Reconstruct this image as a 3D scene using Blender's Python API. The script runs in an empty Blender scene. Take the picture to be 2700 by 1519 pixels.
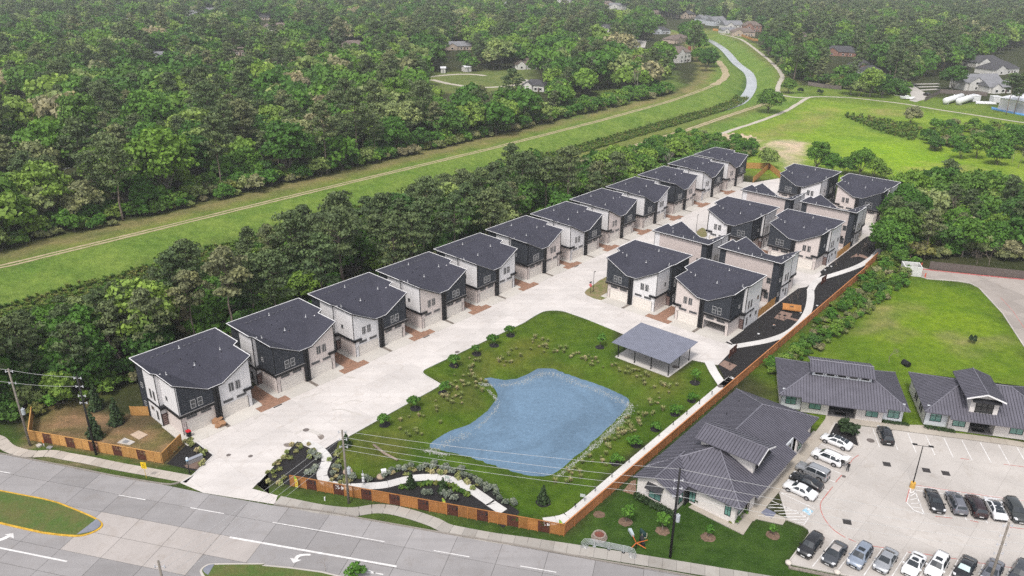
import bpy, bmesh, math, random
import numpy as np
from mathutils import Matrix, Vector
random.seed(7); RNG = np.random.default_rng(11)
SC = bpy.context.scene; COL = SC.collection
# ------------------------------------------------------------------ camera, sky, sun, exposure
PITCH, ROLL, FPX, HCAM = math.radians(23.411), math.radians(.4745), 2025.03, 70.524
cam_d = bpy.data.cameras.new('camera'); cam = bpy.data.objects.new('camera', cam_d); COL.objects.link(cam)
cam_d.sensor_width = 36; cam_d.lens = FPX/2700*36; cam_d.clip_start = 1; cam_d.clip_end = 12000
cam.matrix_world = Matrix.Translation((0, 0, HCAM)) @ Matrix.Rotation(math.pi/2-PITCH, 4, 'X') @ Matrix.Rotation(ROLL, 4, 'Z')
SC.camera = cam
SUN_EL, SUN_AZ = math.radians(58), math.radians(205)      # azimuth clockwise from +Y: behind the camera, a little to the left
world = bpy.data.worlds.new('World'); SC.world = world; world.use_nodes = True
wn = world.node_tree; wn.nodes.clear()
w_out = wn.nodes.new('ShaderNodeOutputWorld'); w_bg = wn.nodes.new('ShaderNodeBackground')
w_sky = wn.nodes.new('ShaderNodeTexSky'); w_sky.sky_type = 'NISHITA'; w_sky.sun_disc = False
w_sky.sun_elevation = SUN_EL; w_sky.sun_rotation = SUN_AZ; w_sky.dust_density = 3; w_sky.air_density = 1.0
w_hs = wn.nodes.new('ShaderNodeHueSaturation'); w_hs.inputs['Saturation'].default_value = .3; w_hs.inputs['Value'].default_value = 1.0
w_bg.inputs['Strength'].default_value = .13
wn.links.new(w_sky.outputs[0], w_hs.inputs['Color']); wn.links.new(w_hs.outputs[0], w_bg.inputs['Color']); wn.links.new(w_bg.outputs[0], w_out.inputs[0])
sun_d = bpy.data.lights.new('sun', 'SUN'); sun_d.energy = 1.5; sun_d.angle = math.radians(10); sun_d.color = (1, .95, .89)
sun = bpy.data.objects.new('sun', sun_d); COL.objects.link(sun)
_sd = Vector((math.sin(SUN_AZ)*math.cos(SUN_EL), math.cos(SUN_AZ)*math.cos(SUN_EL), math.sin(SUN_EL)))
sun.rotation_euler = _sd.to_track_quat('Z', 'Y').to_euler()
vs = SC.view_settings; vs.view_transform = 'Standard'; vs.look = 'None'; vs.gamma = 1; vs.use_curve_mapping = False; vs.exposure = .8
cy = SC.cycles
cy.max_bounces = 6; cy.diffuse_bounces = 3; cy.glossy_bounces = 3; cy.transmission_bounces = 4; cy.transparent_max_bounces = 6; cy.volume_bounces = 1
cy.caustics_reflective = cy.caustics_refractive = False; cy.use_denoising = False

# ------------------------------------------------------------------ site geometry: photograph pixel <-> ground point, and the estate's own u/v axes
PH = math.radians(49.389)
CP, SP_ = math.cos(PH), math.sin(PH)
YAWH = PH - .014
def G(px, py, z=0.0):
    x, y = px-1350, py-759.5
    u = math.cos(ROLL)*x+math.sin(ROLL)*y; v = -math.sin(ROLL)*x+math.cos(ROLL)*y
    d = (u, FPX*math.cos(PITCH)-v*math.sin(PITCH), -FPX*math.sin(PITCH)-v*math.cos(PITCH))
    t = (z-HCAM)/d[2]
    return (d[0]*t, d[1]*t)
def tile(x0, y0):
    return lambda x, y, z=0.0: G(x0+.27603*x, y0+.27603*y, z)
r10, r17, r14, r12 = tile(0, 0), tile(700, 0), tile(1400, 0), tile(2000, 0)
r20, r26, r21, r22 = tile(0, 380), tile(600, 380), tile(1250, 380), tile(2000, 380)
r30, r36, r31, r32 = tile(0, 760), tile(600, 760), tile(1250, 760), tile(2000, 760)
r40, r46, r41, r42 = tile(0, 1119), tile(600, 1119), tile(1250, 1119), tile(2000, 1119)
def zoomed(x0, y0, k):
    return lambda x, y, z=0.0: G(x0+k*x, y0+k*y, z)
c2, c3, c4, c5, c6 = zoomed(1560, 600, .23465), zoomed(1880, 400, .23465), zoomed(1640, 900, .359), zoomed(1960, 900, .1941), zoomed(2300, 900, .20704)
def W(fn, *pts, z=0.0): return [fn(a, b, z) for a, b in pts]
def UV(u, v): return (u*CP+v*SP_, u*SP_-v*CP)
def toUV(p): return (p[0]*CP+p[1]*SP_, p[0]*SP_-p[1]*CP)
def on_screen(P, mx=0, my=0):
    """True where a world point falls in the frame (margins in photo pixels)."""
    P = np.asarray(P, float); x, y, z = P[..., 0], P[..., 1], P[..., 2]-HCAM
    zc = y*math.cos(PITCH)-z*math.sin(PITCH); yc = -(y*math.sin(PITCH)+z*math.cos(PITCH))
    px, py = 1350+FPX*x/zc, 759.5+FPX*yc/zc
    return (zc > 1) & (px > -mx) & (px < 2700+mx) & (py > -my) & (py < 1519+my), px, py
def pip(P, poly):
    P = np.asarray(P, float); x, y = P[..., 0], P[..., 1]; ins = np.zeros(x.shape, bool); n = len(poly)
    for i in range(n):
        x1, y1 = poly[i]; x2, y2 = poly[(i+1) % n]
        if y1 == y2: continue
        c = ((y1 > y) != (y2 > y)) & (x < (x2-x1)*(y-y1)/(y2-y1)+x1); ins ^= c
    return ins
def dline(P, pts, closed=False):
    P = np.asarray(P, float); best = np.full(P.shape[:-1], 1e9)
    pts = [np.array(p[:2], float) for p in pts]; n = len(pts)
    for i in range(n if closed else n-1):
        a, b = pts[i], pts[(i+1) % n]; ab = b-a; t = np.clip(((P-a)@ab)/max(ab@ab, 1e-9), 0, 1)
        best = np.minimum(best, np.hypot(P[..., 0]-a[0]-t*ab[0], P[..., 1]-a[1]-t*ab[1]))
    return best
def smooth(pts, n=6, closed=False):
    pts = [np.array(p, float) for p in pts]; out = []; m = len(pts)
    for i in range(m if closed else m-1):
        p0 = pts[(i-1) % m] if closed or i > 0 else pts[i]; p1 = pts[i]; p2 = pts[(i+1) % m]
        p3 = pts[(i+2) % m] if closed or i < m-2 else p2
        for k in range(n):
            t = k/n
            out.append(tuple(.5*((2*p1)+(p2-p0)*t+(2*p0-5*p1+4*p2-p3)*t*t+(3*p1-p0-3*p2+p3)*t**3)))
    if not closed: out.append(tuple(pts[-1]))
    return out
def offset_line(pts, d):
    out = []; n = len(pts)
    for i in range(n):
        a = np.array(pts[max(i-1, 0)][:2]); b = np.array(pts[min(i+1, n-1)][:2]); t = (b-a)/max(np.hypot(*(b-a)), 1e-9)
        out.append((pts[i][0]-t[1]*d, pts[i][1]+t[0]*d))
    return out
def area(poly): return .5*sum(poly[i][0]*poly[(i+1) % len(poly)][1]-poly[(i+1) % len(poly)][0]*poly[i][1] for i in range(len(poly)))
def ccw(poly): return poly if area(poly) > 0 else poly[::-1]

# ------------------------------------------------------------------ materials
def nodes_of(name):
    m = bpy.data.materials.new(name); m.use_nodes = True; nt = m.node_tree
    b = nt.nodes['Principled BSDF']; return m, nt, b
def L(nt, a, b): nt.links.new(a, b)
def mix_rgb(nt, fac, a, b, mode='MIX'):
    n = nt.nodes.new('ShaderNodeMix'); n.data_type = 'RGBA'; n.blend_type = mode
    for s, v in ((n.inputs[0], fac), (n.inputs[6], a), (n.inputs[7], b)):
        if isinstance(v, bpy.types.NodeSocket): L(nt, v, s)
        else: s.default_value = v if not isinstance(v, tuple) or len(v) == 4 else (*v, 1)
    return n.outputs[2]
def noise(nt, scale, detail=4, rough=.6, vec=None, dist=0):
    n = nt.nodes.new('ShaderNodeTexNoise'); n.inputs['Scale'].default_value = scale; n.inputs['Detail'].default_value = detail
    n.inputs['Roughness'].default_value = rough; n.inputs['Distortion'].default_value = dist
    if vec is not None: L(nt, vec, n.inputs['Vector'])
    return n.outputs[0]
def ramp(nt, src, *stops):
    n = nt.nodes.new('ShaderNodeValToRGB'); e = n.color_ramp.elements
    while len(e) < len(stops): e.new(.5)
    for i, (p, c) in enumerate(stops): e[i].position = p; e[i].color = (*c, 1) if len(c) == 3 else c
    L(nt, src, n.inputs[0]); return n.outputs[0]
def pos(nt): return nt.nodes.new('ShaderNodeNewGeometry').outputs['Position']
MATS = {}
def M(name, col, rough=.85, var=.12, scale=.6, bump=0, bscale=8, metallic=0, spec=.3, col2=None, rand=0):
    """plain painted or mineral surface: base colour, two scales of grain, fine relief"""
    if name in MATS: return MATS[name]
    m, nt, b = nodes_of(name); p = pos(nt)
    c2 = col2 or tuple(c*(1-var*1.6) for c in col); c1 = tuple(min(1, c*(1+var*.6)) for c in col)
    f = noise(nt, scale, 5, .65, p); f = ramp(nt, f, (.3, (0, 0, 0)), (.7, (1, 1, 1)))
    c = mix_rgb(nt, f, c2, c1)
    g = noise(nt, scale*14, 3, .6, p); g = ramp(nt, g, (.25, (1-var, 1-var, 1-var)), (.75, (1+var*.3,)*3))
    c = mix_rgb(nt, 1.0, c, g, 'MULTIPLY')
    if rand:
        oi = nt.nodes.new('ShaderNodeObjectInfo').outputs['Random']
        c = mix_rgb(nt, 1.0, c, ramp(nt, oi, (0, (1-rand,)*3), (1, (1+rand*.5,)*3)), 'MULTIPLY')
    L(nt, c, b.inputs['Base Color']); b.inputs['Roughness'].default_value = rough
    b.inputs['Metallic'].default_value = metallic; b.inputs['Specular IOR Level'].default_value = spec
    if bump:
        bn = nt.nodes.new('ShaderNodeBump'); bn.inputs['Strength'].default_value = bump; bn.inputs['Distance'].default_value = .05
        L(nt, noise(nt, bscale, 4, .6, p), bn.inputs['Height']); L(nt, bn.outputs[0], b.inputs['Normal'])
    MATS[name] = m; return m
def concrete(name, col, stain=.35, rand=.06, streak=0, tint=(.78, .7, .6)):
    if name in MATS: return MATS[name]
    m, nt, b = nodes_of(name); p = pos(nt)
    c = mix_rgb(nt, ramp(nt, noise(nt, .12, 6, .6, p, .6), (.35, (0,)*3), (.68, (1,)*3)), tuple(x*.84 for x in col), col)
    c = mix_rgb(nt, ramp(nt, noise(nt, .45, 6, .72, p, 1.2), (.52, (0,)*3), (.78, (stain,)*3)), c, tuple(col[i]*tint[i]*.75 for i in range(3)))
    c = mix_rgb(nt, 1.0, c, ramp(nt, noise(nt, 9, 3, .6, p), (.2, (.88,)*3), (.8, (1.05,)*3)), 'MULTIPLY')
    if streak:                                   # tyre-worn bands along the traffic direction
        mp = nt.nodes.new('ShaderNodeMapping'); mp.vector_type = 'POINT'; mp.inputs['Rotation'].default_value = (0, 0, -streak); mp.inputs['Scale'].default_value = (.02, .8, 1)
        L(nt, p, mp.inputs['Vector']); c = mix_rgb(nt, ramp(nt, noise(nt, 1.0, 4, .6, mp.outputs[0]), (.42, (0,)*3), (.7, (.55,)*3)), c, tuple(x*.72 for x in col))
    oi = nt.nodes.new('ShaderNodeObjectInfo').outputs['Random']
    c = mix_rgb(nt, 1.0, c, ramp(nt, oi, (0, (1-rand*1.5,)*3), (1, (1+rand*.6,)*3)), 'MULTIPLY')
    L(nt, c, b.inputs['Base Color']); b.inputs['Roughness'].default_value = .9; b.inputs['Specular IOR Level'].default_value = .2
    MATS[name] = m; return m
def glass(name, col=(.02, .025, .03), rough=.06):
    if name in MATS: return MATS[name]
    m, nt, b = nodes_of(name); b.inputs['Base Color'].default_value = (*col, 1); b.inputs['Roughness'].default_value = rough
    b.inputs['Specular IOR Level'].default_value = .7; MATS[name] = m; return m
def paint(name, col, rough=.25, metallic=0, coat=.6):
    if name in MATS: return MATS[name]
    m, nt, b = nodes_of(name); p = pos(nt)
    c = mix_rgb(nt, ramp(nt, noise(nt, 3, 4, .6, p), (.3, (.92,)*3), (.7, (1,)*3)), tuple(x*.8 for x in col), col)
    L(nt, c, b.inputs['Base Color']); b.inputs['Roughness'].default_value = rough; b.inputs['Metallic'].default_value = metallic
    b.inputs['Coat Weight'].default_value = coat; b.inputs['Coat Roughness'].default_value = .06; MATS[name] = m; return m

# ------------------------------------------------------------------ mesh building
class MB:
    def __init__(s): s.v = []; s.f = []; s.m = []
    def quad(s, *p, m=0):
        i = len(s.v); s.v += [tuple(q) for q in p]; s.f.append(tuple(range(i, i+len(p)))); s.m.append(m); return s
    def box(s, cx, cy, cz, sx, sy, sz, rz=0, m=0, about=None):
        """box by centre and full size, turned by rz"""
        c, sn = math.cos(rz), math.sin(rz); P = []
        for dz in (-.5, .5):
            for dx, dy in ((-.5, -.5), (.5, -.5), (.5, .5), (-.5, .5)):
                x, y = dx*sx, dy*sy; P.append((cx+c*x-sn*y, cy+sn*x+c*y, cz+dz*sz))
        i = len(s.v); s.v += P
        for f in ((3, 2, 1, 0), (4, 5, 6, 7), (0, 1, 5, 4), (1, 2, 6, 5), (2, 3, 7, 6), (3, 0, 4, 7)):
            s.f.append(tuple(i+k for k in f)); s.m.append(m)
        return s
    def bb(s, x0, x1, y0, y1, z0, z1, m=0): return s.box((x0+x1)/2, (y0+y1)/2, (z0+z1)/2, x1-x0, y1-y0, z1-z0, 0, m)
    def hexa(s, P, m=0):
        """eight corners, bottom four then top four, counter-clockwise from above"""
        i = len(s.v); s.v += [tuple(p) for p in P]
        for f in ((3, 2, 1, 0), (4, 5, 6, 7), (0, 1, 5, 4), (1, 2, 6, 5), (2, 3, 7, 6), (3, 0, 4, 7)):
            s.f.append(tuple(i+k for k in f)); s.m.append(m)
        return s
    def prism(s, poly, z0, z1, m=0, bottom=False):
        poly = ccw(list(poly)); n = len(poly); i = len(s.v)
        s.v += [(p[0], p[1], z0) for p in poly]+[(p[0], p[1], z1) for p in poly]
        s.f.append(tuple(range(i+n, i+2*n))); s.m.append(m)
        for k in range(n):
            j = (k+1) % n; s.f.append((i+k, i+j, i+n+j, i+n+k)); s.m.append(m)
        if bottom: s.f.append(tuple(range(i+n-1, i-1, -1))); s.m.append(m)
        return s
    def tube(s, pts, rads, n=7, m=0, cap=True):
        pts = [np.array(p, float) for p in pts]; rings = []
        if not hasattr(rads, '__len__'): rads = [rads]*len(pts)
        for k, p in enumerate(pts):
            t = pts[min(k+1, len(pts)-1)]-pts[max(k-1, 0)]; t = t/max(np.linalg.norm(t), 1e-9)
            a = np.cross(t, (0, 0, 1) if abs(t[2]) < .9 else (1, 0, 0)); a /= np.linalg.norm(a); b = np.cross(t, a)
            rings.append([len(s.v)+j for j in range(n)])
            s.v += [tuple(p+rads[k]*(math.cos(2*math.pi*j/n)*a+math.sin(2*math.pi*j/n)*b)) for j in range(n)]
        for k in range(len(rings)-1):
            for j in range(n):
                s.f.append((rings[k][j], rings[k+1][j], rings[k+1][(j+1) % n], rings[k][(j+1) % n])); s.m.append(m)
        if cap:
            s.f.append(tuple(rings[0])); s.m.append(m); s.f.append(tuple(rings[-1][::-1])); s.m.append(m)
        return s
    def xf(s, fn): s.v = [tuple(fn(*p)) for p in s.v]; return s
    def mesh(s, name, mats, smooth_=False, tidy=False):
        me = bpy.data.meshes.new(name); me.from_pydata(s.v, [], s.f)
        mats = mats if isinstance(mats, (list, tuple)) else [mats]
        for x in mats: me.materials.append(x)
        if len(mats) > 1: me.polygons.foreach_set('material_index', s.m)
        if smooth_: me.polygons.foreach_set('use_smooth', [True]*len(s.f))
        if tidy:
            bm = bmesh.new(); bm.from_mesh(me); bmesh.ops.remove_doubles(bm, verts=bm.verts, dist=1e-4); bmesh.ops.recalc_face_normals(bm, faces=bm.faces); bm.to_mesh(me); bm.free()
        me.update(); return me
    def build(s, name, mats, parent=None, smooth_=False, loc=None, rz=0, tidy=False):
        return link(name, s.mesh(name, mats, smooth_, tidy), parent, loc, rz)
def link(name, me, parent=None, loc=None, rz=0):
    o = bpy.data.objects.new(name, me); COL.objects.link(o)
    if parent is not None: o.parent = parent
    if loc is not None: o.location = loc
    if rz: o.rotation_euler = (0, 0, rz)
    return o
def tag(o, label=None, cat=None, group=None, kind=None):
    for k, v in (('label', label), ('category', cat), ('group', group), ('kind', kind)):
        if v: o[k] = v
    return o
def thing(name, label, cat, loc=(0, 0, 0), rz=0, group=None):
    o = bpy.data.objects.new(name, None); COL.objects.link(o); o.empty_display_size = .3
    o.location = loc; o.rotation_euler = (0, 0, rz); return tag(o, label, cat, group)
def structure(name, mb, m, parent=None, **k):
    o = mb.build(name, m, parent, **k)
    if parent is None: o['kind'] = 'structure'
    return o
KIDS = {}
def dup(root, loc, rz=0, label=None, group=None, scale=None):
    """a copy of a thing with copies of its parts and their parts; mesh data is shared"""
    kids = KIDS.get(root.name)
    if kids is None:
        kids = KIDS[root.name] = [(c, list(c.children)) for c in root.children]
    r = root.copy(); COL.objects.link(r); r.location = loc; r.rotation_euler = (0, 0, rz)
    if scale: r.scale = (scale,)*3 if not hasattr(scale, '__len__') else scale
    if label: r['label'] = label
    if group: r['group'] = group
    for c, sub in kids:
        d = c.copy(); COL.objects.link(d); d.parent = r
        for g in sub:
            e = g.copy(); COL.objects.link(e); e.parent = d
    return r
ORD = ['first', 'second', 'third', 'fourth', 'fifth', 'sixth', 'seventh', 'eighth', 'ninth', 'tenth', 'eleventh', 'twelfth', 'thirteenth', 'fourteenth', 'fifteenth', 'sixteenth']
def clip_convex(poly, a, b, c):
    """the part of poly where a*x+b*y <= c"""
    out = []; n = len(poly)
    for i in range(n):
        p, q = poly[i], poly[(i+1) % n]; dp, dq = a*p[0]+b*p[1]-c, a*q[0]+b*q[1]-c
        if dp <= 0: out.append(p)
        if dp*dq < 0:
            t = dp/(dp-dq); out.append((p[0]+t*(q[0]-p[0]), p[1]+t*(q[1]-p[1])))
    return out
def slabs(name, poly, ang, sx, sy, mat, base_mat, z=.04, gap=.035, org=(0, 0), piece='slab', holes=()):
    """a paved surface: a joint-coloured bed and one proud slab object per cell of the joint grid"""
    bed = structure(name, MB().prism(poly, -.25, z-.018), base_mat)
    c, s = math.cos(ang), math.sin(ang)
    L2 = [((p[0]-org[0])*c+(p[1]-org[1])*s, -(p[0]-org[0])*s+(p[1]-org[1])*c) for p in poly]
    xs = [p[0] for p in L2]; ys = [p[1] for p in L2]
    for i in range(math.floor(min(xs)/sx), math.ceil(max(xs)/sx)):
        for j in range(math.floor(min(ys)/sy), math.ceil(max(ys)/sy)):
            cell = clip_convex(L2, -1, 0, -(i*sx+gap/2))
            for a, b, k in ((1, 0, (i+1)*sx-gap/2), (0, -1, -(j*sy+gap/2)), (0, 1, (j+1)*sy-gap/2)):
                if len(cell) > 2: cell = clip_convex(cell, a, b, k)
            if len(cell) < 3 or abs(area(cell)) < .15: continue
            Wp = [(org[0]+p[0]*c-p[1]*s, org[1]+p[0]*s+p[1]*c) for p in cell]
            cx, cy_ = sum(p[0] for p in Wp)/len(Wp), sum(p[1] for p in Wp)/len(Wp)
            if not on_screen([(cx, cy_, 0)], 500, 500)[0][0]:
                continue
            MB().prism(Wp, -.02, z).build(piece, mat((cx, cy_)) if callable(mat) else mat, bed)
    return bed
def ribbon(pts, w, z0, z1, mb=None, w2=None):
    mb = mb or MB(); a, b = offset_line(pts, w/2), offset_line(pts, -(w2 or w)/2)
    for i in range(len(pts)-1):
        mb.hexa([(*b[i], z0), (*b[i+1], z0), (*a[i+1], z0), (*a[i], z0), (*b[i], z1), (*b[i+1], z1), (*a[i+1], z1), (*a[i], z1)])
    return mb
def strip_slabs(name, pts, w, mat, base_mat, step=1.6, z=.05, gap=.03, piece='slab', z0=-.2):
    """a paved walk along a line, one slab object per joint"""
    pts = [np.array(p[:2], float) for p in pts]; bed = structure(name, ribbon([tuple(p) for p in pts], w, z0, z-.018), base_mat)
    d = np.concatenate([[0], np.cumsum([np.hypot(*(pts[i+1]-pts[i])) for i in range(len(pts)-1)])])
    X = np.array(pts); f = lambda t: (np.interp(t, d, X[:, 0]), np.interp(t, d, X[:, 1])); n = max(1, round(d[-1]/step)); st = d[-1]/n
    for k in range(n):
        q = [f(k*st+gap/2), f((k+.5)*st), f((k+1)*st-gap/2)]
        a = offset_line(q, w/2-.01); b = offset_line(q, -w/2+.01)
        MB().prism(b+a[::-1], z0, z).build(piece, mat, bed)
    return bed
# ------------------------------------------------------------------ outlines on the ground (points read off the photograph, turned into ground points)
PAV = [UV(111.4, -69.75), UV(111.4, -57.6), UV(120.35, -57.6), UV(120.35, -69.75)]          # pavilion slab
lawn_north = smooth(W(r36, (1060, 150+1300), (1150, 1415), (1590, 1170), (1960, 966)), 3)+W(r36, (2035, 925), (1885, 838))+smooth(W(r36, (1885, 838), (1858, 812), (1868, 785), (1900, 765)), 4)[1:] \
    + W(r36, (2536, 465))+W(r31, (470, 330))+smooth(W(r31, (470, 330), (600, 250), (690, 215), (830, 215), (950, 250), (1100, 303)), 4)[1:]+W(r31, (1342, 402))
LAWN = lawn_north+[UV(111.2, -69.9), UV(111.2, -57.4), UV(120.2, -57.4)]+W(r31, (2090, 690), (2228, 722), (2345, 935), (2345, 985))+W(r31, (1760, 1449)) \
    + W(r41, (1555, 200), (1100, 640), (1020, 745))+smooth(W(r41, (1020, 745), (960, 815), (880, 865), (790, 903)), 3)[1:]+W(r41, (720, 895), (440, 850), (430, 830), (330, 760), (160, 610), (0, 490)) \
    + smooth(W(r46, (2400, 500), (2200, 430), (2000, 393), (1850, 405), (1600, 460), (1400, 512), (1150, 512), (1098, 440), (1075, 330), (1040, 230)), 3)
WZ = -1.5
WATER = smooth(W(r31, (95, 865), (180, 862), (260, 882), (330, 885), (480, 848), (580, 795), (650, 768), (740, 775), (870, 820), (1000, 865), (1200, 930), (1400, 1020), (1465, 1062), (1462, 1110), (1380, 1215), (1280, 1320), (1130, 1465), z=WZ)
    + W(r41, (1150, 130), (1060, 230), (930, 330), (800, 440), (690, 488), (600, 490), (450, 470), (200, 400), (0, 330), z=WZ)
    + W(r46, (2300, 312), (2100, 262), (1950, 222), (1925, 202), (2010, 142), (2150, 60), (2310, 5), z=WZ)+W(r31, (10, 1272), (130, 1180), (195, 1100), (235, 1035), (200, 960), (140, 905), z=WZ), 3, True)
CHAN = [UV(-160, -185), UV(100, -185), UV(286, -184.5), UV(380, -184.5)]+smooth([UV(380, -184.5), G(1946, 273, -4), G(1972, 248, -4), G(1982, 222, -4), G(1974, 193, -4), G(1941, 166, -4), G(1908, 130, -4), G(1870, 105, -4)], 6)[1:]+[G(1790, 84, -4)]
def ground_z(P):
    P = np.asarray(P, float); z = np.zeros(P.shape[:-1])
    ins = pip(P, LAWN)
    if ins.any():
        Q = P[ins]; dt = dline(Q, LAWN, True); dw = dline(Q, WATER, True); iw = pip(Q, WATER)
        t = np.clip(dt-2.5, 0, None); t = t/(t+dw+1e-6); s = t*t*(3-2*t)
        z[ins] = np.where(iw, WZ-.12*np.clip(dw, 0, 6)-.02, WZ*s)
    d = dline(P, CHAN)
    zc = -4.4*np.clip(1-(d-2.6)/13.5, 0, 1); zc = zc*np.clip(1-(d-2.6)/13.5, 0, 1)**.15
    return np.minimum(z, zc)
def gz(p): return float(ground_z(np.array([p]))[0])

ROAD_N = W(r40, (-160, 255), (0, 285), (740, 428), (1050, 492), (1540, 575), (1960, 662), (2300, 722), (2536, 765))+W(r46, (440, 778), (600, 800), (900, 838), (1190, 885), (1260, 905), (2020, 1040), (2536, 1125))+W(r41, (500, 1180), (860, 1247), (1290, 1325), (1800, 1408), (2300, 1500), (2900, 1600))
ROAD_ANG = math.atan2(ROAD_N[-4][1]-ROAD_N[1][1], ROAD_N[-4][0]-ROAD_N[1][0])
ROAD = ROAD_N+[G(2900, 1850), G(1350, 1850), G(-500, 1600), G(-330, 1150)]
MEDIAN_A = [G(-60, 1280)]+W(r40, (0, 632), (420, 712), (560, 748))+smooth(W(r40, (560, 748), (760, 828), (900, 890), (962, 930), (985, 962), (962, 1000), (880, 1045), (760, 1076), (600, 1070), (400, 1046)), 4)[1:]+W(r40, (200, 1002), (0, 955))+[G(-60, 1370)]
MEDIAN_B = smooth(W(r40, (1960, 1500), (1915, 1430), (1915, 1395), (1965, 1352), (2065, 1335), (2536, 1332)), 4)+W(r46, (330, 1345), (600, 1370), (900, 1410), (1060, 1449), (1300, 1500), (1500, 1560))+[G(820, 1640)]
EST_R = [UV(227.6, -56.3), UV(226, -55.6), UV(225, -54.6), UV(218, -54.6), UV(216, -56.3), UV(181.5, -56.3), UV(180, -55.4), UV(177.9, -55.2), UV(170, -55.1), UV(167.6, -56.3), UV(134, -56.3), UV(132.6, -56.2), UV(131.1, -54.5), UV(127.4, -53.7)]
ESTATE = [r40(1940, 655), r40(1725, 562), r40(1830, 500), r40(2040, 297), r40(1835, 140)]+[UV(43.2, -104), UV(44.5, -107), UV(245.6, -107.6), UV(246.8, -103.7), UV(258.4, -99.5), UV(249, -89), UV(242, -89), UV(242, -56.3)]+EST_R \
    + W(r31, (2330, 735), (2240, 720))+W(r31, (2090, 690))+[UV(120.35, -57.6), UV(120.35, -69.9)]+lawn_north[::-1][1:-1] \
    + W(r46, (1060, 150), (935, 232), (870, 200), (790, 180), (665, 168), (335, 517), (235, 617), (480, 682), (450, 765))
MULCH_E = [r31(2330, 735)]+EST_R[::-1]+[UV(242, -56.2)]+W(r22, (1270, 690), (1330, 780), (1232, 880), (1240, 1000))+[UV(199, -48.6), UV(175, -47.9), UV(122.5, -47.7), r31(2430, 952)]
MULCH_W = W(r46, (665, 166), (335, 516), (600, 585), (1300, 700), (2536, 920))+W(r41, (280, 990), (430, 850), (430, 830), (330, 760), (160, 610), (0, 490))+smooth(W(r46, (2400, 500), (2200, 430), (2000, 393), (1850, 405), (1600, 460), (1400, 512), (1150, 512), (1098, 440), (1075, 330), (1040, 230)), 3)+W(r46, (1060, 150), (935, 232), (870, 200), (790, 180))
MULCH_N = W(r40, (1835, 142), (2040, 297), (1880, 450), (1590, 378))
YARD = W(r40, (290, 150), (1535, 372), (1740, 190), (1640, 95), (1560, 0))+[UV(43, -106), UV(40.8, -118.5), UV(36, -126)]+W(r30, (900, 870), (560, 1080), (290, 1170))
PARK_L = W(r42, (930, 12))+W(r42, (1100, 32), (2536, 222))+[G(2900, 1215), G(2950, 1700), G(2560, 1620)]+W(r42, (900, 1455), (735, 1425), (275, 1335), (490, 1050), (480, 1005), (430, 970), (275, 908), (195, 655), (265, 562), (590, 175), (625, 108))+W(r42, (690, 60))
FAR_LOT = W(r22, (1545, 1170), (1650, 1205), (2536, 1300))+[G(2860, 750), G(2950, 1000)]+W(r32, (2536, 560), (2330, 240), (2110, 5))+W(r22, (2100, 1370), (2020, 1330), (1900, 1310), (1610, 1290), (1535, 1265))
FIELD = W(r12, (0, 1170), (340, 1020), (470, 940), (1380, 1000), (2536, 1180))+[G(2800, 345), G(2900, 520), G(2600, 560), G(2480, 505)]+W(r22, (2050, 450), (1350, 560), (1250, 330), (900, 260))+[UV(250, -70), UV(256, -100), UV(262, -120)]+W(r14, (1740, 1320))
PARKLAND = W(r14, (330, 1165), (360, 980), (640, 960), (700, 760), (1200, 600), (1300, 620), (1450, 820))
PARKLOOP = W(r17, (1400, 760), (1560, 690), (1990, 690), (2540, 640), (2540, 880), (2000, 900), (1500, 880))
VACANT = [UV(124, -47.2), UV(199, -48.2)]+W(r22, (1215, 900), (1300, 1130), (1545, 1265))+W(r32, (2100, 0), (2330, 245), (2536, 560))+[G(2850, 1150), G(2300, 1180), UV(112, -31)]
SE_LAWN = [UV(66.2, -46.9), UV(112, -46.9), UV(112, -30), UV(84, -30)]+W(r42, (0, 880), (270, 915), (430, 972), (480, 1010), (490, 1050), (275, 1335), (740, 1430))+[G(2560, 1640)]+W(r41, (2300, 1500), (1290, 1320))+W(r46, (2536, 1125))
VERGE = ROAD_N[1:]+W(r41, (2100, 1390), (1600, 1250), (880, 1068))+W(r46, (600, 592), (230, 618))+W(r40, (1830, 500), (1570, 380), (300, 158), (180, 100), (0, -20))+[G(-60, 1090)]
# ------------------------------------------------------------------ ground sheet: grass, meadow, woodland floor as colours of the sheet, relief for the pond basin and the drainage channel
def steps(*seg):
    out = [seg[0]]
    for to, st in zip(seg[1::2], seg[2::2]):
        n = max(1, round((to-out[-1])/st)); out += list(np.linspace(out[-1], to, n+1)[1:])
    return np.array(out)
gx = steps(-6000, -1500, 600, -430, 60, -110, 3.5, -28, 2.5, 50, 1, 250, 2.5, 430, 5, 1500, 60, 6000, 600)
gy = steps(20, 70, 5, 84, 2, 146, 1, 330, 2.5, 760, 4, 1600, 40, 7000, 600)
GX, GY = np.meshgrid(gx, gy); P2 = np.stack([GX, GY], -1); GZ = ground_z(P2)
nx, ny = len(gx), len(gy)
zone = np.empty((ny, nx, 3)); zone[:] = (.042, .05, .02)
wob = np.stack([np.sin(GX*.31+np.sin(GY*.17)*2)+.6*np.sin(GX*.83+GY*.57), np.cos(GY*.29+np.sin(GX*.21)*2)+.6*np.cos(GY*.91-GX*.49)], -1)
def zone_fill(poly, col, soft=1.0, wobble=.5, k=1.0):
    a = np.array(poly); lo, hi = a.min(0)-soft-3, a.max(0)+soft+3
    msk = (GX > lo[0]) & (GX < hi[0]) & (GY > lo[1]) & (GY < hi[1])
    if not msk.any(): return
    Q = P2[msk]+wob[msk]*wobble; sd = dline(Q, poly, True)*np.where(pip(Q, poly), 1, -1)
    w = np.clip(sd/soft*.5+.5, 0, 1)[:, None]*k; zone[msk] = zone[msk]*(1-w)+np.array(col)*w
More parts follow.
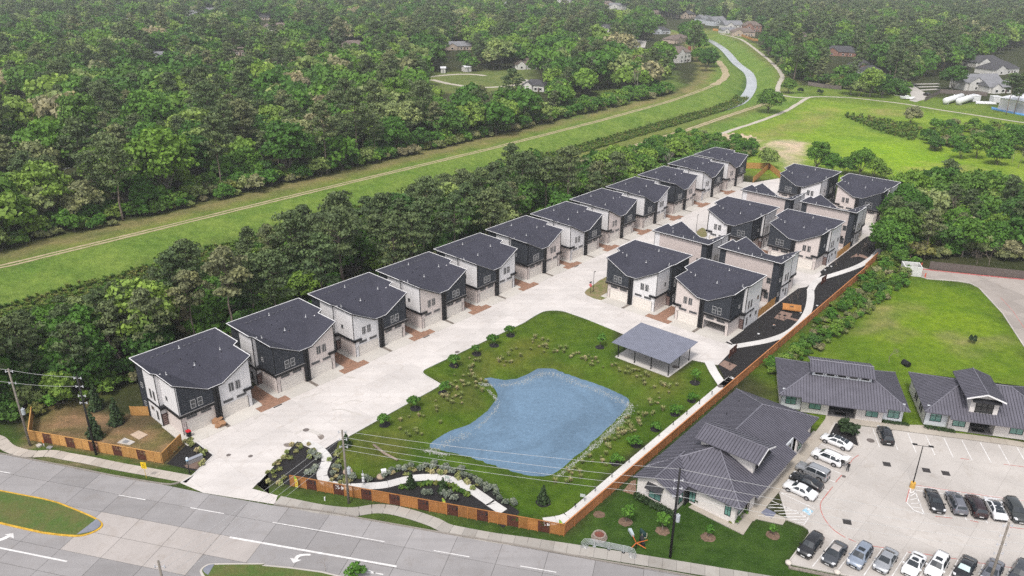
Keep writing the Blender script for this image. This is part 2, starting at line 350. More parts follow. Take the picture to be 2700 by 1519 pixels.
corr = lambda a, b, du=-160: offset_line(CHAN, a)+offset_line(CHAN, b)[::-1]
zone_fill(corr(34, -26), (.165, .2, .05), 3, 1.5)
zone_fill(W(r14, (1700, 300), (1900, 310), (2130, 420), (2300, 600), (2420, 760), (2536, 1000), (2000, 1230), (1600, 1449), (900, 1449), (1500, 1150), (1950, 980), (2080, 850), (1960, 600), (1800, 420)), (.14, .22, .04), 4, 2)
zone_fill(W(r12, (0, 440), (130, 620), (250, 780), (470, 850), (480, 960), (0, 1200), (-400, 1300), (-400, 500)), (.14, .23, .04), 4, 2)              # mown corridor of the drainage channel
zone_fill(corr(34, 27.5), (.19, .18, .075), 2, 1.4); zone_fill(corr(23, 20), (.11, .17, .035), 2, 1)
zone_fill(corr(22, 5), (.135, .215, .04), 3, 1.5)
zone_fill(corr(5, -1.5), (.06, .12, .025), 2, 1.2)
zone_fill(corr(-16, -24), (.14, .17, .045), 3, 1)
zone_fill(FIELD, (.18, .28, .03), 4, 2)  # meadow stays flat: shading of its slopes goes into the grass patches below
zone_fill(W(r22, (600, -60), (1500, -10), (2000, 170), (1400, 480), (1330, 300)), (.2, .34, .018), 12, 3)
for pl in (W(r14, (1740, 1330), (1900, 1290), (2140, 1335), (2100, 1400), (1940, 1440), (1700, 1440)), W(r22, (130, 30), (230, -30), (420, 10), (430, 75), (390, 180), (230, 220), (150, 130)), W(r12, (160, 1390), (260, 1345), (400, 1360), (440, 1410), (330, 1430))):
    zone_fill(pl, (.5, .42, .31), 4, 2.5, .85)
for pl in (W(r12, (60, 1260), (700, 1050), (640, 1120), (30, 1330)), W(r12, (1050, 1050), (1320, 1050), (1280, 1110), (1080, 1090)), W(r22, (1560, 240), (2000, 200), (2100, 330), (1700, 330))):
    zone_fill(pl, (.27, .23, .1), 7, 3, .8)
zone_fill(W(r12, (800, 1110), (1100, 1130), (1560, 1240), (1500, 1340), (1250, 1290), (1000, 1200)), (.05, .12, .02), 6, 3, .8)
zone_fill(PARKLAND, (.13, .2, .045), 5, 2); zone_fill(PARKLOOP, (.13, .17, .05), 6, 2)
zone_fill(W(r12, (400, 820), (1500, 900), (2600, 1060), (2600, 1180), (480, 940)), (.13, .2, .03), 6, 2)
zone_fill(VACANT, (.105, .175, .016), 3, 1); zone_fill(W(r32, (1400, 150), (2000, 60), (2200, 300), (1900, 700), (1450, 700)), (.16, .26, .012), 12, 3)
zone_fill(W(r32, (1180, 160), (1330, 150), (1330, 260), (1150, 440), (1080, 430)), (.3, .24, .13), 4, 2, .8)
zone_fill(W(r32, (1800, 490), (2300, 500), (2200, 570), (1880, 570)), (.25, .2, .13), 3, 2, .6)
zone_fill(VERGE, (.06, .105, .02), .8, .3)
zone_fill(SE_LAWN, (.04, .085, .014), .8, .3)
zone_fill(LAWN, (.072, .125, .012), .7, .3)
for pl, c in ((W(r31, (50, 640), (300, 700), (600, 620), (900, 700), (700, 560), (300, 560)), (.15, .12, .035)), (W(r36, (1700, 1180), (2000, 1050), (2300, 980), (2450, 760), (2300, 700), (2100, 980), (1750, 1130)), (.16, .125, .05)), (W(r46, (1180, 230), (1500, 200), (1600, 330), (1300, 420), (1180, 380)), (.2, .15, .05)), (W(r31, (1500, 800), (1900, 880), (1850, 980), (1600, 880)), (.17, .14, .05)), (W(r36, (1300, 1340), (1700, 1330), (1600, 1449), (1250, 1449)), (.17, .13, .05))):
    zone_fill(pl, c, 4, 2, .5)
for pl in (W(r31, (1000, 580), (1400, 560), (1350, 640), (1000, 640)), W(r31, (1300, 1000), (1550, 1000), (1500, 1060), (1300, 1040)), W(r46, (1700, 230), (2300, 330), (2536, 420), (2300, 400), (1800, 330)), W(r41, (200, 620), (700, 600), (900, 700), (500, 800))):
    zone_fill(pl, (.055, .13, .012), 5, 1.5, .7)
zone_fill(YARD, (.27, .175, .1), .8, .4)
for pl in (W(r30, (310, 1170), (560, 1100), (700, 1070), (600, 1160), (400, 1270), (310, 1270)), W(r30, (700, 1080), (850, 1000), (1100, 970), (1000, 1010), (800, 1080)), W(r40, (300, 40), (1500, 240), (1640, 100), (1300, 200), (500, 60)), W(r30, (1320, 1160), (1500, 1270), (1640, 1430), (1500, 1400), (1380, 1240))):
    zone_fill(pl, (.1, .13, .03), 2, 1, .85)
for pl in (W(r40, (230, 300), (700, 345), (1000, 400), (860, 420), (560, 340)), W(r40, (160, 190), (260, 200), (330, 250), (200, 250))): zone_fill(pl, (.27, .2, .14), .8, .4, .9)
zone_fill([UV(30, -119), UV(250, -119), UV(250, -113.5), UV(44, -113.5)], (.11, .085, .05), 2, 1)
me = bpy.data.meshes.new('ground'); V = np.stack([GX, GY, GZ], -1).reshape(-1, 3)
idx = (np.arange(ny-1)[:, None]*nx+np.arange(nx-1)[None, :]).ravel(); F = np.stack([idx, idx+1, idx+nx+1, idx+nx], -1)
me.vertices.add(len(V)); me.vertices.foreach_set('co', V.ravel()); me.loops.add(F.size); me.loops.foreach_set('vertex_index', F.ravel())
me.polygons.add(len(F)); me.polygons.foreach_set('loop_start', np.arange(len(F))*4); me.polygons.foreach_set('use_smooth', np.ones(len(F), bool)); me.update()
at = me.attributes.new('zone', 'FLOAT_COLOR', 'POINT'); at.data.foreach_set('color', np.concatenate([zone.reshape(-1, 3), np.ones((nx*ny, 1))], 1).ravel())
m, nt, b = nodes_of('grass_ground'); p = pos(nt); a = nt.nodes.new('ShaderNodeAttribute'); a.attribute_name = 'zone'
c = mix_rgb(nt, 1.0, a.outputs['Color'], ramp(nt, noise(nt, .07, 7, .68, p, .8), (.28, (.62, .74, .62)), (.72, (1.35, 1.16, 1.25))), 'MULTIPLY')
c = mix_rgb(nt, 1.0, c, ramp(nt, noise(nt, .55, 7, .75, p), (.28, (.55, .6, .54)), (.72, (1.36, 1.28, 1.3))), 'MULTIPLY')
c = mix_rgb(nt, 1.0, c, ramp(nt, noise(nt, 4.5, 4, .7, p), (.25, (.66, .7, .66)), (.75, (1.22, 1.2, 1.2))), 'MULTIPLY')
L(nt, c, b.inputs['Base Color']); b.inputs['Roughness'].default_value = .95; b.inputs['Specular IOR Level'].default_value = .1
bn = nt.nodes.new('ShaderNodeBump'); bn.inputs['Strength'].default_value = .8; bn.inputs['Distance'].default_value = .35
L(nt, noise(nt, 1.6, 6, .75, p), bn.inputs['Height']); L(nt, bn.outputs[0], b.inputs['Normal'])
me.materials.append(m); ground = link('ground', me); ground['kind'] = 'structure'

# ------------------------------------------------------------------ water
def water_mat(name, col, rough, bump):
    m, nt, b = nodes_of(name); p = pos(nt)
    c = mix_rgb(nt, ramp(nt, noise(nt, .07, 5, .65, p, .8), (.3, (0,)*3), (.7, (1,)*3)), tuple(x*.66 for x in col), tuple(x*1.15 for x in col))
    L(nt, mix_rgb(nt, 1.0, c, ramp(nt, noise(nt, 2.2, 5, .75, p), (.3, (.8,)*3), (.7, (1.2,)*3)), 'MULTIPLY'), b.inputs['Base Color'])
    b.inputs['Roughness'].default_value = rough; b.inputs['IOR'].default_value = 1.33
    bn = nt.nodes.new('ShaderNodeBump'); bn.inputs['Strength'].default_value = bump; bn.inputs['Distance'].default_value = .04
    L(nt, noise(nt, 3.2, 5, .7, p), bn.inputs['Height']); L(nt, bn.outputs[0], b.inputs['Normal']); return m
pond_poly = [tuple(np.array(p)) for p in offset_line(WATER+WATER[:1], .0)][:-1]
cen = np.mean(np.array(WATER), 0); pond_big = [tuple(cen+(np.array(p)-cen)*1.035) for p in WATER]
structure('pond_water', MB().quad(*[(x, y, WZ) for x, y in ccw(pond_big)]), water_mat('sky blue pond water', (.115, .185, .265), .16, .6))  # blue of the reflected sky put into the water's base colour
CB = CHAN[3:]; wd_ = [1.2+2.0*min(1, i/6) for i in range(len(CB))]; mbw = MB(); e1 = [offset_line(CB, w_)[i] for i, w_ in enumerate(wd_)]; e2 = [offset_line(CB, -w_)[i] for i, w_ in enumerate(wd_)]
for i in range(len(CB)-1): mbw.quad((*e2[i], -4.05), (*e2[i+1], -4.05), (*e1[i+1], -4.05), (*e1[i], -4.05))
structure('channel_water', mbw, water_mat('stream water', (.36, .37, .39), .15, .2))
creek = W(r14, (640, 970), (760, 945), (1100, 912), (1090, 935), (930, 970), (760, 995))
structure('creek_water', MB().quad(*[(x, y, .03) for x, y in ccw(creek)]), MATS.get('stream') or water_mat('creek', (.22, .24, .26), .1, .2))

# ------------------------------------------------------------------ main road, medians, pavement and drives
road_c = concrete('road concrete', (.315, .3, .3), .5, .11, streak=ROAD_ANG)
open_c = concrete('pale concrete', (.4, .365, .345), .45, .07); bed_m = M('joint filler', (.07, .065, .06), var=.05); bed_p = M('pale joint filler', (.3, .275, .255), var=.1)
walk_c = concrete('pavement concrete', (.47, .42, .37), .5, .10); walk_grey = concrete('older pavement concrete', (.37, .345, .315), .6, .12)
estate_c = concrete('estate concrete', (.6, .56, .535), .5, .04, streak=PH); drive_c = concrete('driveway concrete', (.53, .50, .46), .3, .04)
lot_c = concrete('car park concrete', (.48, .445, .415), .45, .05); kerb_m = concrete('kerb concrete', (.5, .465, .43), .4, .02)
white_line = M('white road paint', (.72, .71, .7), var=.18, scale=1.5, col2=(.5, .48, .47)); red_line = M('faded red paint', (.4, .06, .05), var=.3, scale=2, col2=(.42, .3, .27)); yellow_kerb = M('yellow kerb paint', (.62, .37, .04), var=.25, scale=1.5)
org = ROAD_N[1]
OPENING = W(r40, (820, 800), (1700, 955), (2536, 1120), (2536, 1290), (2060, 1340), (1300, 1400), (760, 1330), (300, 1240), (-100, 1180), (-100, 1010), (400, 1070), (900, 1060), (1000, 960))
slabs('road', ROAD, ROAD_ANG, 6.1, 3.75, lambda c: open_c if pip(np.array([c]), OPENING)[0] else road_c, bed_m, org=org, gap=.05)
def island(name, poly, kmat, col, nose=None):
    o = structure(name, MB().prism(poly, -.1, .13), kmat)
    inner = [tuple(np.array(q)) for q in offset_line(ccw(poly)+ccw(poly)[:1], .28)][:-1]
    grass = MB().prism(inner, .1, .17).build('turf', m_turf, o); grass['kind'] = 'stuff'
    if nose: MB().prism(nose, .1, .19).build('paved_nose', M('grey paving', (.2, .21, .25), var=.15), o)
    return o
m_turf = M('median turf', (.05, .1, .015), var=.4, scale=.35, bump=.8, bscale=5, col2=(.13, .12, .04))
island('median_island', MEDIAN_A, yellow_kerb, 0, smooth(W(r40, (735, 1060), (880, 1030), (945, 993), (966, 960), (948, 930), (925, 912)), 3))
island('median_island', MEDIAN_B, kerb_m, 0, smooth(W(r40, (1990, 1449), (1950, 1420), (1945, 1390), (1990, 1355), (2050, 1345)), 3))
def paint_strip(a, b, w, z=.046, mb=None):
    mb = mb or MB(); a, b = np.array(a), np.array(b); t = (b-a)/np.hypot(*(b-a)); n = np.array((-t[1], t[0]))*w/2
    return mb.quad((*(a-n), z), (*(b-n), z), (*(b+n), z), (*(a+n), z))
for fn, a, b, w in ((r40, (-160, 425), (100, 468), .13), (r40, (1135, 677), (1390, 722), .13), (r40, (1820, 798), (2140, 855), .13), (r46, (430, 938), (1500, 1123), .13), (r46, (1970, 1208), (2310, 1268), .13), (r41, (440, 1355), (785, 1415), .13), (r46, (20, 1080), (1615, 1360), .3), (r40, (-60, 1170), (640, 1312), .24)):
    structure('lane_marking', paint_strip(fn(*a), fn(*b), w), white_line)
def flat_shape(name, pts, m, z=.046):
    return structure(name, MB().quad(*[(x, y, z) for x, y in ccw(pts)]), m)
arr = smooth(W(r46, (795, 1240), (720, 1240), (660, 1256), (635, 1285)), 4); arr2 = smooth(W(r46, (668, 1292), (690, 1268), (735, 1256), (790, 1256)), 4)
flat_shape('lane_arrow', arr+W(r46, (597, 1278), (628, 1327), (708, 1297), (670, 1293))+arr2, white_line)
arr = smooth(W(r40, (-90, 1130), (0, 1118), (60, 1095), (95, 1078)), 4); arr2 = smooth(W(r40, (72, 1062), (40, 1078), (-10, 1092), (-90, 1100)), 4)
flat_shape('lane_arrow', arr+W(r40, (132, 1090), (128, 1040), (45, 1056), (72, 1062))+arr2, white_line)
# the word ONLY, painted for drivers heading along the turn lane
def road_word(text, origin, dirx, up, wid, hgt):
    G5 = {'O': [(0, 0, 0, 1), (1, 0, 1, 1), (0, 0, 1, 0), (0, 1, 1, 1)], 'N': [(0, 0, 0, 1), (1, 0, 1, 1), (0, 1, 1, 0)], 'L': [(0, 0, 0, 1), (0, 0, 1, 0)], 'Y': [(0, 1, .5, .5), (1, 1, .5, .5), (.5, 0, .5, .5)]}
    mb = MB(); ox = np.array(origin); dx = np.array(dirx); du = np.array(up)
    for i, ch in enumerate(text):
        for x0, y0, x1, y1 in G5[ch]:
            paint_strip(ox+dx*(i*wid*1.35+x0*wid)+du*y0*hgt, ox+dx*(i*wid*1.35+x1*wid)+du*y1*hgt, .16 if y0 != y1 else .3, .0462+.0004*i, mb)
    return structure('road_lettering', mb, white_line)
rd = np.array((math.cos(ROAD_ANG), math.sin(ROAD_ANG))); rn = np.array((-rd[1], rd[0]))
road_word('ONLY', np.array(r46(1430, 1545)), rn, -rd, .42, 2.1)
# pavements beside the road
wl = smooth(W(r40, (-60, 130), (0, 150), (60, 212), (150, 255), (300, 285), (480, 278), (640, 308), (850, 345), (1100, 398), (1400, 452), (1600, 488), (1815, 527)), 4)
strip_slabs('pavement', wl, 1.75, walk_c, bed_m, 1.7)
wr = smooth(W(r46, (475, 726), (800, 795), (1000, 826), (1200, 838), (1400, 808), (1550, 815), (1700, 848), (1850, 893), (2000, 948), (2120, 1005), (2536, 1085)), 4)+W(r41, (500, 1128), (1000, 1203), (1600, 1297), (2536, 1452), (2900, 1512))
strip_slabs('pavement', wr, 1.9, walk_grey, bed_m, 1.75)
# kerb along the road's north side, broken at the entrance drive
for nm, pl in (('kerb', smooth(ROAD_N[:4]+W(r40, (1540, 575), (1660, 576), (1725, 560)), 2)), ('kerb', W(r46, (440, 772))+ROAD_N[9:])):
    structure(nm, ribbon(offset_line(pl, .1), .2, -.1, .17), concrete('grimy kerb', (.25, .225, .2), .6, .02))
slabs('estate_road', ESTATE, PH, 5.6, 4.4, estate_c, bed_p, z=.05, gap=.02)
for pl in (offset_line(lawn_north, -.12), W(r40, (1725, 562), (1830, 500), (2040, 297), (1880, 175)), W(r46, (300, 555), (665, 163), (790, 178)), smooth(W(r31, (1040, 40), (1060, 62), (1110, 92), (1200, 122), (1230, 125)), 3)):
    structure('kerb', ribbon(pl, .16, -.1, .12), concrete('bright kerb', (.62, .6, .58), .2, .01))
mulch_m = M('black mulch', (.012, .011, .012), var=.3, scale=2, bump=1, bscale=14, col2=(.02, .018, .018)); gravel_m = M('red brown gravel', (.3, .165, .11), var=.35, scale=1.5, bump=1, bscale=16, col2=(.22, .13, .09))
for pl in (MULCH_E, MULCH_W, MULCH_N): structure('mulch_bed', MB().prism(pl, -.1, .02), mulch_m)
structure('mulch_bed', MB().prism(W(r31, (2172, 432), (2200, 420), (2460, 530), (2470, 548)), -.1, .065), mulch_m)
# winding walks
path_m = concrete('new path concrete', (.62, .6, .58), .15, .03)
pw = smooth(W(r46, (720, 165), (830, 208), (900, 262), (950, 330), (930, 395), (905, 450), (905, 505), (960, 565), (1130, 600), (1330, 592), (1500, 580), (1640, 545), (1760, 518), (1900, 507), (2010, 508), (2130, 530), (2270, 590), (2400, 672), (2536, 768)), 3)+W(r41, (130, 735), (280, 835))
strip_slabs('garden_path', pw, 1.55, path_m, bed_p, 1.8, z=.06, gap=.015)
pe = W(r31, (2240, 700), (2290, 800), (2385, 945))
strip_slabs('garden_path', pe+[UV(119.5, -48.9)]+[UV(110, -48.85), UV(90, -48.75), UV(74, -48.6)]+smooth([UV(74, -48.6), UV(69.5, -48.6), UV(67.5, -49.4), UV(66.0, -50.6)], 3)[1:], 1.7, path_m, bed_p, 1.8, z=.06, gap=.015)
pn = smooth(W(r31, (2440, 565))+W(r32, (0, 520), (130, 490), (250, 447), (340, 390), (420, 310), (475, 210), (497, 100), (497, 20))+W(r22, (500, 1390), (540, 1325), (620, 1280), (780, 1230), (960, 1165), (1090, 1085), (1155, 1010), (1165, 960), (1130, 900), (1118, 860), (1160, 822), (1290, 800), (1400, 790)), 3)
strip_slabs('garden_path', pn, 1.6, path_m, bed_p, 1.8, z=.06, gap=.015)
# lawn corners left in the estate paving
corner_turf = M('corner turf', (.1, .13, .03), var=.4, scale=.6, bump=.8, bscale=6, col2=(.28, .2, .12))
for pl in (W(r31, (1055, 45), (1120, -15), (1270, -110), (1285, 0), (1290, 65), (1215, 118), (1110, 85)), W(r21, (2120, 845), (2180, 800), (2215, 830), (2222, 880), (2170, 890))):
    tag(structure('corner_lawn', MB().prism(smooth(pl, 2, True), -.05, .09), corner_turf))
# gravel between the houses and rubble joints in the drives are laid with the houses below
# office car park and walks
slabs('car_park', PARK_L, math.radians(46.5), 5.6, 5.6, lot_c, bed_p, z=.045, gap=.022)
owalk = concrete('office walk', (.43, .385, .33), .4, .05)
slabs('office_walk', [UV(85, -31.3), UV(112, -31.3), UV(112, -29.1), UV(85, -29.1)], PH, 2.4, 2.4, owalk, bed_p, z=.12, gap=.02)
slabs('office_walk', W(c5, (1120, 1015), (1530, 1065), (1870, 1112), (2195, 1140))+W(c6, (640, 1075), (930, 1160), (1215, 1190), (1535, 1230), (1830, 1276), (1932, 1296))+[G(2900, 1195), G(2900, 1245)]+W(r42, (2536, 222), (1100, 30))+W(c5, (1510, 1135), (1490, 1110), (1250, 1105), (1155, 1240), (1085, 1330), (960, 1443), (830, 1443), (960, 1262), (1112, 1060)), math.radians(-14.6), 2.4, 2.4, owalk, bed_p, z=.125, gap=.02)
slabs('office_walk', W(c4, (488, 1222), (520, 1198), (852, 1352), (925, 1245), (1000, 1262), (890, 1425)), PH, 2.4, 2.4, owalk, bed_p, z=.1, gap=.02)
slabs('office_walk', W(r42, (-60, 900), (70, 800), (165, 862), (270, 905), (230, 965)), PH, 2.4, 2.4, owalk, bed_p, z=.11, gap=.02)
slabs('far_car_park', FAR_LOT, math.radians(20), 5.5, 5.5, concrete('weathered concrete', (.36, .32, .29), .5, .08), bed_m, z=.045, gap=.04)
# ------------------------------------------------------------------ duplex houses
def siding(name, col, board=.0, var=.06, lap=.2):
    """painted siding: faint horizontal laps (board=0) over slight weathering"""
    m, nt, b = nodes_of(name); p = pos(nt)
    c = mix_rgb(nt, ramp(nt, noise(nt, .5, 4, .6, p), (.3, (0,)*3), (.7, (1,)*3)), tuple(x*(1-var) for x in col), col)
    sx = nt.nodes.new('ShaderNodeSeparateXYZ'); L(nt, p, sx.inputs[0])
    mt = nt.nodes.new('ShaderNodeMath'); mt.operation = 'FRACT'; dv = nt.nodes.new('ShaderNodeMath'); dv.operation = 'DIVIDE'; dv.inputs[1].default_value = lap
    L(nt, sx.outputs['Z'], dv.inputs[0]); L(nt, dv.outputs[0], mt.inputs[0])
    bn = nt.nodes.new('ShaderNodeBump'); bn.inputs['Strength'].default_value = .5; bn.inputs['Distance'].default_value = .02
    L(nt, mt.outputs[0], bn.inputs['Height']); L(nt, bn.outputs[0], b.inputs['Normal'])
    L(nt, c, b.inputs['Base Color']); b.inputs['Roughness'].default_value = .75; b.inputs['Specular IOR Level'].default_value = .3; MATS[name] = m; return m
s_dark = siding('charcoal siding', (.032, .036, .045)); s_white = siding('white siding', (.66, .645, .65)); s_beige = siding('greige siding', (.52, .45, .425)); s_light = siding('pale greige siding', (.6, .53, .5))
trim_black = M('black trim', (.012, .012, .014), .55, var=.1); trim_grey = M('grey window trim', (.2, .19, .19), .6, var=.06); trim_pale = M('pale window trim', (.38, .375, .38), .6, var=.06); trim_white = M('white drip edge', (.75, .74, .74), .5, var=.04)
win_glass = glass('window glass', (.035, .04, .045), .05); door_m = M('brown slatted door', (.1, .06, .055), .5, var=.15); garage_m = M('cream garage door', (.68, .63, .58), .55, var=.03, bump=.2, bscale=2)
def shingles(name, col):
    m, nt, b = nodes_of(name); p = pos(nt)
    c = mix_rgb(nt, ramp(nt, noise(nt, 3.5, 6, .8, p), (.3, (0,)*3), (.7, (1,)*3)), tuple(x*.68 for x in col), tuple(x*1.2 for x in col))
    c = mix_rgb(nt, 1.0, c, ramp(nt, noise(nt, .3, 4, .6, p), (.3, (.86,)*3), (.7, (1.08,)*3)), 'MULTIPLY')
    L(nt, c, b.inputs['Base Color']); b.inputs['Roughness'].default_value = .92; b.inputs['Specular IOR Level'].default_value = .2
    bn = nt.nodes.new('ShaderNodeBump'); bn.inputs['Strength'].default_value = .6; bn.inputs['Distance'].default_value = .03
    L(nt, noise(nt, 7, 3, .6, p), bn.inputs['Height']); L(nt, bn.outputs[0], b.inputs['Normal']); MATS[name] = m; return m
shingle = shingles('charcoal shingles', (.046, .046, .062))
# roof: straight rear eave, front edge dipping to a flat valley in the middle
WR, WFR, YB, YF, ZR_, ZF_, ZV_, WV, XN, YN = 7.5, 6.7, 12.25, -.32, 10.03, 9.46, 6.54, 1.28, 7.28, 4.9
def plane3(a, b, c):
    a, b, c = map(np.array, (a, b, c)); n = np.cross(b-a, c-a); return lambda x, y: a[2]-(n[0]*(x-a[0])+n[1]*(y-a[1]))/n[2]
_pr = plane3((WR, YB, ZR_), (WFR, YF, ZF_), (WV, YF, ZV_)); _pc = plane3((WR, YB, ZR_), (-WR, YB, ZR_), (WV, YF, ZV_))
def roofz(x, y):
    x = abs(x); t = (y-YF)/(YB-YF)
    return _pc(x, y) if x <= WV+(WR-WV)*t else _pr(x, y)
def xcrease(y): return WV+(WR-WV)*(y-YF)/(YB-YF)
def side_x(y): return WR if y > YN else WFR
def wall(mb, p, q, z0, ztop, thick=.18, m=0, cuts=()):
    """wall panel from p to q (outside on the right-hand side), top following ztop(x, y)"""
    p, q = np.array(p, float), np.array(q, float); t = (q-p)/np.hypot(*(q-p)); n = np.array((-t[1], t[0]))*thick
    ts = [0]+sorted(c for c in cuts if .001 < c < .999)+[1]
    for a, b in zip(ts[:-1], ts[1:]):
        A, B = p+(q-p)*a, p+(q-p)*b; C, D = B+n, A+n
        za, zb = (ztop(*A), ztop(*B)) if callable(ztop) else (ztop, ztop)
        mb.hexa([(*A, z0), (*B, z0), (*C, z0), (*D, z0), (*A, za), (*B, zb), (*C, zb), (*D, za)], m)
def rz_wall(x, y): return roofz(x, y)-.24
def window_part(parent, cx, cz, w, h, nrm, y0, frame_m, mull=True, name='window'):
    """frame proud of the wall with a glass pane behind a middle rail; nrm in '-y','+y','-x','+x'"""
    mb = MB(); f = .065; d = .06
    for a in ((-w/2, -w/2+f, -h/2, h/2), (w/2-f, w/2, -h/2, h/2), (-w/2+f, w/2-f, h/2-f, h/2), (-w/2+f, w/2-f, -h/2, -h/2+f)): mb.bb(a[0], a[1], -d, .0, a[2], a[3])
    if mull: mb.bb(-w/2+f, w/2-f, -d+.02, 0, -.035, .035)
    g = MB().bb(-w/2+f-.01, w/2-f+.01, -.02, .0, -h/2+f-.01, h/2-f+.01)
    if nrm == '-y': fn = lambda x, y, z: (cx+x, y0+y, cz+z)
    elif nrm == '+y': fn = lambda x, y, z: (cx-x, y0-y, cz+z)
    elif nrm == '-x': fn = lambda x, y, z: (y0+y, cx-x, cz+z)
    else: fn = lambda x, y, z: (y0-y, cx+x, cz+z)
    o = mb.xf(fn).build(name, frame_m, parent); g.xf(fn).build('pane', win_glass, o); return o
def battens(parent, x0, x1, y, z0, ztop, m, axis='x', sp=.42):
    mb = MB(); n = int((x1-x0)/sp)
    for k in range(1, n):
        x = x0+(x1-x0)*k/n; z1 = ztop(x, y) if axis == 'x' else ztop(y, x)
        if axis == 'x': mb.bb(x-.03, x+.03, y-.025, y, z0, z1-.02)
        else: mb.bb(y-.0125, y+.0125, x-.03, x+.03, z0, z1-.02)
    o = mb.build('batten', m, parent); o['kind'] = 'stuff'
def make_house(label, dark_left, light, sides, group, open_garage=False):
    """sides: per side (left, right) -> (front upper, middle, tail) wall colours"""
    H = thing('duplex_house', label, 'house', (0, 0, 0), 0, group)
    for sg in (-1, 1):
        dark = (sg < 0) == dark_left; um = s_dark if dark else light; gm = s_light if dark else light
        fr = trim_pale if dark else trim_grey; yf = -.3 if dark else 0.0; X = lambda a: sg*a
        fu, mid, tail = sides[0 if sg < 0 else 1]
        # front, upper floor (and the light half's wall down to the door head)
        mb = MB(); a, b = (-6.35, -.5) if sg < 0 else (.5, 6.35); zb_ = 3.85 if dark else 3.3
        cut = [(sg*WV-a)/(b-a)]
        wall(mb, (a, yf), (b, yf), zb_, rz_wall, cuts=cut); mb.build('upper_wall', um, H)
        battens(H, a+.1, b-.1, yf, zb_+.02, rz_wall, um)
        # ground-floor front around the garage door
        mb = MB(); a2, b2 = (-6.1, -.5) if sg < 0 else (.5, 6.1); d0, d1 = (-5.45, -.62) if sg < 0 else (.62, 5.45); zt = 3.35 if dark else 3.3
        mb.bb(a2, d0, .0, .2, 0, zt); mb.bb(d1, b2, .0, .2, 0, zt); mb.bb(d0, d1, .0, .2, 2.3, zt); mb.build('garage_front', gm, H)
        # garage door: four panels with grooves, or lifted
        if open_garage and sg > 0:
            g = MB().bb(d0, d1, .1, .16, 2.08, 2.3).build('garage_door', garage_m, H)
            MB().bb(d0, d1, 5.2, 5.3, 0, 3.2).bb(d0-.1, d0, .2, 5.2, 0, 3.2).bb(d1, d1+.1, .2, 5.2, 0, 3.2).bb(d0, d1, .2, 5.2, 2.9, 3.0).build('garage_interior', M('garage interior', (.42, .4, .4)), H)
        else:
            g = MB().bb(d0, d1, .1, .16, 0, 2.3).build('garage_door', garage_m, H)
            for k in range(4): MB().bb(d0+.03, d1-.03, .07, .1, .02+k*.57, .56+k*.57).build('panel', garage_m, g)
        MB().bb(sg*5.45-.03, sg*5.45+.03, -.02, .1, 0, 2.3).build('door_jamb', trim_black, H)
        MB().bb(sg*5.78-.02, sg*5.78+.02, -.03, 0, 1.6, 2.2).build('number_plaque', trim_black, H)
        for cx in (1.95, 4.35): window_part(H, X(cx), 2.83, 1.75, .5, '-y', 0.0, trim_grey if not dark else trim_grey, False, 'transom_window')
        for cx in (2.8, 3.95): window_part(H, X(cx), 5.05, .85, 1.5, '-y', yf, fr)
        # canopy band (dark half) or short beam (light half)
        if dark: MB().bb(*sorted((X(.5), X(6.5))), -.45, .1, 3.35, 3.85).bb(*sorted((X(6.0), X(6.5))), .1, 5.0, 3.35, 3.85).build('band', trim_black, H); MB().bb(*sorted((X(.5), X(6.52))), -.47, -.3, 3.85, 3.89).build('flashing', trim_grey, H)
        else: MB().bb(*sorted((X(4.75), X(6.55))), -.3, -.002, 3.3, 3.72).bb(*sorted((X(6.1), X(6.5))), -.3, 5.0, 3.3, 3.72).build('band', trim_black, H)
        # upper side wall over the set-back ground floor
        mb = MB(); pa, pb = ((X(6.35), 5.2), (X(6.35), yf)) if sg < 0 else ((X(6.35), yf), (X(6.35), 5.2))
        wall(mb, pa, pb, 3.85 if dark else 3.72, rz_wall); mb.build('side_wall', fu, H)
        if fu is s_dark: battens(H, yf+.1, 5.1, X(6.37), 3.9, lambda x, y: rz_wall(6.35, y), fu, 'y')
        MB().bb(X(6.36)-.022, X(6.36)+.022, yf-.03, yf+.04, 3.85 if dark else 3.74, roofz(6.35, yf)-.26).build('corner_trim', trim_black, H)
        # ground-floor side wall, entrance wall in the notch, rear part
        mb = MB(); pa, pb = ((X(6.1), 5.2), (X(6.1), .2)) if sg < 0 else ((X(6.1), .2), (X(6.1), 5.2)); wall(mb, pa, pb, 0, 3.35); mb.build('ground_wall', s_light if fu is not s_beige else s_beige, H)
        MB().bb(X(6.1)-.022, X(6.1)+.022, -.03, .05, 0, 3.3).build('corner_trim', trim_black, H)
        mb = MB(); a, b = sorted((X(5.9), X(7.05))); wall(mb, (a, 5.0), (b, 5.0), 3.4, lambda x, y: roofz(sg*6.6, 5.0)-.25); wall(mb, (a, 5.0), (b, 5.0), 0, 3.35); mb.build('entry_wall', mid, H)
        d = MB().bb(X(6.55)-.44, X(6.55)+.44, 4.93, 5.0, .12, 2.25).build('front_door', door_m, H)
        for k in range(5): MB().bb(X(6.55)-.32, X(6.55)+.32, 4.905, 4.93, .3+k*.38, .42+k*.38).build('slat', M('pale door slat', (.3, .22, .2)), d)
        MB().bb(X(6.55)-.52, X(6.55)-.44, 4.9, 5.0, 0, 2.33).bb(X(6.55)+.44, X(6.55)+.52, 4.9, 5.0, 0, 2.33).build('door_frame', trim_black, H)
        MB().bb(*sorted((X(5.95), X(7.25))), 4.3, 5.05, 3.32, 3.78).build('canopy', trim_black, H)
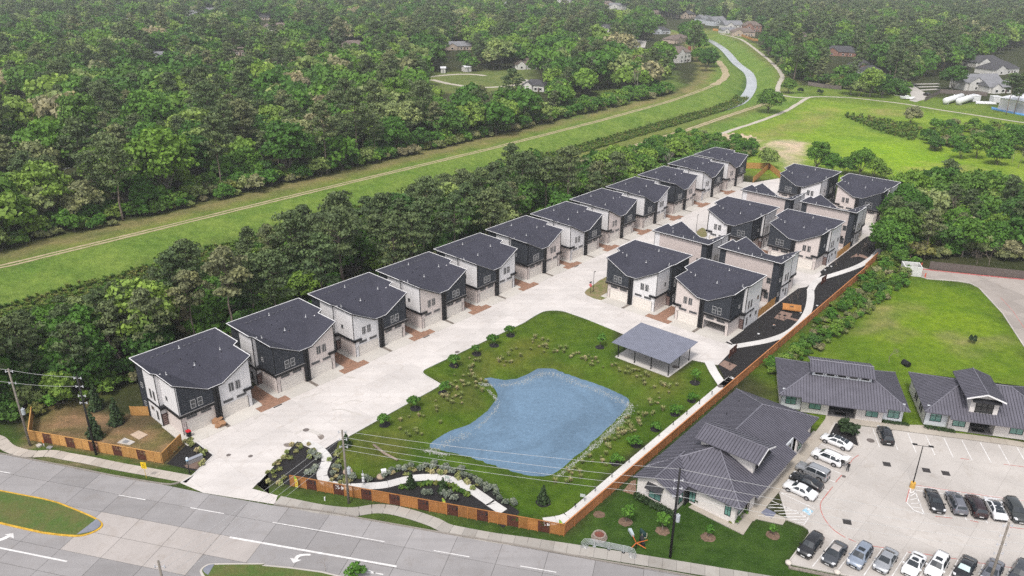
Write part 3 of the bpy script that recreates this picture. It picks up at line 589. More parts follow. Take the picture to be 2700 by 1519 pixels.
        for nm, mm, y0, y1 in (('rear_side_wall', mid, 5.0, 9.1), ('rear_side_wall', tail, 9.1, 11.8)):
            mb = MB(); pa, pb = ((X(7.05), y1), (X(7.05), y0)) if sg < 0 else ((X(7.05), y0), (X(7.05), y1))
            wall(mb, pa, pb, 0, rz_wall); mb.build(nm, mm, H)
        if tail is s_dark: battens(H, 9.2, 11.7, X(7.065), 0.1, lambda x, y: rz_wall(7.05, y), tail, 'y')
        MB().bb(*sorted((X(7.05), X(7.2))), 5.0, 9.1, 3.4, 3.66).build('side_band', trim_black, H)
        MB().bb(X(7.06)-.03, X(7.06)+.03, 4.95, 5.03, 0, roofz(7.05, 5)-.26).build('corner_trim', trim_black, H)
        nrm = '-x' if sg < 0 else '+x'; fo = lambda c: trim_pale if c is s_dark else trim_grey
        for cy_, cz, w, h, mm, xx in ((6.3, 5.2, .62, 1.75, mid, 7.05), (7.5, 5.2, .62, 1.75, mid, 7.05), (6.3, 1.55, .62, 1.75, mid, 7.05), (7.8, 2.3, .85, .7, mid, 7.05), (10.4, 5.6, .8, .9, tail, 7.05), (10.4, 2.1, .8, .9, tail, 7.05), (3.4, 5.6, .62, .8, fu, 6.35)):
            window_part(H, cy_, cz, w, h, nrm, X(xx), fo(mm), mm is not mid)
        # rear: corner strip in the tail colour, greige field, window, canopied back door
        mb = MB(); a, b = sorted((X(5.6), X(7.05))); wall(mb, (b, 11.8), (a, 11.8), 0, rz_wall); mb.build('rear_wall', tail, H)
        window_part(H, X(5.1), 5.3, .95, 1.35, '+y', 11.8, trim_grey); window_part(H, X(5.0), 1.75, 1.0, 1.6, '+y', 11.8, trim_grey)
        MB().bb(X(3.6)-.46, X(3.6)+.46, 11.8, 11.87, .1, 2.2).build('back_door', M('dark back door', (.03, .03, .032)), H)
        MB().bb(X(4.0)-1.1, X(4.0)+1.1, 11.8, 12.75, 2.75, 3.05).build('canopy', trim_black, H)
    mb = MB(); wall(mb, (5.6, 11.8), (-5.6, 11.8), 0, rz_wall); mb.build('rear_wall', s_beige, H)
    MB().bb(-.5, -.08, -.42, .2, 0, roofz(0, 0)-.26).bb(.08, .5, -.42, .2, 0, roofz(0, 0)-.26).bb(-.1, .1, -.2, .2, 0, roofz(0, 0)-.26).build('party_fin', trim_black, H)
    # roof
    mb = MB(); T = .2
    edge = [(-WFR, YF), (-WV, YF), (WV, YF), (WFR, YF), (WFR, YN), (WR, YN), (WR, YB), (-WR, YB), (-WR, YN), (-WFR, YN)]
    E3 = [(x, y, roofz(x, y) if not (abs(x) == WR and y == YN) else _pr(WR, YN)) for x, y in edge]
    for dz in (0, -T):
        q = lambda i: (E3[i][0], E3[i][1], E3[i][2]+dz); fs = [(1, 2, 6, 7), (2, 3, 4, 5, 6), (1, 7, 8, 9, 0)]
        for f in fs: mb.quad(*[q(i) for i in (f if dz == 0 else f[::-1])])
    R = mb.build('roof', shingle, H)
    fb, fw = MB(), MB()
    for i in range(10):
        a, b = np.array(E3[i]), np.array(E3[(i+1) % 10]); t = (b-a)[:2]/np.hypot(*(b-a)[:2]); n = np.array((t[1], -t[0]))
        for mbx, z0, z1, o in ((fb, -.24, .0, .03), (fw, .0, .03 if i in (9, 0, 1, 2) else .06, .035 if i in (9, 0, 1, 2) else .07)):
            A, B = a[:2]-n*.05, b[:2]-n*.05; C, D = b[:2]+n*o, a[:2]+n*o
            if i >= 0: mbx.hexa([(*A, a[2]+z0), (*D, a[2]+z0), (*C, b[2]+z0), (*B, b[2]+z0), (*A, a[2]+z1), (*D, a[2]+z1), (*C, b[2]+z1), (*B, b[2]+z1)][:8])
    fb.build('fascia', trim_black, R); fw.build('drip_edge', trim_white, R)
    vent_me = MB().bb(-.16, .16, -.16, .16, -.06, .14).mesh('roof_vent', M('grey roof vent', (.09, .09, .105), var=.1))
    for k in range(11):
        x = -4.6+k*.92
        if k != 5: link('vent', vent_me, R, (x, 10.6, roofz(x, 10.6)+.02))
    pipe_me = MB().tube([(0, 0, -.1), (0, 0, .5)], .055, 6).box(0, 0, .02, .25, .25, .05).mesh('roof_pipe', M('white vent pipe', (.7, .7, .7)))
    small_me = MB().tube([(0, 0, -.1), (0, 0, .2)], .06, 6).mesh('roof_stub', trim_black)
    for x, y, me in ((0, 10.55, pipe_me), (5.1, 6.6, pipe_me), (-.1, 5.6, pipe_me), (-5.0, 5.2, pipe_me), (-.7, 6.3, small_me), (-.6, 5.2, small_me), (.5, 5.1, small_me), (.4, 6.2, small_me), (.2, 8.4, small_me), (-1.2, 8.0, small_me), (4.9, 5.8, small_me), (-4.8, 4.3, small_me)):
        link('vent_pipe', me, R, (x, y, roofz(x, y)))
    return H
_D, _W, _B = s_dark, s_white, s_beige
TYPES = [('black left, white right', True, s_white, ((_W, _W, _D), (_W, _D, _D))), ('black left, beige right', True, s_light, ((_D, _W, _D), (_D, _W, _W))),
         ('white left, black right', False, s_white, ((_W, _W, _D), (_D, _W, _W))), ('beige left, black right', False, s_light, ((_W, _W, _D), (_D, _W, _W)))]
HROW = [(-47.88, 107.14), (-36.59, 120.16), (-25.41, 133.38), (-14.28, 145.73), (-3.51, 158.64), (7.63, 172.23), (18.62, 184.7), (29.51, 197.74), (40.71, 210.42), (51.79, 223.62), (63.43, 237.66), (74.39, 250.42)]
G_ROW = 'duplex houses in the long row by the woods'; G_MID = 'duplex houses in the middle block'
proto = [make_house('', dl, lt, sd, G_ROW) for _, dl, lt, sd in TYPES]
used = set()
def put_house(k, xy, yaw, label, group):
    if k in used: return dup(proto[k], (*xy, .05), yaw, label, group)
    used.add(k); h = proto[k]; h.location = (*xy, .05); h.rotation_euler = (0, 0, yaw); h['label'] = label; h['group'] = group; return h
for i, xy in enumerate(HROW):
    put_house(i % 4, xy, YAWH, f'{ORD[i]} house from the main road in the long row, {TYPES[i % 4][0]}', G_ROW)
MID = [(0, (26.06, 154.33), -math.pi/2, 'black and white duplex facing the pond lawn at the street corner'),
       (2, (69.67+UV(0, -17.1)[0], 179.23+UV(0, -17.1)[1]), -math.pi/2, 'white and black duplex behind the small green corner with a street lamp'),
       (1, (69.67, 179.23), -math.pi/2, 'black and beige duplex on the second cross street beside the garden path'),
       (0, (87.6, 227.64), -math.pi/2, 'black and white duplex at the far end beside the cedar fence'),
       (3, (100.54, 216.08), -math.pi/2, 'beige and black duplex farthest along the garden path'),
       (0, (60.43, 168.06), math.pi/2, 'duplex seen from behind, directly behind the open garage house by the path'),
       (2, (47.38, 179.41), math.pi/2, 'duplex seen from behind, directly behind the corner house facing the pond'),
       (0, UV(214.6, -63.6), math.pi/2, 'duplex seen from behind, where the path meets the third cross street'),
       (2, UV(214.6, -80.8), math.pi/2, 'duplex seen from behind, nearest the far cedar fence')]
for k, xy, dy, lab in MID: put_house(k, xy, YAWH+dy, lab, G_MID)
h = make_house('beige and black duplex with its right garage door open, behind the pavilion', False, s_light, TYPES[3][3], G_MID, True); h.location = (39.03, 142.99, .05); h.rotation_euler = (0, 0, YAWH-math.pi/2)
# paving details local to a house: drive slabs, gravel beds, rubble joints
def local(xy, yaw, pts):
    c, s = math.cos(yaw), math.sin(yaw); return [(xy[0]+c*x-s*y, xy[1]+s*x+c*y) for x, y in pts]
def drive(xy, yaw, gl, gr):
    for x0, x1 in ((-7.1, -.35), (.35, 7.1)):
        structure('driveway', MB().prism(local(xy, yaw, [(x0, -3.1), (x1, -3.1), (x1, .25), (x0, .25)]), -.05, .085), drive_c)
    for x0, x1 in ((-7.3, -6.0), (6.0, 7.3)):
        structure('side_walk', MB().prism(local(xy, yaw, [(x0, -.9), (x1, -.9), (x1, 5.1), (x0, 5.1)]), -.05, .1), drive_c)
    structure('rubble_joint', MB().prism(local(xy, yaw, [(-.3, -2.95), (.3, -2.95), (.3, -.45), (-.3, -.45)]), -.05, .07), M('rubble', (.25, .21, .18), var=.5, scale=4, bump=1))
    if gr: structure('gravel_bed', MB().prism(local(xy, yaw, [(7.15, 5.4), (7.15, -1.3), (5.75, -1.3), (5.75, -3.05), (gr+2.95, -3.05), (gr+2.95, -1.3), (gr+1.5, -1.3), (gr+1.5, 5.4)]), -.05, .09), gravel_m)
for i, xy in enumerate(HROW): drive(xy, YAWH, 0, 8.6 if i < 11 else 0)
for (k, xy, dy, lab), g in zip(MID, (8.6, 8.6, 0, 8.6, 0, 8.6, 0, 8.6, 0)): drive(xy, YAWH+dy, 0, g)
drive((39.03, 142.99), YAWH-math.pi/2, 0, 0)
drain_m = M('iron grate', (.05, .045, .045), var=.3, scale=8)
for i in (0, 2, 5, 8): tag(MB().prism(local(HROW[i], YAWH, [(8.0, -3.45), (9.6, -3.45), (9.6, -3.15), (8.0, -3.15)]), 0, .075).build('drain_grate', drain_m), f'dark slotted drain grate in the kerb by the {ORD[i]} gravel bed of the long row', 'drain grate', 'kerb drains of the estate')
# ------------------------------------------------------------------ offices with standing-seam metal roofs
def metal(name, col):
    m, nt, b = nodes_of(name); p = pos(nt)
    c = mix_rgb(nt, ramp(nt, noise(nt, .6, 5, .65, p), (.3, (0,)*3), (.7, (1,)*3)), tuple(x*.82 for x in col), tuple(x*1.08 for x in col))
    L(nt, c, b.inputs['Base Color']); b.inputs['Roughness'].default_value = .5; b.inputs['Metallic'].default_value = .15; b.inputs['Specular IOR Level'].default_value = .4; MATS[name] = m; return m
roof_metal = metal('slate metal roof', (.115, .11, .135)); seam_metal = metal('metal roof seam', (.03, .029, .037)); ridge_metal = metal('ridge cap', (.17, .165, .195)); awning_metal = metal('dark awning metal', (.02, .02, .024))
brick_white = M('white brick', (.64, .6, .575), .85, var=.07, scale=1.2, bump=.6, bscale=6); plank_white = siding('white vertical boards', (.6, .62, .65))
teal = glass('green tinted glass', (.13, .27, .235), .08); dark_glass = glass('dark storefront glass', (.015, .017, .018), .06)
def roof_faces(parent, faces, name='roof', th=.16, sp=.46, seam=True):
    """planar roof faces (upper corner lists) as one slab with a raised seam every sp metres down the fall of each face"""
    mb, sm = MB(), MB()
    for f in faces:
        P = [np.array(q, float) for q in f]; n = np.zeros(3)
        for i in range(len(P)): n += np.cross(P[i], P[(i+1) % len(P)])
        n /= np.linalg.norm(n)
        if n[2] < 0: P = P[::-1]; n = -n
        mb.quad(*P); mb.quad(*[q-np.array((0, 0, th)) for q in P[::-1]])
        for i in range(len(P)):
            a, b = P[i], P[(i+1) % len(P)]; d = np.array((0, 0, th)); mb.quad(a-d, b-d, b, a)
        e = np.cross((0, 0, 1), n); e /= np.linalg.norm(e); fall = np.cross(n, e); o = P[0]
        Q = [((q-o)@e, (q-o)@fall) for q in P]; xs = [q[0] for q in Q]
        if seam:
            x = min(xs)+sp*.5
            while x < max(xs):
                ys = []
                for i in range(len(Q)):
                    (x0, y0), (x1, y1) = Q[i], Q[(i+1) % len(Q)]
                    if (x0 <= x < x1) or (x1 <= x < x0): ys.append(y0+(y1-y0)*(x-x0)/(x1-x0))
                ys.sort()
                for ya, yb in zip(ys[::2], ys[1::2]):
                    if yb-ya > .25:
                        B = [o+e*(x+dx)+fall*yy+n*h for h in (0, .055) for dx, yy in ((-.028, ya+.02), (.028, ya+.02), (.028, yb-.02), (-.028, yb-.02))]
                        sm.hexa(B)
                x += sp
    r = mb.build(name, roof_metal, parent)
    if seam and sm.v: s = sm.build('seam', seam_metal, r); s['kind'] = 'stuff'
    return r
def cap(r, pts): return MB().tube([tuple(np.array(p)+np.array((0, 0, .03))) for p in pts], .11, 5).build('ridge_cap', ridge_metal, r)
def office_window(H, cx, cz, w, h, nrm, off, gm=None, mull=True, awn=False):
    mb = MB(); f = .07
    for a in ((-w/2, -w/2+f, -h/2, h/2), (w/2-f, w/2, -h/2, h/2), (-w/2+f, w/2-f, h/2-f, h/2), (-w/2+f, w/2-f, -h/2, -h/2+f)): mb.bb(a[0], a[1], -.07, 0, a[2], a[3])
    if mull: mb.bb(-.03, .03, -.05, 0, -h/2+f, h/2-f).bb(-w/2+f, w/2-f, -.048, 0, -.03+.15, .03+.15)
    g = MB().bb(-w/2+f-.01, w/2-f+.01, -.02, 0, -h/2+f-.01, h/2-f+.01)
    fn = {'-y': lambda x, y, z: (cx+x, off+y, cz+z), '-x': lambda x, y, z: (off+y, cx-x, cz+z), '+x': lambda x, y, z: (off-y, cx+x, cz+z)}[nrm]
    o = mb.xf(fn).build('window', trim_black, H); g.xf(fn).build('pane', gm or teal, o)
    if awn:
        a = MB().hexa([(-w/2-.3, -.95, h/2+.1), (w/2+.3, -.95, h/2+.1), (w/2+.3, -.02, h/2+.65), (-w/2-.3, -.02, h/2+.65), (-w/2-.3, -.95, h/2+.16), (w/2+.3, -.95, h/2+.16), (w/2+.3, -.02, h/2+.71), (-w/2-.3, -.02, h/2+.71)])
        for k in range(5): x = -w/2-.25+k*(w+.5)/4; a.hexa([(x-.02, -.95, h/2+.17), (x+.02, -.95, h/2+.17), (x+.02, -.02, h/2+.72), (x-.02, -.02, h/2+.72), (x-.02, -.95, h/2+.21), (x+.02, -.95, h/2+.21), (x+.02, -.02, h/2+.76), (x-.02, -.02, h/2+.76)])
        a.xf(fn).build('awning', awning_metal, H)
    return o
def storefront(H, x0, x1, y, h):
    o = MB().bb(x0, x1, y, y+.1, 0, h).build('entrance', dark_glass, H); n = 4; mb = MB()
    for k in range(n+1): x = x0+(x1-x0)*k/n; mb.bb(x-.05, x+.05, y-.05, y, 0, h)
    mb.bb(x0+.051, x1-.051, y-.04, y, 2.1, 2.2).bb(x0+.051, x1-.051, y-.04, y, h-.1, h).bb(x0+.051, x1-.051, y-.04, y, 0, .1); mb.build('mullion', trim_black, o); return o
def gable_dormer(R, x0, x1, y0, y1, ex0, ex1, ey0, ey1, zb_, ze, zr, win=True):
    """raised cross gable, ridge running back; walls x0..x1, roof edges ex0..ex1"""
    xm = (ex0+ex1)/2; w = MB(); zw = lambda x: ze+(zr-ze)*(1-abs(x-xm)/((ex1-ex0)/2))-.2
    i = len(w.v); 
    w.hexa([(x0, y0, zb_), (x1, y0, zb_), (x1, y1, zb_), (x0, y1, zb_), (x0, y0, zw(x0)), (x1, y0, zw(x1)), (x1, y1, zw(x1)), (x0, y1, zw(x0))])
    for y, s in ((y0, 1), (y1, -1)): w.quad(*[(x0, y-.001*s, zw(x0)), (x1, y-.001*s, zw(x1)), (xm, y-.001*s, zw(xm))][::s])
    D = w.build('dormer', brick_white, R); xf = lambda x, y, z: (x, y, z)
    fc = [[(ex0, ey0, ze), (xm, ey0, zr), (xm, ey1, zr), (ex0, ey1, ze)], [(xm, ey0, zr), (ex1, ey0, ze), (ex1, ey1, ze), (xm, ey1, zr)]]
    r = roof_faces(R, fc, 'dormer_roof'); 
    MB().hexa([(ex0, ey0-.05, ze-.22), (ex0, ey0, ze-.22), (xm, ey0, zr-.22), (xm, ey0-.05, zr-.22), (ex0, ey0-.05, ze+.02), (ex0, ey0, ze+.02), (xm, ey0, zr+.02), (xm, ey0-.05, zr+.02)]).hexa([(xm, ey0-.05, zr-.22), (xm, ey0, zr-.22), (ex1, ey0, ze-.22), (ex1, ey0-.05, ze-.22), (xm, ey0-.05, zr+.02), (xm, ey0, zr+.02), (ex1, ey0, ze+.02), (ex1, ey0-.05, ze+.02)]).build('bargeboard', trim_white, r)
    MB().tube([(xm, ey0, zr+.03), (xm, ey1, zr+.03)], .1, 5).build('ridge_cap', ridge_metal, r)
    if win:
        cx, wd = (x0+x1)/2, (x1-x0)*.62; z0, z1 = zb_+.25, ze-.75; g = MB().bb(cx-wd/2, cx+wd/2, y0-.04, y0, z0, z1).build('dormer_window', dark_glass, R); fr = MB()
        for k in range(4): x = cx-wd/2+wd*k/3; fr.bb(x-.05, x+.05, y0-.08, y0-.04, z0, z1)
        fr.bb(cx-wd/2, cx+wd/2, y0-.075, y0-.04, (z0+z1)/2-.04, (z0+z1)/2+.04).build('mullion', trim_black, g)
        MB().hexa([(x0-.1, y0-.85, z1+.05), (x1+.1, y0-.85, z1+.05), (x1+.1, y0-.01, z1+.42), (x0-.1, y0-.01, z1+.42), (x0-.1, y0-.85, z1+.1), (x1+.1, y0-.85, z1+.1), (x1+.1, y0-.01, z1+.48), (x0-.1, y0-.01, z1+.48)]).build('awning', awning_metal, R)
    return D
def brackets(H, xs, y, z):
    for x in xs: MB().hexa([(x-.05, y-.55, z-.02), (x+.05, y-.55, z-.02), (x+.05, y, z-.5), (x-.05, y, z-.5), (x-.05, y-.55, z+.06), (x+.05, y-.55, z+.06), (x+.05, y, z+.2), (x-.05, y, z+.2)]).build('bracket', trim_black, H)
AO = math.radians(-14.6)
G_OFF = 'offices with grey metal roofs'
def office_block(name_lab, org, x_end, steps_, entry, kind):
    H = thing('office_building', name_lab, 'office', (*org, .1), AO, G_OFF)
    xa, xb = steps_; yb_, ze, k = 13.5, 3.2, .45; yr = 6.9; zr = ze+k*(yr-.2); ins = yr-.2
    z = lambda y: ze+k*(y-.2)
    front = [(0, .2, ze), (xa, .2, ze), (xa, -.5, z(-.5)), (xb, -.5, z(-.5)), (xb, .2, ze), (x_end, .2, ze), (x_end-ins, yr, zr), (ins, yr, zr)]
    R = roof_faces(H, [front, [(0, .2, ze), (ins, yr, zr), (0, yb_, ze)], [(x_end, .2, ze), (x_end, yb_, ze), (x_end-ins, yr, zr)], [(0, yb_, ze), (ins, yr, zr), (x_end-ins, yr, zr), (x_end, yb_, ze)]])
    for pts in (((0, .2, ze), (ins, yr, zr)), ((0, yb_, ze), (ins, yr, zr)), ((x_end, .2, ze), (x_end-ins, yr, zr)), ((x_end, yb_, ze), (x_end-ins, yr, zr)), ((ins, yr, zr), (x_end-ins, yr, zr))): cap(R, pts)
    e0, e1 = entry; t = .2
    for a, b, y, mm in ((.6, xa+.25, 1.6, plank_white), (xa+.25, e0, 1.0, brick_white), (e1, xb-.1, 1.0, brick_white), (xb-.1, x_end-.6, 1.6, plank_white)):
        MB().bb(a, b, y, y+t, 0, z(y)-.17).build('front_wall', mm, H)
    for x, y0, y1 in ((xa+.25, 1.2, 1.6), (xb-.1-t, 1.2, 1.6), (e0-t, 1.2, 3.2), (e1, 1.2, 3.2)): MB().bb(x, x+t, y0, y1, 0, z(y0)-.2).build('return_wall', brick_white, H)
    MB().bb(.6, .8, 1.8, 12.9, 0, ze-.05).build('end_wall', brick_white, H); MB().bb(x_end-.8, x_end-.6, 1.8, 12.9, 0, ze-.05).build('end_wall', brick_white, H); MB().bb(.8, x_end-.8, 12.7, 12.9, 0, ze-.05).build('back_wall', brick_white, H)
    MB().bb(.55, .6, 1.5, 1.6, 0, 3.5).build('downpipe', trim_black, H); MB().bb(xa+.2, xa+.25, .9, 1.0, 0, 3.3).build('downpipe', trim_black, H)
    storefront(H, e0, e1, 3.2, 2.75); MB().bb(e0, e1, 1.0, 3.2, -.05, .03).build('porch_floor', M('grey porch paving', (.2, .19, .19)), H)
    MB().bb((e0+e1)/2-.9, (e0+e1)/2+.9, 1.5, 2.5, .03, .05).build('door_mat', trim_black, H)
    for x, y in (((xa+.25+e0)/2, 1.0), ((e1+xb)/2+.3, 1.0)): office_window(H, x, 1.75, 1.9, 1.8, '-y', y)
    office_window(H, 2.2, 1.75, 1.7, 1.75, '-y', 1.6, None, True, kind == 'C'); office_window(H, (xb+x_end)/2-.2, 1.75, 1.8, 1.8, '-y', 1.6, None, True, kind == 'C')
    brackets(H, (xa+.5, e0-.3, e1+.3, xb-.4), 1.0, 3.0)
    MB().bb(e1+.35, e1+1.0, .97, 1.0, 2.0, 2.3).build('number_plaque', M('grey plaque', (.25, .24, .24)), H)
    for yy in (4.0, 5.0, 7.6, 8.6): office_window(H, yy, 1.7, .5, 1.8, '-x', .6, dark_glass, False)
    if kind == 'B':
        x0, x1, y0, y1 = 5.3, 14.7, 4.75, 9.1; zb_ = 5.0; D = MB().bb(x0, x1, y0, y1, zb_, 6.18).build('clerestory', plank_white, R)
        for s in (x0, x1): MB().hexa([(s-.1, y0, 6.1), (s+.1, y0, 6.1), (s+.1, y1, 6.1), (s-.1, y1, 6.1), (s-.1, yr-.05, 6.95), (s+.1, yr-.05, 6.95), (s+.1, yr+.05, 6.95), (s-.1, yr+.05, 6.95)]).build('gable', plank_white, R)
        r2 = roof_faces(R, [[(4.85, 4.15, 6.28), (15.1, 4.15, 6.28), (15.1, yr, 7.1), (4.85, yr, 7.1)], [(4.85, 9.65, 6.28), (4.85, yr, 7.1), (15.1, yr, 7.1), (15.1, 9.65, 6.28)]], 'clerestory_roof'); MB().tube([(4.85, yr, 7.13), (15.1, yr, 7.13)], .1, 5).build('ridge_cap', ridge_metal, r2)
        for k_ in range(5):
            x = 6.35+k_*1.83; fr = MB().bb(x-.72, x+.72, y0-.05, y0, 5.42, 6.1).build('clerestory_window', trim_white, R)
            MB().bb(x-.62, x+.62, y0-.07, y0-.05, 5.5, 6.04).build('pane', dark_glass, R)
            if k_ < 4: MB().bb(x+.89, x+.94, y0-.04, y0, 5.5, 6.04).build('slit_window', trim_black, R)
    else: gable_dormer(R, 6.55, 10.6, 1.25, 8.6, 5.4, 11.1, .25, 9.2, 3.5, 6.6, 7.65)
    return H
office_block('middle office with a row of five small high windows along its ridge', (44.92, 111.1), 20.3, (3.6, 16.7), (8.2, 12.5), 'B')
office_block('office with raised front gable, cut by the right edge of the photo', (66.97, 106.13), 20.3, (3.7, 16.4), (7.1, 10.75), 'C')
def office_long():
    H = thing('office_building', 'long office beside the slatted fence, nearest the main road', 'office', (*UV(79, -30), .1), PH, G_OFF)
    x0, x1, y1, ze, k = 2.9, 31.6, 14.5, 3.25, .42; yr = 7.25; zr = ze+k*yr; z = lambda y: ze+k*y
    fr = [(x0, 0, ze), (7.0, 0, ze), (7.0, -.45, z(-.45)), (20.6, -.45, z(-.45)), (20.6, 1.4, z(1.4)), (23.4, 1.4, z(1.4)), (23.4, -.2, z(-.2)), (26.8, -.2, z(-.2)), (26.8, .5, z(.5)), (x1, .5, z(.5)), (x1-yr+.5, yr, zr), (x0+yr, yr, zr)]
    hip = [(x1, .5, z(.5)), (x1, y1-.2, ze+.1), (x1-yr+.5, yr, zr)]
    R = roof_faces(H, [fr, hip, [(x0, 0, ze), (x0+yr, yr, zr), (x0, y1, ze)], [(x0, y1, ze), (x0+yr, yr, zr), (x1-yr+.5, yr, zr), (x1, y1, ze)]])
    for a in (((x0, 0, ze), (x0+yr, yr, zr)), ((x0, y1, ze), (x0+yr, yr, zr)), ((x1, .5, z(.5)), (x1-yr+.5, yr, zr)), ((x1, y1, ze), (x1-yr+.5, yr, zr)), ((x0+yr, yr, zr), (x1-yr+.5, yr, zr))): cap(R, a)
    # gabled wing at the road end
    ym, zw, zg, xe = 11.2, 3.2, 4.75, 6.6
    W_ = roof_faces(H, [[(-.4, 7.75, zw), (xe-.2, 7.75, zw+.02), (xe+1.0, ym, zg), (-.4, ym, zg)], [(-.4, 14.65, zw), (-.4, ym, zg), (xe+1.0, ym, zg), (xe-.2, 14.65, zw)]], 'wing_roof'); cap(W_, ((-.4, ym, zg), (xe+1.2, ym, zg)))
    MB().hexa([(.2, 8.2, 0), (.4, 8.2, 0), (.4, 14.2, 0), (.2, 14.2, 0), (.2, 8.2, 3.2), (.4, 8.2, 3.2), (.4, 14.2, 3.2), (.2, 14.2, 3.2)]).quad((.2, 8.2, 3.2), (.2, ym, zg-.25), (.2, 14.2, 3.2)).build('gable_wall', brick_white, H)
    office_window(H, 11.3, 1.6, 1.9, 1.7, '-x', .2, None, True, True)
    MB().bb(.4, 4.0, 8.2, 8.4, 0, 3.15).bb(.4, 4.0, 14.0, 14.2, 0, 3.1).build('wing_wall', brick_white, H); office_window(H, 1.8, 1.6, 1.2, 1.6, '-y', 8.2, teal)
    storefront(H, 2.6, 4.0, 7.9, 2.7); office_window(H, 7.3, 1.5, 1.0, 2.2, '-x', 3.6, teal, True, True)
    MB().bb(3.6, 3.8, .9, 7.7, 0, 3.5).build('end_wall', brick_white, H); office_window(H, 2.0, 1.7, .9, 1.6, '-x', 3.6, teal)
    for a, b, y in ((3.8, 7.2, 1.0), (7.2, 9.0, .55), (9.0, 10.4, 1.6), (10.4, 20.3, .55), (20.3, 23.6, 1.25), (23.6, 26.6, .7), (26.6, 31.0, 1.2)): MB().bb(a, b, y, y+.2, 0, z(y)-.2).build('front_wall', brick_white if a != 20.3 else plank_white, H)
    MB().bb(30.8, 31.0, 1.4, 13.9, 0, 3.3).build('end_wall', brick_white, H); MB().bb(3.8, 30.8, 13.7, 13.9, 0, 3.2).build('back_wall', brick_white, H)
    for x, y in ((5.4, 1.0), (12.4, .55), (16.0, .55), (19.0, .55), (25.1, .7)): office_window(H, x, 1.65, 1.7, 1.6, '-y', y)
    storefront(H, 9.1, 10.3, 1.55, 2.5); office_window(H, 22.0, 2.6, 1.2, .9, "-y", 1.25, dark_glass, False, False)
    MB().bb(6.95, 7.02, .45, .52, 0, 3.2).bb(30.9, 30.97, 1.1, 1.17, 0, 3.3).build('downpipe', trim_black, H)
    gable_dormer(R, 10.3, 14.1, 1.9, 10.0, 9.3, 15.1, .9, 10.6, 3.9, 6.6, 7.65)
    for x, y in ((6, 9.5), (8.5, 10.2), (21, 11.2), (17.5, 12.5), (26, 11.5)):
        MB().tube([(x, y, ze+k*(y1-y)-.1), (x, y, ze+k*(y1-y)+.35)], .06, 6).build('vent_pipe', trim_black, R)
office_long()

# ------------------------------------------------------------------ pavilion
def pavilion():
    H = thing('pavilion', 'open picnic pavilion with ribbed grey metal roof on black posts beside the pond', 'pavilion', (*UV(111.55, -69.5), .0), PH)
    # local x along u, y along -v turned about: use u offset and v offset
    S = lambda du, dv, z: (du, -dv, z)
    MB().bb(0, 8.6, -11.7, 0, -.4, .12).build('slab', concrete('pavilion slab', (.56, .53, .5), .3, .02), H)
    zl, zh = 3.35, 3.75; n = 40; mb = MB(); x0, x1, y0, y1 = -.75, 9.6, -12.1, .5
    z = lambda x: zl+(zh-zl)*(x-x0)/(x1-x0)
    mb.hexa([(x0, y0, zl-.06), (x1, y0, zh-.06), (x1, y1, zh-.06), (x0, y1, zl-.06), (x0, y0, zl), (x1, y0, zh), (x1, y1, zh), (x0, y1, zl)]); r = mb.build('roof', M('pavilion roof metal', (.24, .25, .31), .45, var=.08, metallic=.2, spec=.5), H)
    rb = MB()
    for k in range(n):
        y = y0+(y1-y0)*(k+.5)/n; rb.hexa([(x0, y-.035, zl), (x1, y-.035, zh), (x1, y+.035, zh), (x0, y+.035, zl), (x0, y-.02, zl+.05), (x1, y-.02, zh+.05), (x1, y+.02, zh+.05), (x0, y+.02, zl+.05)])
    s = rb.build('rib', M('pavilion roof rib', (.12, .125, .16), .5), r); s['kind'] = 'stuff'
    for x in (.45, 4.3, 8.15):
        for y in (-.4, -4.05, -7.65, -11.3):
            if x == 4.3 and y in (-4.05, -7.65): continue
            MB().bb(x-.07, x+.07, y-.07, y+.07, .12, z(x)-.2).bb(x-.14, x+.14, y-.14, y+.14, .12, .15).build('post', trim_black, H)
    for x in (.45, 4.3, 8.15): MB().bb(x-.06, x+.06, y0+.1, y1-.1, z(x)-.22, z(x)-.07).build('beam', trim_black, H)
pavilion()

# ------------------------------------------------------------------ fences
def wood(name, col, col2, rand=.25):
    m, nt, b = nodes_of(name); p = pos(nt)
    c = mix_rgb(nt, ramp(nt, noise(nt, 2.2, 5, .7, p), (.3, (0,)*3), (.7, (1,)*3)), col2, col)
    c = mix_rgb(nt, 1.0, c, ramp(nt, nt.nodes.new('ShaderNodeObjectInfo').outputs['Random'], (0, (1-rand,)*3), (1, (1.1,)*3)), 'MULTIPLY')
    L(nt, c, b.inputs['Base Color']); b.inputs['Roughness'].default_value = .8; b.inputs['Specular IOR Level'].default_value = .2; MATS[name] = m; return m
w_stain = wood('stained slat wood', (.42, .19, .06), (.3, .12, .035)); w_cedar = wood('new cedar', (.52, .29, .1), (.4, .2, .065)); w_red = wood('red brown fence wood', (.44, .19, .075), (.33, .13, .05)); corten = M('rusted steel panel', (.1, .032, .02), .8, var=.3, scale=2.5); w_grey = wood('weathered grey boards', (.2, .165, .15), (.13, .105, .1))
def to_frame(p, q):
    p, q = np.array(p[:2]), np.array(q[:2]); Ln = float(np.hypot(*(q-p))); return p, math.atan2(q[1]-p[1], q[0]-p[0]), Ln
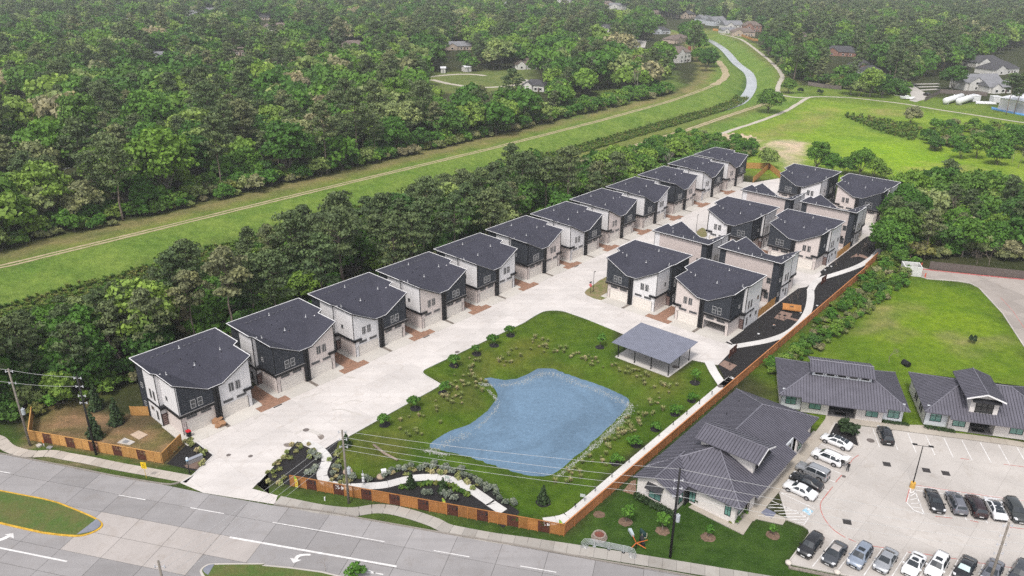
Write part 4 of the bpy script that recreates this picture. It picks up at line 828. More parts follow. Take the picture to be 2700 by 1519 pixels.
def chevron_panel(w, h, mirror, see):
    """diagonal slats between x=0 and x=w, clipped to the panel"""
    mb = MB(); sp, sw = .165, .105 if see else .125; n = int((h+w*.62)/sp)+2
    for k in range(-1, n):
        z0 = k*sp-w*.62
        P = clip_convex(clip_convex([(0, z0), (w, z0+w*.62), (w, z0+w*.62+sw), (0, z0+sw)], 0, 1, h), 0, -1, 0)
        if len(P) < 3 or abs(area(P)) < .004: continue
        if mirror: P = [(w-x, z) for x, z in P][::-1]
        P = ccw(P); m = len(P); i = len(mb.v); mb.v += [(x, -.02, z) for x, z in P]+[(x, .02, z) for x, z in P]
        mb.f.append(tuple(range(i, i+m))); mb.f.append(tuple(range(i+2*m-1, i+m-1, -1))); mb.m += [0, 0]
        for a in range(m): b = (a+1) % m; mb.f.append((i+b, i+a, i+m+a, i+m+b)); mb.m.append(0)
    return mb
def cut_panel(w, h):
    """rusted sheet pierced by leaf-like openings, a rail across the middle"""
    mb = MB(); nx_, nz = 9, 11; rg = random.Random(5)
    for i in range(nx_):
        for j in range(nz):
            x0, x1, z0, z1 = w*i/nx_, w*(i+1)/nx_, h*j/nz, h*(j+1)/nz
            if j > nz*.42 and rg.random() < .42 and 0 < j < nz-1: continue
            mb.bb(x0+.002, x1-.002, -.012, .012, z0+.002, z1-.002)
    mb.bb(0, w, -.04, -.014, h*.47, h*.53); return mb
def chevron_fence(name, label, p, q, start, woodm, h=1.85, see=False, pitch=None, end_full=True, base=.06):
    p, ang, Ln = to_frame(p, q); F = thing(name, label, 'fence', (*p, 0), ang, 'chevron slat fences')
    x = 0; seq = start; ch_me = {}; wd = {'c': 1.27, 'k': 1.7}
    posts = []; i = 0
    while x < Ln-.2:
        ty = seq[i % len(seq)]; w = min(wd['c'] if ty in 'cd' else wd['k'], Ln-x); key = (ty, round(w, 2))
        if key not in ch_me: ch_me[key] = (chevron_panel(w-.04, h-.1, ty == 'd', see) if ty in 'cd' else cut_panel(w-.1, h-.12)).mesh('chevron_slats' if ty in 'cd' else 'pierced_panel', woodm if ty in 'cd' else corten)
        o = link('chevron_slats' if ty in 'cd' else 'pierced_panel', ch_me[key], F, (x+.02, 0, base+.03))
        if ty in 'cd':
            o['kind'] = 'stuff'
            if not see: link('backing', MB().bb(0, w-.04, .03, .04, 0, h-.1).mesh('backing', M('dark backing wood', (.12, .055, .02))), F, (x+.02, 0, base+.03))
        posts.append(x); x += w; i += 1
    pm = MB().bb(-.05, .05, -.06, .06, 0, h+base).mesh('fence_post', woodm)
    for x in posts+[Ln]: link('post', pm, F, (x, .0, 0))
    MB().bb(0, Ln, -.08, .08, h+base, h+base+.05).build('cap_rail', woodm, F); return F
chevron_fence('slat_fence', 'golden chevron slat fence along the main road before the corner house yard', r40(295, 155), r40(1560, 378), 'cdk', w_cedar)
chevron_fence('slat_fence', 'short golden chevron return from the roadside corner to the driveway', r40(1560, 378), r40(1740, 192), 'cd', w_cedar)
chevron_fence('slat_fence', 'golden fence return running back into the woods beside the wooden pole', r40(295, 155), UV(30.5, -130), 'cd', w_cedar)
chevron_fence('slat_fence', 'red brown chevron slat fence between the pond garden and the main road', r46(605, 592), r41(858, 1068), 'cdk', w_stain, see=True)
def slat_run(label, p, q, woodm, h=1.8, pitch=2.15, slats=8, name='rail_fence', group=None, face=-1):
    p, ang, Ln = to_frame(p, q); F = thing(name, label, 'fence', (*p, 0), ang, group); n = max(1, round(Ln/pitch)); w = Ln/n
    pm = MB().bb(-.06, .06, -.07, .07, 0, h+.08).mesh('fence_post', woodm); sb = MB()
    for k in range(slats): sb.bb(.06, w-.06, -.02, .02, .12+k*(h-.12)/slats, .12+(k+.72)*(h-.12)/slats)
    sm = sb.mesh('slats', woodm)
    for k in range(n+1): link('post', pm, F, (k*w, 0, 0))
    for k in range(n): o = link('slats', sm, F, (k*w, 0, 0)); o['kind'] = 'stuff'
    MB().bb(0, Ln, -.09, .09, h+.08, h+.13).build('cap_rail', woodm, F); return F
slat_run('long red brown slatted fence between the pond walk and the offices', UV(66.0, -46.95), UV(188.5, -47.6), w_red)
slat_run('short red brown slatted fence where the garden path bends near the white enclosure', UV(188.9, -48.2), UV(199.2, -48.5), w_red, h=1.9)
def board_fence(label, pts, woodm, h=1.8, name='board_fence', group='solid board fences', sp=.15):
    p0 = pts[0]; F = thing(name, label, 'fence', (*p0, 0), 0, group)
    for a, b in zip(pts[:-1], pts[1:]):
        a, ang, Ln = to_frame(a, b); n = max(2, round(Ln/sp)); rg = random.Random(int(Ln*100)); mb = MB()
        for k in range(n): mb.bb(k*Ln/n+.008, (k+1)*Ln/n-.008, -.012+rg.uniform(-.004, .004), .012, .04, h+rg.uniform(-.03, .02))
        o = mb.build('boards', woodm, F, loc=(a[0]-p0[0], a[1]-p0[1], 0), rz=ang); o['kind'] = 'stuff'
        MB().bb(0, Ln, .013, .06, .35, .45).bb(0, Ln, .013, .06, h-.4, h-.3).build('rail', woodm, F, loc=(a[0]-p0[0], a[1]-p0[1], 0), rz=ang)
        for k in range(int(Ln/2.4)+1): MB().bb(-.05, .05, .061, .16, 0, h).build('post', woodm, F, loc=(a[0]-p0[0]+math.cos(ang)*min(k*2.4, Ln), a[1]-p0[1]+math.sin(ang)*min(k*2.4, Ln), 0), rz=ang)
    return F
board_fence('cedar board fence enclosing the yard beyond the last house of the long row', [UV(246.8, -103.7), UV(268.3, -107.6)], w_cedar, 2.2)
board_fence('cedar board fence behind the far concrete court', [UV(246, -116.5), UV(262, -116), UV(268.3, -107.6), UV(258.7, -99.2), UV(253, -93.5), UV(248, -89)], w_cedar, 2.2)
board_fence('low cedar fence between the two houses near the orange picnic table', [UV(146.3, -56.5), UV(155.4, -56.6)], w_cedar, 1.9)
board_fence('low cedar fence between two houses near the brown gravel seating patch', [UV(193.6, -56.5), UV(202.9, -56.6)], w_cedar, 1.9)
board_fence('short cedar fence behind the corner house of the long row', [UV(41.2, -118.3), UV(43.2, -116.0)], w_cedar, 1.8)
board_fence('cedar fence at the far side of the last garden path house', [UV(241.5, -56.0), UV(248, -53.5), UV(256, -56)], w_cedar, 1.9)
board_fence('weathered grey board fence behind the far car park with red kerb', [r22(1630, 1195), r22(2536, 1290), G(2860, 742)], w_grey, 2.1)
# ------------------------------------------------------------------ vegetation
def leaf_mat(name, stops, trans=.25, tone=.55):
    """leaf colour differs from tree to tree (object random) and from clump to clump, light on bulges and shade in hollows included (point attribute 'tone')"""
    m, nt, b = nodes_of(name); oi = nt.nodes.new('ShaderNodeObjectInfo').outputs['Random']
    c = ramp(nt, oi, *stops); a = nt.nodes.new('ShaderNodeAttribute'); a.attribute_name = 'tone'
    c = mix_rgb(nt, 1.0, c, ramp(nt, a.outputs['Fac'], (0, (1-tone*.75, 1-tone*.7, 1-tone*.6)), (.5, (1, 1, 1)), (1, (1+tone*.95, 1+tone*.8, 1+tone*.35))), 'MULTIPLY')
    L(nt, c, b.inputs['Base Color']); b.inputs['Roughness'].default_value = .65; b.inputs['Specular IOR Level'].default_value = .25
    tr = nt.nodes.new('ShaderNodeBsdfTranslucent'); L(nt, c, tr.inputs['Color']); mx = nt.nodes.new('ShaderNodeMixShader'); mx.inputs[0].default_value = trans
    L(nt, b.outputs[0], mx.inputs[1]); L(nt, tr.outputs[0], mx.inputs[2]); L(nt, mx.outputs[0], nt.nodes['Material Output'].inputs['Surface']); MATS[name] = m; return m
lf_broad = leaf_mat('broad leaves', ((0, (.045, .115, .018)), (.2, (.07, .17, .022)), (.4, (.105, .215, .026)), (.56, (.06, .14, .032)), (.72, (.14, .25, .03)), (.86, (.2, .3, .055)), (.95, (.23, .28, .11)), (1, (.3, .26, .16))))
lf_pine = leaf_mat('pine needles', ((0, (.075, .112, .042)), (.35, (.105, .142, .058)), (.65, (.085, .13, .05)), (.85, (.135, .17, .07)), (1, (.165, .175, .085))), .15)
lf_pale = leaf_mat('pale young leaves', ((0, (.16, .19, .07)), (.5, (.2, .22, .1)), (1, (.24, .22, .13))))
lf_dark = leaf_mat('dark evergreen leaves', ((0, (.03, .055, .02)), (1, (.045, .08, .028))), .1, .45)
lf_fresh = leaf_mat('fresh green leaves', ((0, (.06, .16, .02)), (1, (.1, .22, .03))))
lf_silver = leaf_mat('silver green leaves', ((0, (.16, .19, .15)), (1, (.24, .27, .22))))
lf_straw = leaf_mat('straw grass', ((0, (.26, .26, .11)), (.5, (.2, .25, .08)), (1, (.4, .34, .2))))
lf_weed = leaf_mat('weeds', ((0, (.07, .15, .025)), (.5, (.12, .2, .03)), (1, (.2, .2, .06))))
twig_m = M('bare twigs', (.27, .215, .18), .9, var=.25, scale=3); bark_m = M('pine bark', (.24, .185, .155), .95, var=.35, scale=2.5); bark2_m = M('grey bark', (.2, .17, .145), .95, var=.3, scale=2.5); dead_m = M('bleached dead wood', (.36, .31, .27), .9, var=.25, scale=2)
def cards(C, N, S, asp=1.0, tone=None, rng=None, flat=.5):
    """leaf cards: centres C, facing N, half sizes S"""
    n = len(C); A = rng.normal(size=(n, 3)); N = N+flat*rng.normal(size=(n, 3)); N /= np.linalg.norm(N, axis=1)[:, None]
    T = np.cross(N, A); T /= np.linalg.norm(T, axis=1)[:, None]; B = np.cross(N, T); S = S[:, None]
    V = np.stack([C-T*S-B*S*asp, C+T*S-B*S*asp*.7, C+T*S*.8+B*S*asp, C-T*S*.9+B*S*asp*.8], 1).reshape(-1, 3)
    return V, np.repeat(tone if tone is not None else np.full(n, .5), 4)
def card_mesh(name, V, tone, mat):
    me = bpy.data.meshes.new(name); n = len(V); me.vertices.add(n); me.vertices.foreach_set('co', V.astype(np.float32).ravel())
    me.loops.add(n); me.loops.foreach_set('vertex_index', np.arange(n)); me.polygons.add(n//4); me.polygons.foreach_set('loop_start', np.arange(n//4)*4); me.update()
    a = me.attributes.new('tone', 'FLOAT', 'POINT'); a.data.foreach_set('value', tone.astype(np.float32)); me.materials.append(mat); return me
def blob_crown(rng, blobs, n, size, flat=.5, asp=1.0, fill=.25):
    """cards over the upper shells of many ellipsoid clumps, some inside"""
    w = np.array([b[3]*b[3]+b[3]*b[4] for b in blobs]); cnt = np.maximum(3, (n*w/w.sum()).astype(int)); Cs, Ns, Ts = [], [], []
    for (x, y, z, r, rz), k in zip(blobs, cnt):
        d = rng.normal(size=(k, 3)); d /= np.linalg.norm(d, axis=1)[:, None]; d[:, 2] = np.where(d[:, 2] < -.35, -d[:, 2]*.6, d[:, 2])
        rad = np.where(rng.random(k) < fill, rng.uniform(.45, .9, k), rng.uniform(.88, 1.08, k))
        lump = 1+.16*np.sin(d[:, 0]*5+x)*np.sin(d[:, 1]*5+y)+.1*np.sin(d[:, 2]*7+z)
        Cs.append(np.array((x, y, z))+d*np.array((r, r, rz))*(rad*lump)[:, None]); Ns.append(d)
        Ts.append(np.clip(rng.normal(.5, .09, k)+rng.normal(0, .14)+.16*(lump-1)/.2, 0, 1))  # random tone, plus painted light on bulges and shade in hollows
    C, N, T = np.concatenate(Cs), np.concatenate(Ns), np.concatenate(Ts)
    return cards(C, N, size*rng.uniform(.7, 1.3, len(C)), asp, T, rng, flat)
def limb(mb, p, q, r0, r1, rng, bend=.12, n=5, k=6):
    p, q = np.array(p, float), np.array(q, float); Ln = np.linalg.norm(q-p); P = [p+(q-p)*t/n+(rng.normal(size=3)*bend*Ln*.3*math.sin(math.pi*t/n) if 0 < t < n else 0) for t in range(n+1)]
    mb.tube(P, [r0+(r1-r0)*t/n for t in range(n+1)], k); return P
def broad_tree(seed, h=13, R=5.5, n=3600, size=.3, trunk_h=.28, lobes=15, spread=1.0):
    rng = np.random.default_rng(seed); blobs = []; mb = MB(); zc = h*(trunk_h+(1-trunk_h)*.5); H2 = h*(1-trunk_h)*.5
    lean = rng.normal(size=2)*.4; fork = (lean[0]*.5, lean[1]*.5, h*trunk_h*.9)
    limb(mb, (0, 0, -.3), fork, .026*h, .019*h, rng, .05)
    for i in range(lobes):
        a = i*2.399+rng.uniform(-.4, .4); t = (i+.5)/lobes; ph_ = math.acos(1-1.45*t); rr = rng.uniform(.55, .8)
        x, y, z = R*rr*math.sin(ph_)*math.cos(a), R*rr*math.sin(ph_)*math.sin(a), zc+H2*rr*math.cos(ph_)
        r = R*rng.uniform(.3, .46); blobs.append((x+lean[0], y+lean[1], z, r, r*rng.uniform(.6, .85)))
        if i % 2 == 0: limb(mb, fork, (x*.85+lean[0], y*.85+lean[1], z-r*.2), .011*h, .004*h, rng, .2, 4, 5)
    blobs.append((lean[0], lean[1], zc+H2*.1, R*.55, H2*.6))
    V, T = blob_crown(rng, blobs, n, size, .55)
    return mb, V, T
def pine_tree(seed, h=22, n=3000, size=.27, bare=.5, clumps=22, R=3.4):
    rng = np.random.default_rng(seed); mb = MB(); blobs = []; lean = rng.normal(size=2)*h*.018
    top = np.array((lean[0], lean[1], h*.97)); P = limb(mb, (0, 0, -.3), top, .0125*h, .004*h, rng, .02, 8, 7)
    for i in range(clumps):
        t = bare+(1-bare)*(i/(clumps-1))**.9; a = i*2.4+rng.uniform(-.6, .6); prof = math.sin(math.pi*min(1, .2+.8*(t-bare)/(1-bare)))**.7
        L_ = R*prof*rng.uniform(.55, 1.1); b = np.array((lean[0]*t, lean[1]*t, h*t)); e = b+np.array((math.cos(a)*L_, math.sin(a)*L_, L_*rng.uniform(.05, .4)))
        limb(mb, b, e, .0042*h, .0015*h, rng, .15, 3, 4)
        for q in (.55, 1.0):
            r = R*rng.uniform(.2, .34); blobs.append((*(b+(e-b)*q+np.array((0, 0, r*.2))), r, r*rng.uniform(.45, .65)))
    blobs.append((*top, R*.32, R*.34))
    for i in range(rng.integers(2, 5)):            # dead stubs below the crown
        t = rng.uniform(bare*.55, bare); a = rng.uniform(0, 6.3); limb(mb, (lean[0]*t, lean[1]*t, h*t), (math.cos(a)*1.6, math.sin(a)*1.6, h*t+rng.uniform(-.2, .6)), .05, .015, rng, .2, 3, 4)
    V, T = blob_crown(rng, blobs, n, size, .7, .7, .35)
    return mb, V, T
def bare_tree(seed, h=12, depth=5, wide=.55):
    rng = np.random.default_rng(seed); mb = MB()
    def grow(p, d, L_, r, k):
        q = p+d*L_; mb.tube([p, (p+q)/2+rng.normal(size=3)*L_*.05, q], [r, r*.85, r*.68], 5 if k > 2 else 3, cap=False)
        if k == 0: return
        for i in range(2 if k > 3 else 3):
            e = d+rng.normal(size=3)*wide; e[2] += .12; e /= np.linalg.norm(e); grow(q, e, L_*rng.uniform(.62, .85), r*.6, k-1)
    grow(np.array((0, 0, -.2)), np.array((rng.normal()*.08, rng.normal()*.08, 1)), h*.27, h*.014, depth); return mb
def tree_proto(name, parts_, label='', cat='tree', group=None):
    t = thing(name, label, cat, (0, -400, -60), 0, group)
    for nm, me in parts_: link(nm, me, t)
    return t
def mk_broad(*a, mat=None, **k):
    mb, V, T = broad_tree(*a, **k); return [('trunk', mb.mesh('trunk', bark2_m, True)), ('crown', card_mesh('crown', V, T, mat or lf_broad))]
def mk_pine(*a, **k):
    mb, V, T = pine_tree(*a, **k); return [('trunk', mb.mesh('trunk', bark_m, True)), ('crown', card_mesh('crown', V, T, lf_pine))]
BROAD = [mk_broad(100+i, h=h, R=R, n=4200, lobes=lb, trunk_h=th) for i, (h, R, lb, th) in enumerate(((13, 5.8, 18, .1), (15, 5.4, 18, .14), (11, 5.4, 15, .08), (12, 4.6, 15, .1), (16, 6.6, 21, .16), (9, 4.2, 13, .06), (13, 5.0, 12, .2)))]
PINE = [mk_pine(200+i, h=h, R=R, bare=b_, clumps=c_, n=2500) for i, (h, R, b_, c_) in enumerate(((19, 4.3, .46, 24), (21, 4.8, .52, 25), (17, 4.1, .38, 23), (20, 5.2, .44, 28), (15, 3.8, .3, 21), (19, 4.6, .58, 17)))]
BARE = [bare_tree(300+i, h, d, w).mesh('branches', mm, False) for i, (h, d, w, mm) in enumerate(((12, 6, .5, twig_m), (14, 6, .42, twig_m), (10, 6, .6, twig_m), (13, 4, .5, dead_m)))]
SHRUB = [mk_broad(400+i, h=h, R=R, n=1100, lobes=8, trunk_h=.02, size=.2, mat=mt) for i, (h, R, mt) in enumerate(((3.2, 2.2, lf_broad), (2.4, 2.0, lf_weed), (3.8, 2.0, lf_fresh), (2.2, 1.9, lf_pale), (4.5, 2.4, lf_broad)))]
FARB = [mk_broad(500+i, h=h, R=R, n=1300, size=.55, lobes=lb, trunk_h=.12) for i, (h, R, lb) in enumerate(((13, 6.2, 14), (15, 6.0, 13), (11, 6.0, 12), (15, 7.4, 16), (12, 5.2, 10)))]
FARP = [mk_pine(600+i, h=h, R=R, bare=b_, clumps=16, n=760, size=.5) for i, (h, R, b_) in enumerate(((19, 4.8, .44), (21, 5.2, .5), (17, 4.6, .38), (20, 5.6, .42)))]

# where trees stand: sampled on a jittered grid inside ground polygons
def scatter(poly, sp, jit=.42, keep=1.0, rng=RNG):
    a = np.array(poly); lo, hi = a.min(0), a.max(0); nx_, ny_ = int((hi[0]-lo[0])/sp)+1, int((hi[1]-lo[1])/sp)+1
    X, Y = np.meshgrid(np.arange(nx_), np.arange(ny_)); P = np.stack([X+(Y % 2)*.5, Y], -1).reshape(-1, 2)*sp+lo+rng.uniform(-jit, jit, (nx_*ny_, 2))*sp
    P = P[pip(P, poly)]; return P[rng.random(len(P)) < keep]
def in_view(P, h=20, m=120):
    a, _, _ = on_screen(np.c_[P, np.zeros(len(P))], m, 10); b, _, py = on_screen(np.c_[P, np.full(len(P), h)], m, 10); return a | b
px_l = lambda *pts: [G(*p) for p in pts]
HOUSES_FAR = []   # filled below: (x, y, radius) kept free of trees
STRIP = [UV(26, -131), UV(45, -126.5), UV(60, -122.5), UV(285, -121), UV(300, -128), UV(300, -159), UV(200, -158), UV(100, -159), UV(10, -160)]
EDGE_PX = [(-300, 720), (0, 660), (91, 636), (248, 606), (353, 575), (430, 550), (500, 500), (593, 505), (640, 500), (720, 480), (793, 470), (870, 460), (959, 438), (1055, 408), (1193, 384), (1400, 338), (1478, 322)]
FOREST_L = px_l(*EDGE_PX)+px_l((1495, 290), (1480, 262), (1545, 258), (1600, 235), (1640, 262), (1780, 232), (1815, 216), (1880, 185), (1908, 152), (1890, 125), (1860, 100), (1830, 88), (1780, 75), (1740, 60), (1690, 45), (1640, 30), (1560, 14))+[(300, 1350), (-1050, 1450), (-1050, 1200), (-420, 330)]
FOREST_R = px_l((1985, 112), (2010, 130), (2036, 165), (2048, 195), (2070, 215), (2120, 226), (2220, 240), (2260, 250), (2345, 258), (2385, 240), (2395, 215), (2470, 205), (2560, 175), (2660, 130), (2760, 110))+[(900, 1000), (1250, 1500), (560, 1480), (330, 1360)]
FOREST_TOP = [(300, 1350), G(1560, 14), G(1700, 34), G(1800, 58), G(1900, 70), G(1985, 95), (330, 1360), (560, 1480), (1250, 1500), (1250, 1750), (-1300, 1750), (-1050, 1450)]
CLUMP_R = px_l((2330, 700), (2330, 640), (2345, 590), (2370, 545), (2450, 520), (2560, 530), (2720, 560), (2900, 600), (2900, 700), (2700, 690), (2480, 680), (2400, 690))
MEADOW_E = px_l((2420, 400), (2500, 380), (2560, 370), (2800, 400), (2800, 480), (2600, 430))
CLEAR = [(PARKLOOP, 1), (W(r14, (340, 1160), (420, 1040), (640, 985), (1100, 930), (1290, 905), (1300, 930), (900, 1010)), 1)]
for poly in (W(r17, (-40, 420), (200, 400), (560, 430), (560, 500), (200, 500), (-40, 480)), W(r10, (1420, 620), (1750, 620), (1760, 660), (1420, 660)), W(r10, (-200, 1000), (280, 1000), (330, 1100), (-200, 1180)), W(r20, (1000, 60), (1500, -60), (1700, -80), (1700, -20), (1100, 90)), W(r10, (1480, 1280), (1700, 1270), (1700, 1310), (1480, 1330)), px_l((820, 128), (960, 124), (970, 140), (820, 142)), px_l((1395, 75), (1420, 60), (1440, 85), (1420, 110)), px_l((1735, 60), (1775, 60), (1775, 95), (1740, 90)), px_l((1660, 118), (1710, 108), (1715, 128), (1662, 132)), px_l((2385, 225), (2440, 215), (2480, 250), (2400, 275))): CLEAR.append((poly, 0))
FAR_HOUSES = [  # photo pixel of the front wall foot, width, depth, wall height, roof rise, turn, wall, roof, storeys
 (430, 161, 21, 12, 3, 3, .2, 'pale', 'grey', 'grey roofed house with pale blue gables among tall pines at left'), (618, 146, 20, 12, 3, 2.4, -.1, 'tan', 'brown', 'brown roofed house half hidden by dark oaks'), (505, 45, 22, 13, 3.2, 4, .3, 'white', 'grey', 'small white gabled house peeping over the pines'), (474, 82, 18, 13, 3.2, 4, .9, 'tan', 'brown', 'house with cream gable and brown roof between oaks'),
 (552, 34, 22, 13, 3, 3.4, .1, 'pale', 'grey', 'long grey roof behind pale treetops at upper left'), (689, 53, 20, 14, 3, 3.6, .1, 'tan', 'dark', 'dark hipped roof at upper left of centre'), (330, 66, 26, 14, 3.2, 3, -.3, 'pale', 'grey', 'low pale roofs of a house behind pines, far left'), (727, 82, 26, 13, 3.5, 4, .1, 'white', 'brown', 'white house with two dark garage doors and brown roof'),
 (843, 112, 14, 11, 3, 3, .4, 'pale', 'grey', 'small grey hipped roof beside broad oaks'), (935, 128, 18, 12, 3, 3, .3, 'tan', 'brown', 'tan gabled house in a clearing with a pole'), (880, 30, 22, 13, 3, 3, 0, 'tan', 'brown', 'brown roof with white gable beyond pines'), (1208, 132, 22, 13, 3, 3.2, .2, 'tan', 'grey', 'house with grey roof above the gravel loop'), (1387, 183, 15, 11, 3.2, 3.4, .2, 'white', 'brown', 'house at the right end of the gravel loop'),
 (1405, 241, 13, 10, 3.4, 2.6, -.3, 'white', 'dark', 'small white shed with dark roof beside broad trees'), (1319, 18, 22, 14, 3, 3.6, 0, 'white', 'grey', 'white house with grey roof at the skyline middle'), (1601, 87, 20, 14, 4.5, 3.4, -.1, 'white', 'dark', 'two storey white house with dark mansard roof'), (1745, 90, 18, 13, 3.6, 3, .2, 'pale', 'dark', 'dark roofed house beside the light green lawn'), (1797, 112, 30, 12, 3.4, 3, .95, 'tan', 'brown', 'long brown roof along the wood behind the tall house'),
 (1802, 165, 15, 12, 7, 4, .6, 'white', 'brown', 'tall white gabled house with a red brick chimney'), (1557, 104, 14, 12, 3, 3, .5, 'pale', 'grey', 'grey hipped roof half hidden left of the tan oak'), (1629, 26, 24, 14, 6, 3, 0, 'white', 'grey', 'pale two storey house at the top of the photo'), (1600, 20, 22, 14, 6, 3, .1, 'tan', 'brown', 'tan two storey house at the top beside the pale one'), (1485, 8, 36, 14, 5, 4, 0, 'white', 'grey', 'long white building on the horizon left of centre'), (1728, 44, 20, 14, 4, 3.4, .1, 'tan', 'brown', 'tan house in front of the far wood'), (1814, 49, 20, 14, 5, 4, .2, 'tan', 'dark', 'dark steep roof left of the channel head'),
 (1869, 62, 20, 14, 5.5, 4, .5, 'pale', 'grey', 'grey hipped house first in the row at the channel head'), (1898, 68, 18, 14, 5.5, 4, .5, 'pale', 'grey', 'grey hipped house second in the row at the channel head'), (1934, 82, 20, 14, 6, 4, .2, 'white', 'grey', 'white two storey house in the row at the channel head'), (1922, 88, 14, 10, 3, 2.4, .2, 'white', 'grey', 'low white house with pale grey roof in front of the two storey one'), (1960, 96, 22, 14, 4, 3.4, -.1, 'tan', 'brown', 'tan house with brown hipped roof at the channel head'), (1984, 84, 18, 14, 6, 4, 0, 'brick', 'brown', 'brick two storey house with brown roof right of the row'),
 (2119, 108, 18, 13, 3.4, 3.6, .3, 'brick', 'brown', 'brown hipped roof alone among the far right trees'), (2212, 148, 24, 13, 3.2, 4, -.5, 'brick', 'dark', 'dark cross gabled roof between bright green oaks'), (2280, 187, 13, 11, 3.2, 3.6, .3, 'brick', 'dark', 'dark pyramid roof behind the grey green oak'), (2305, 200, 12, 10, 3.2, 3, .4, 'pale', 'dark', 'small dark gable just behind the pair of round trees'), (2610, 178, 24, 14, 3.6, 4, .2, 'white', 'dark', 'dark hipped roof house at the far right'), (2650, 196, 26, 13, 3.4, 4, .4, 'white', 'dark', 'long black roofed white house at the right edge'), (2590, 238, 24, 13, 4.6, 4, .15, 'white', 'grey', 'big white gabled house behind the grey board fence'), (2636, 246, 14, 11, 3.4, 3, .1, 'white', 'grey', 'white house with porch beside the big white gable')]
for f in FAR_HOUSES: x, y = G(f[0], f[1]); HOUSES_FAR.append((x, y, max(f[2], f[3])*.5))
def tree_points():
    out = []     # x, y, kind, scale
    def add(P, share, smin=.75, smax=1.2):
        for p in P:
            r = RNG.random(); kind = 'pine' if r < share[0] else 'bare' if r > 1-share[1] else 'broad'; out.append((p[0], p[1], kind, RNG.uniform(smin, smax)*(.86 if kind == 'pine' and smax > 1.25 else 1)))
    near = scatter(FOREST_L, 7.7); d = np.hypot(near[:, 0], near[:, 1])
    add(near[d < 430], (.24, .06), .75, 1.5); far = scatter(FOREST_L, 9.4); d = np.hypot(far[:, 0], far[:, 1]); add(far[(d >= 430)], (.25, .04), .8, 1.5)
    add(scatter(FOREST_R, 9.2), (.4, .03), .8, 1.45); add(scatter(FOREST_TOP, 11), (.42, .03), .85, 1.45)
    add([p for p in scatter(STRIP, 5.9) if toUV(p)[1] < -131 or RNG.random() < .4], (.0, .07), .5, 1.0); add(scatter(STRIP, 8.6), (1, 0), .8, 1.1)
    add(scatter(CLUMP_R, 5.6), (.3, .08), .6, .95); add(scatter(MEADOW_E, 7), (0, .25), .4, .7)
    X = np.array([(a[0], a[1]) for a in out]); keep = in_view(X, 24, 260)
    for poly, mode in CLEAR: keep &= ~pip(X, poly)
    for x, y, r in HOUSES_FAR:                     # open the sight line in front of each roof
        v = np.array((-x, -y))/math.hypot(x, y); rel = X-np.array((x, y)); al = rel@v; ac = np.abs(rel@np.array((-v[1], v[0])))
        keep &= ~((al > -r*1.1) & (al < 16+.025*math.hypot(x, y)) & (ac < r*.8))
    dch = dline(X, CHAN); keep &= dch > 17
    return [o for o, k in zip(out, keep) if k]
PTS = tree_points()
def T(x0, y0, *pts): return [(x0+.27603*x, y0+.27603*y) for x, y in pts]
SEEN = [  # outlines in the photograph of open ground and far buildings that no nearer tree hides, with the farthest distance they reach
 (T(1400, 0, (330, 1160), (430, 1010), (640, 985), (1100, 930), (1290, 905), (1500, 820), (1740, 700), (1790, 575), (1840, 640), (1838, 470), (1760, 400), (1740, 310), (2000, 370), (2300, 560), (2400, 740), (2536, 900), (2536, 1449), (1780, 1449), (1740, 1300), (1500, 1215), (900, 1400), (0, 1420), (0, 1262)), 1e9),
 (T(700, 0, (1500, 745), (1640, 695), (2100, 705), (2536, 745), (2536, 850), (2450, 830), (1850, 822), (1600, 790)), 1e9), (T(1400, 0, (1265, 200), (1330, 200), (1340, 280), (1275, 275)), 1e9), (T(1400, 0, (990, 380), (1100, 390), (1090, 450), (990, 450)), 1e9),
 (T(0, 0, (0, 1010), (275, 1010), (275, 1085), (0, 1130)), 1e9), (T(0, 0, (1480, 1285), (1670, 1275), (1650, 1320), (1480, 1325)), 1e9), (T(0, 380, (320, 130), (580, 55), (720, 50), (690, 150), (420, 165)), 1e9), (T(0, 380, (0, 80), (180, 80), (180, 115), (0, 120)), 1e9),
 (T(2000, 0, (0, 460), (130, 640), (250, 790), (470, 830), (800, 850), (850, 900), (1290, 925), (1410, 820), (1690, 880), (1800, 905), (2230, 960), (2536, 1100), (2536, 1180), (2000, 1170), (1650, 1330), (1560, 1449), (0, 1449)), 1e9)]
for f in FAR_HOUSES:
    d = math.hypot(*G(f[0], f[1])); k = FPX/d*.92; w, h_ = f[2]*k*.5, (f[4]+f[5])*k
    SEEN.append(([(f[0]-w, f[1]-h_*.15), (f[0]+w, f[1]-h_*.15), (f[0]+w, f[1]-h_*1.0), (f[0]-w, f[1]-h_*1.0)], d))
HGT = {'pine': 20, 'broad': 14, 'bare': 12}
def unhidden(pts):
    A = np.array([(x, y, s*HGT[k], s*(4.4 if k == 'pine' else 5.4)) for x, y, k, s in pts]); D = np.hypot(A[:, 0], A[:, 1]); bad = np.zeros(len(A), bool); side = np.c_[-A[:, 1], A[:, 0]]/D[:, None]
    for fz in (.2, .45, .7, .98):
        for fs in (-.95, -.4, .4, .95):
            _, px, py = on_screen(np.c_[A[:, :2]+side*(A[:, 3]*fs)[:, None], A[:, 2]*fz])
            for poly, dm in SEEN: bad |= pip(np.stack([px, py], -1), poly) & (D < dm-3)
    return [p for p, b_ in zip(pts, bad) if not b_]
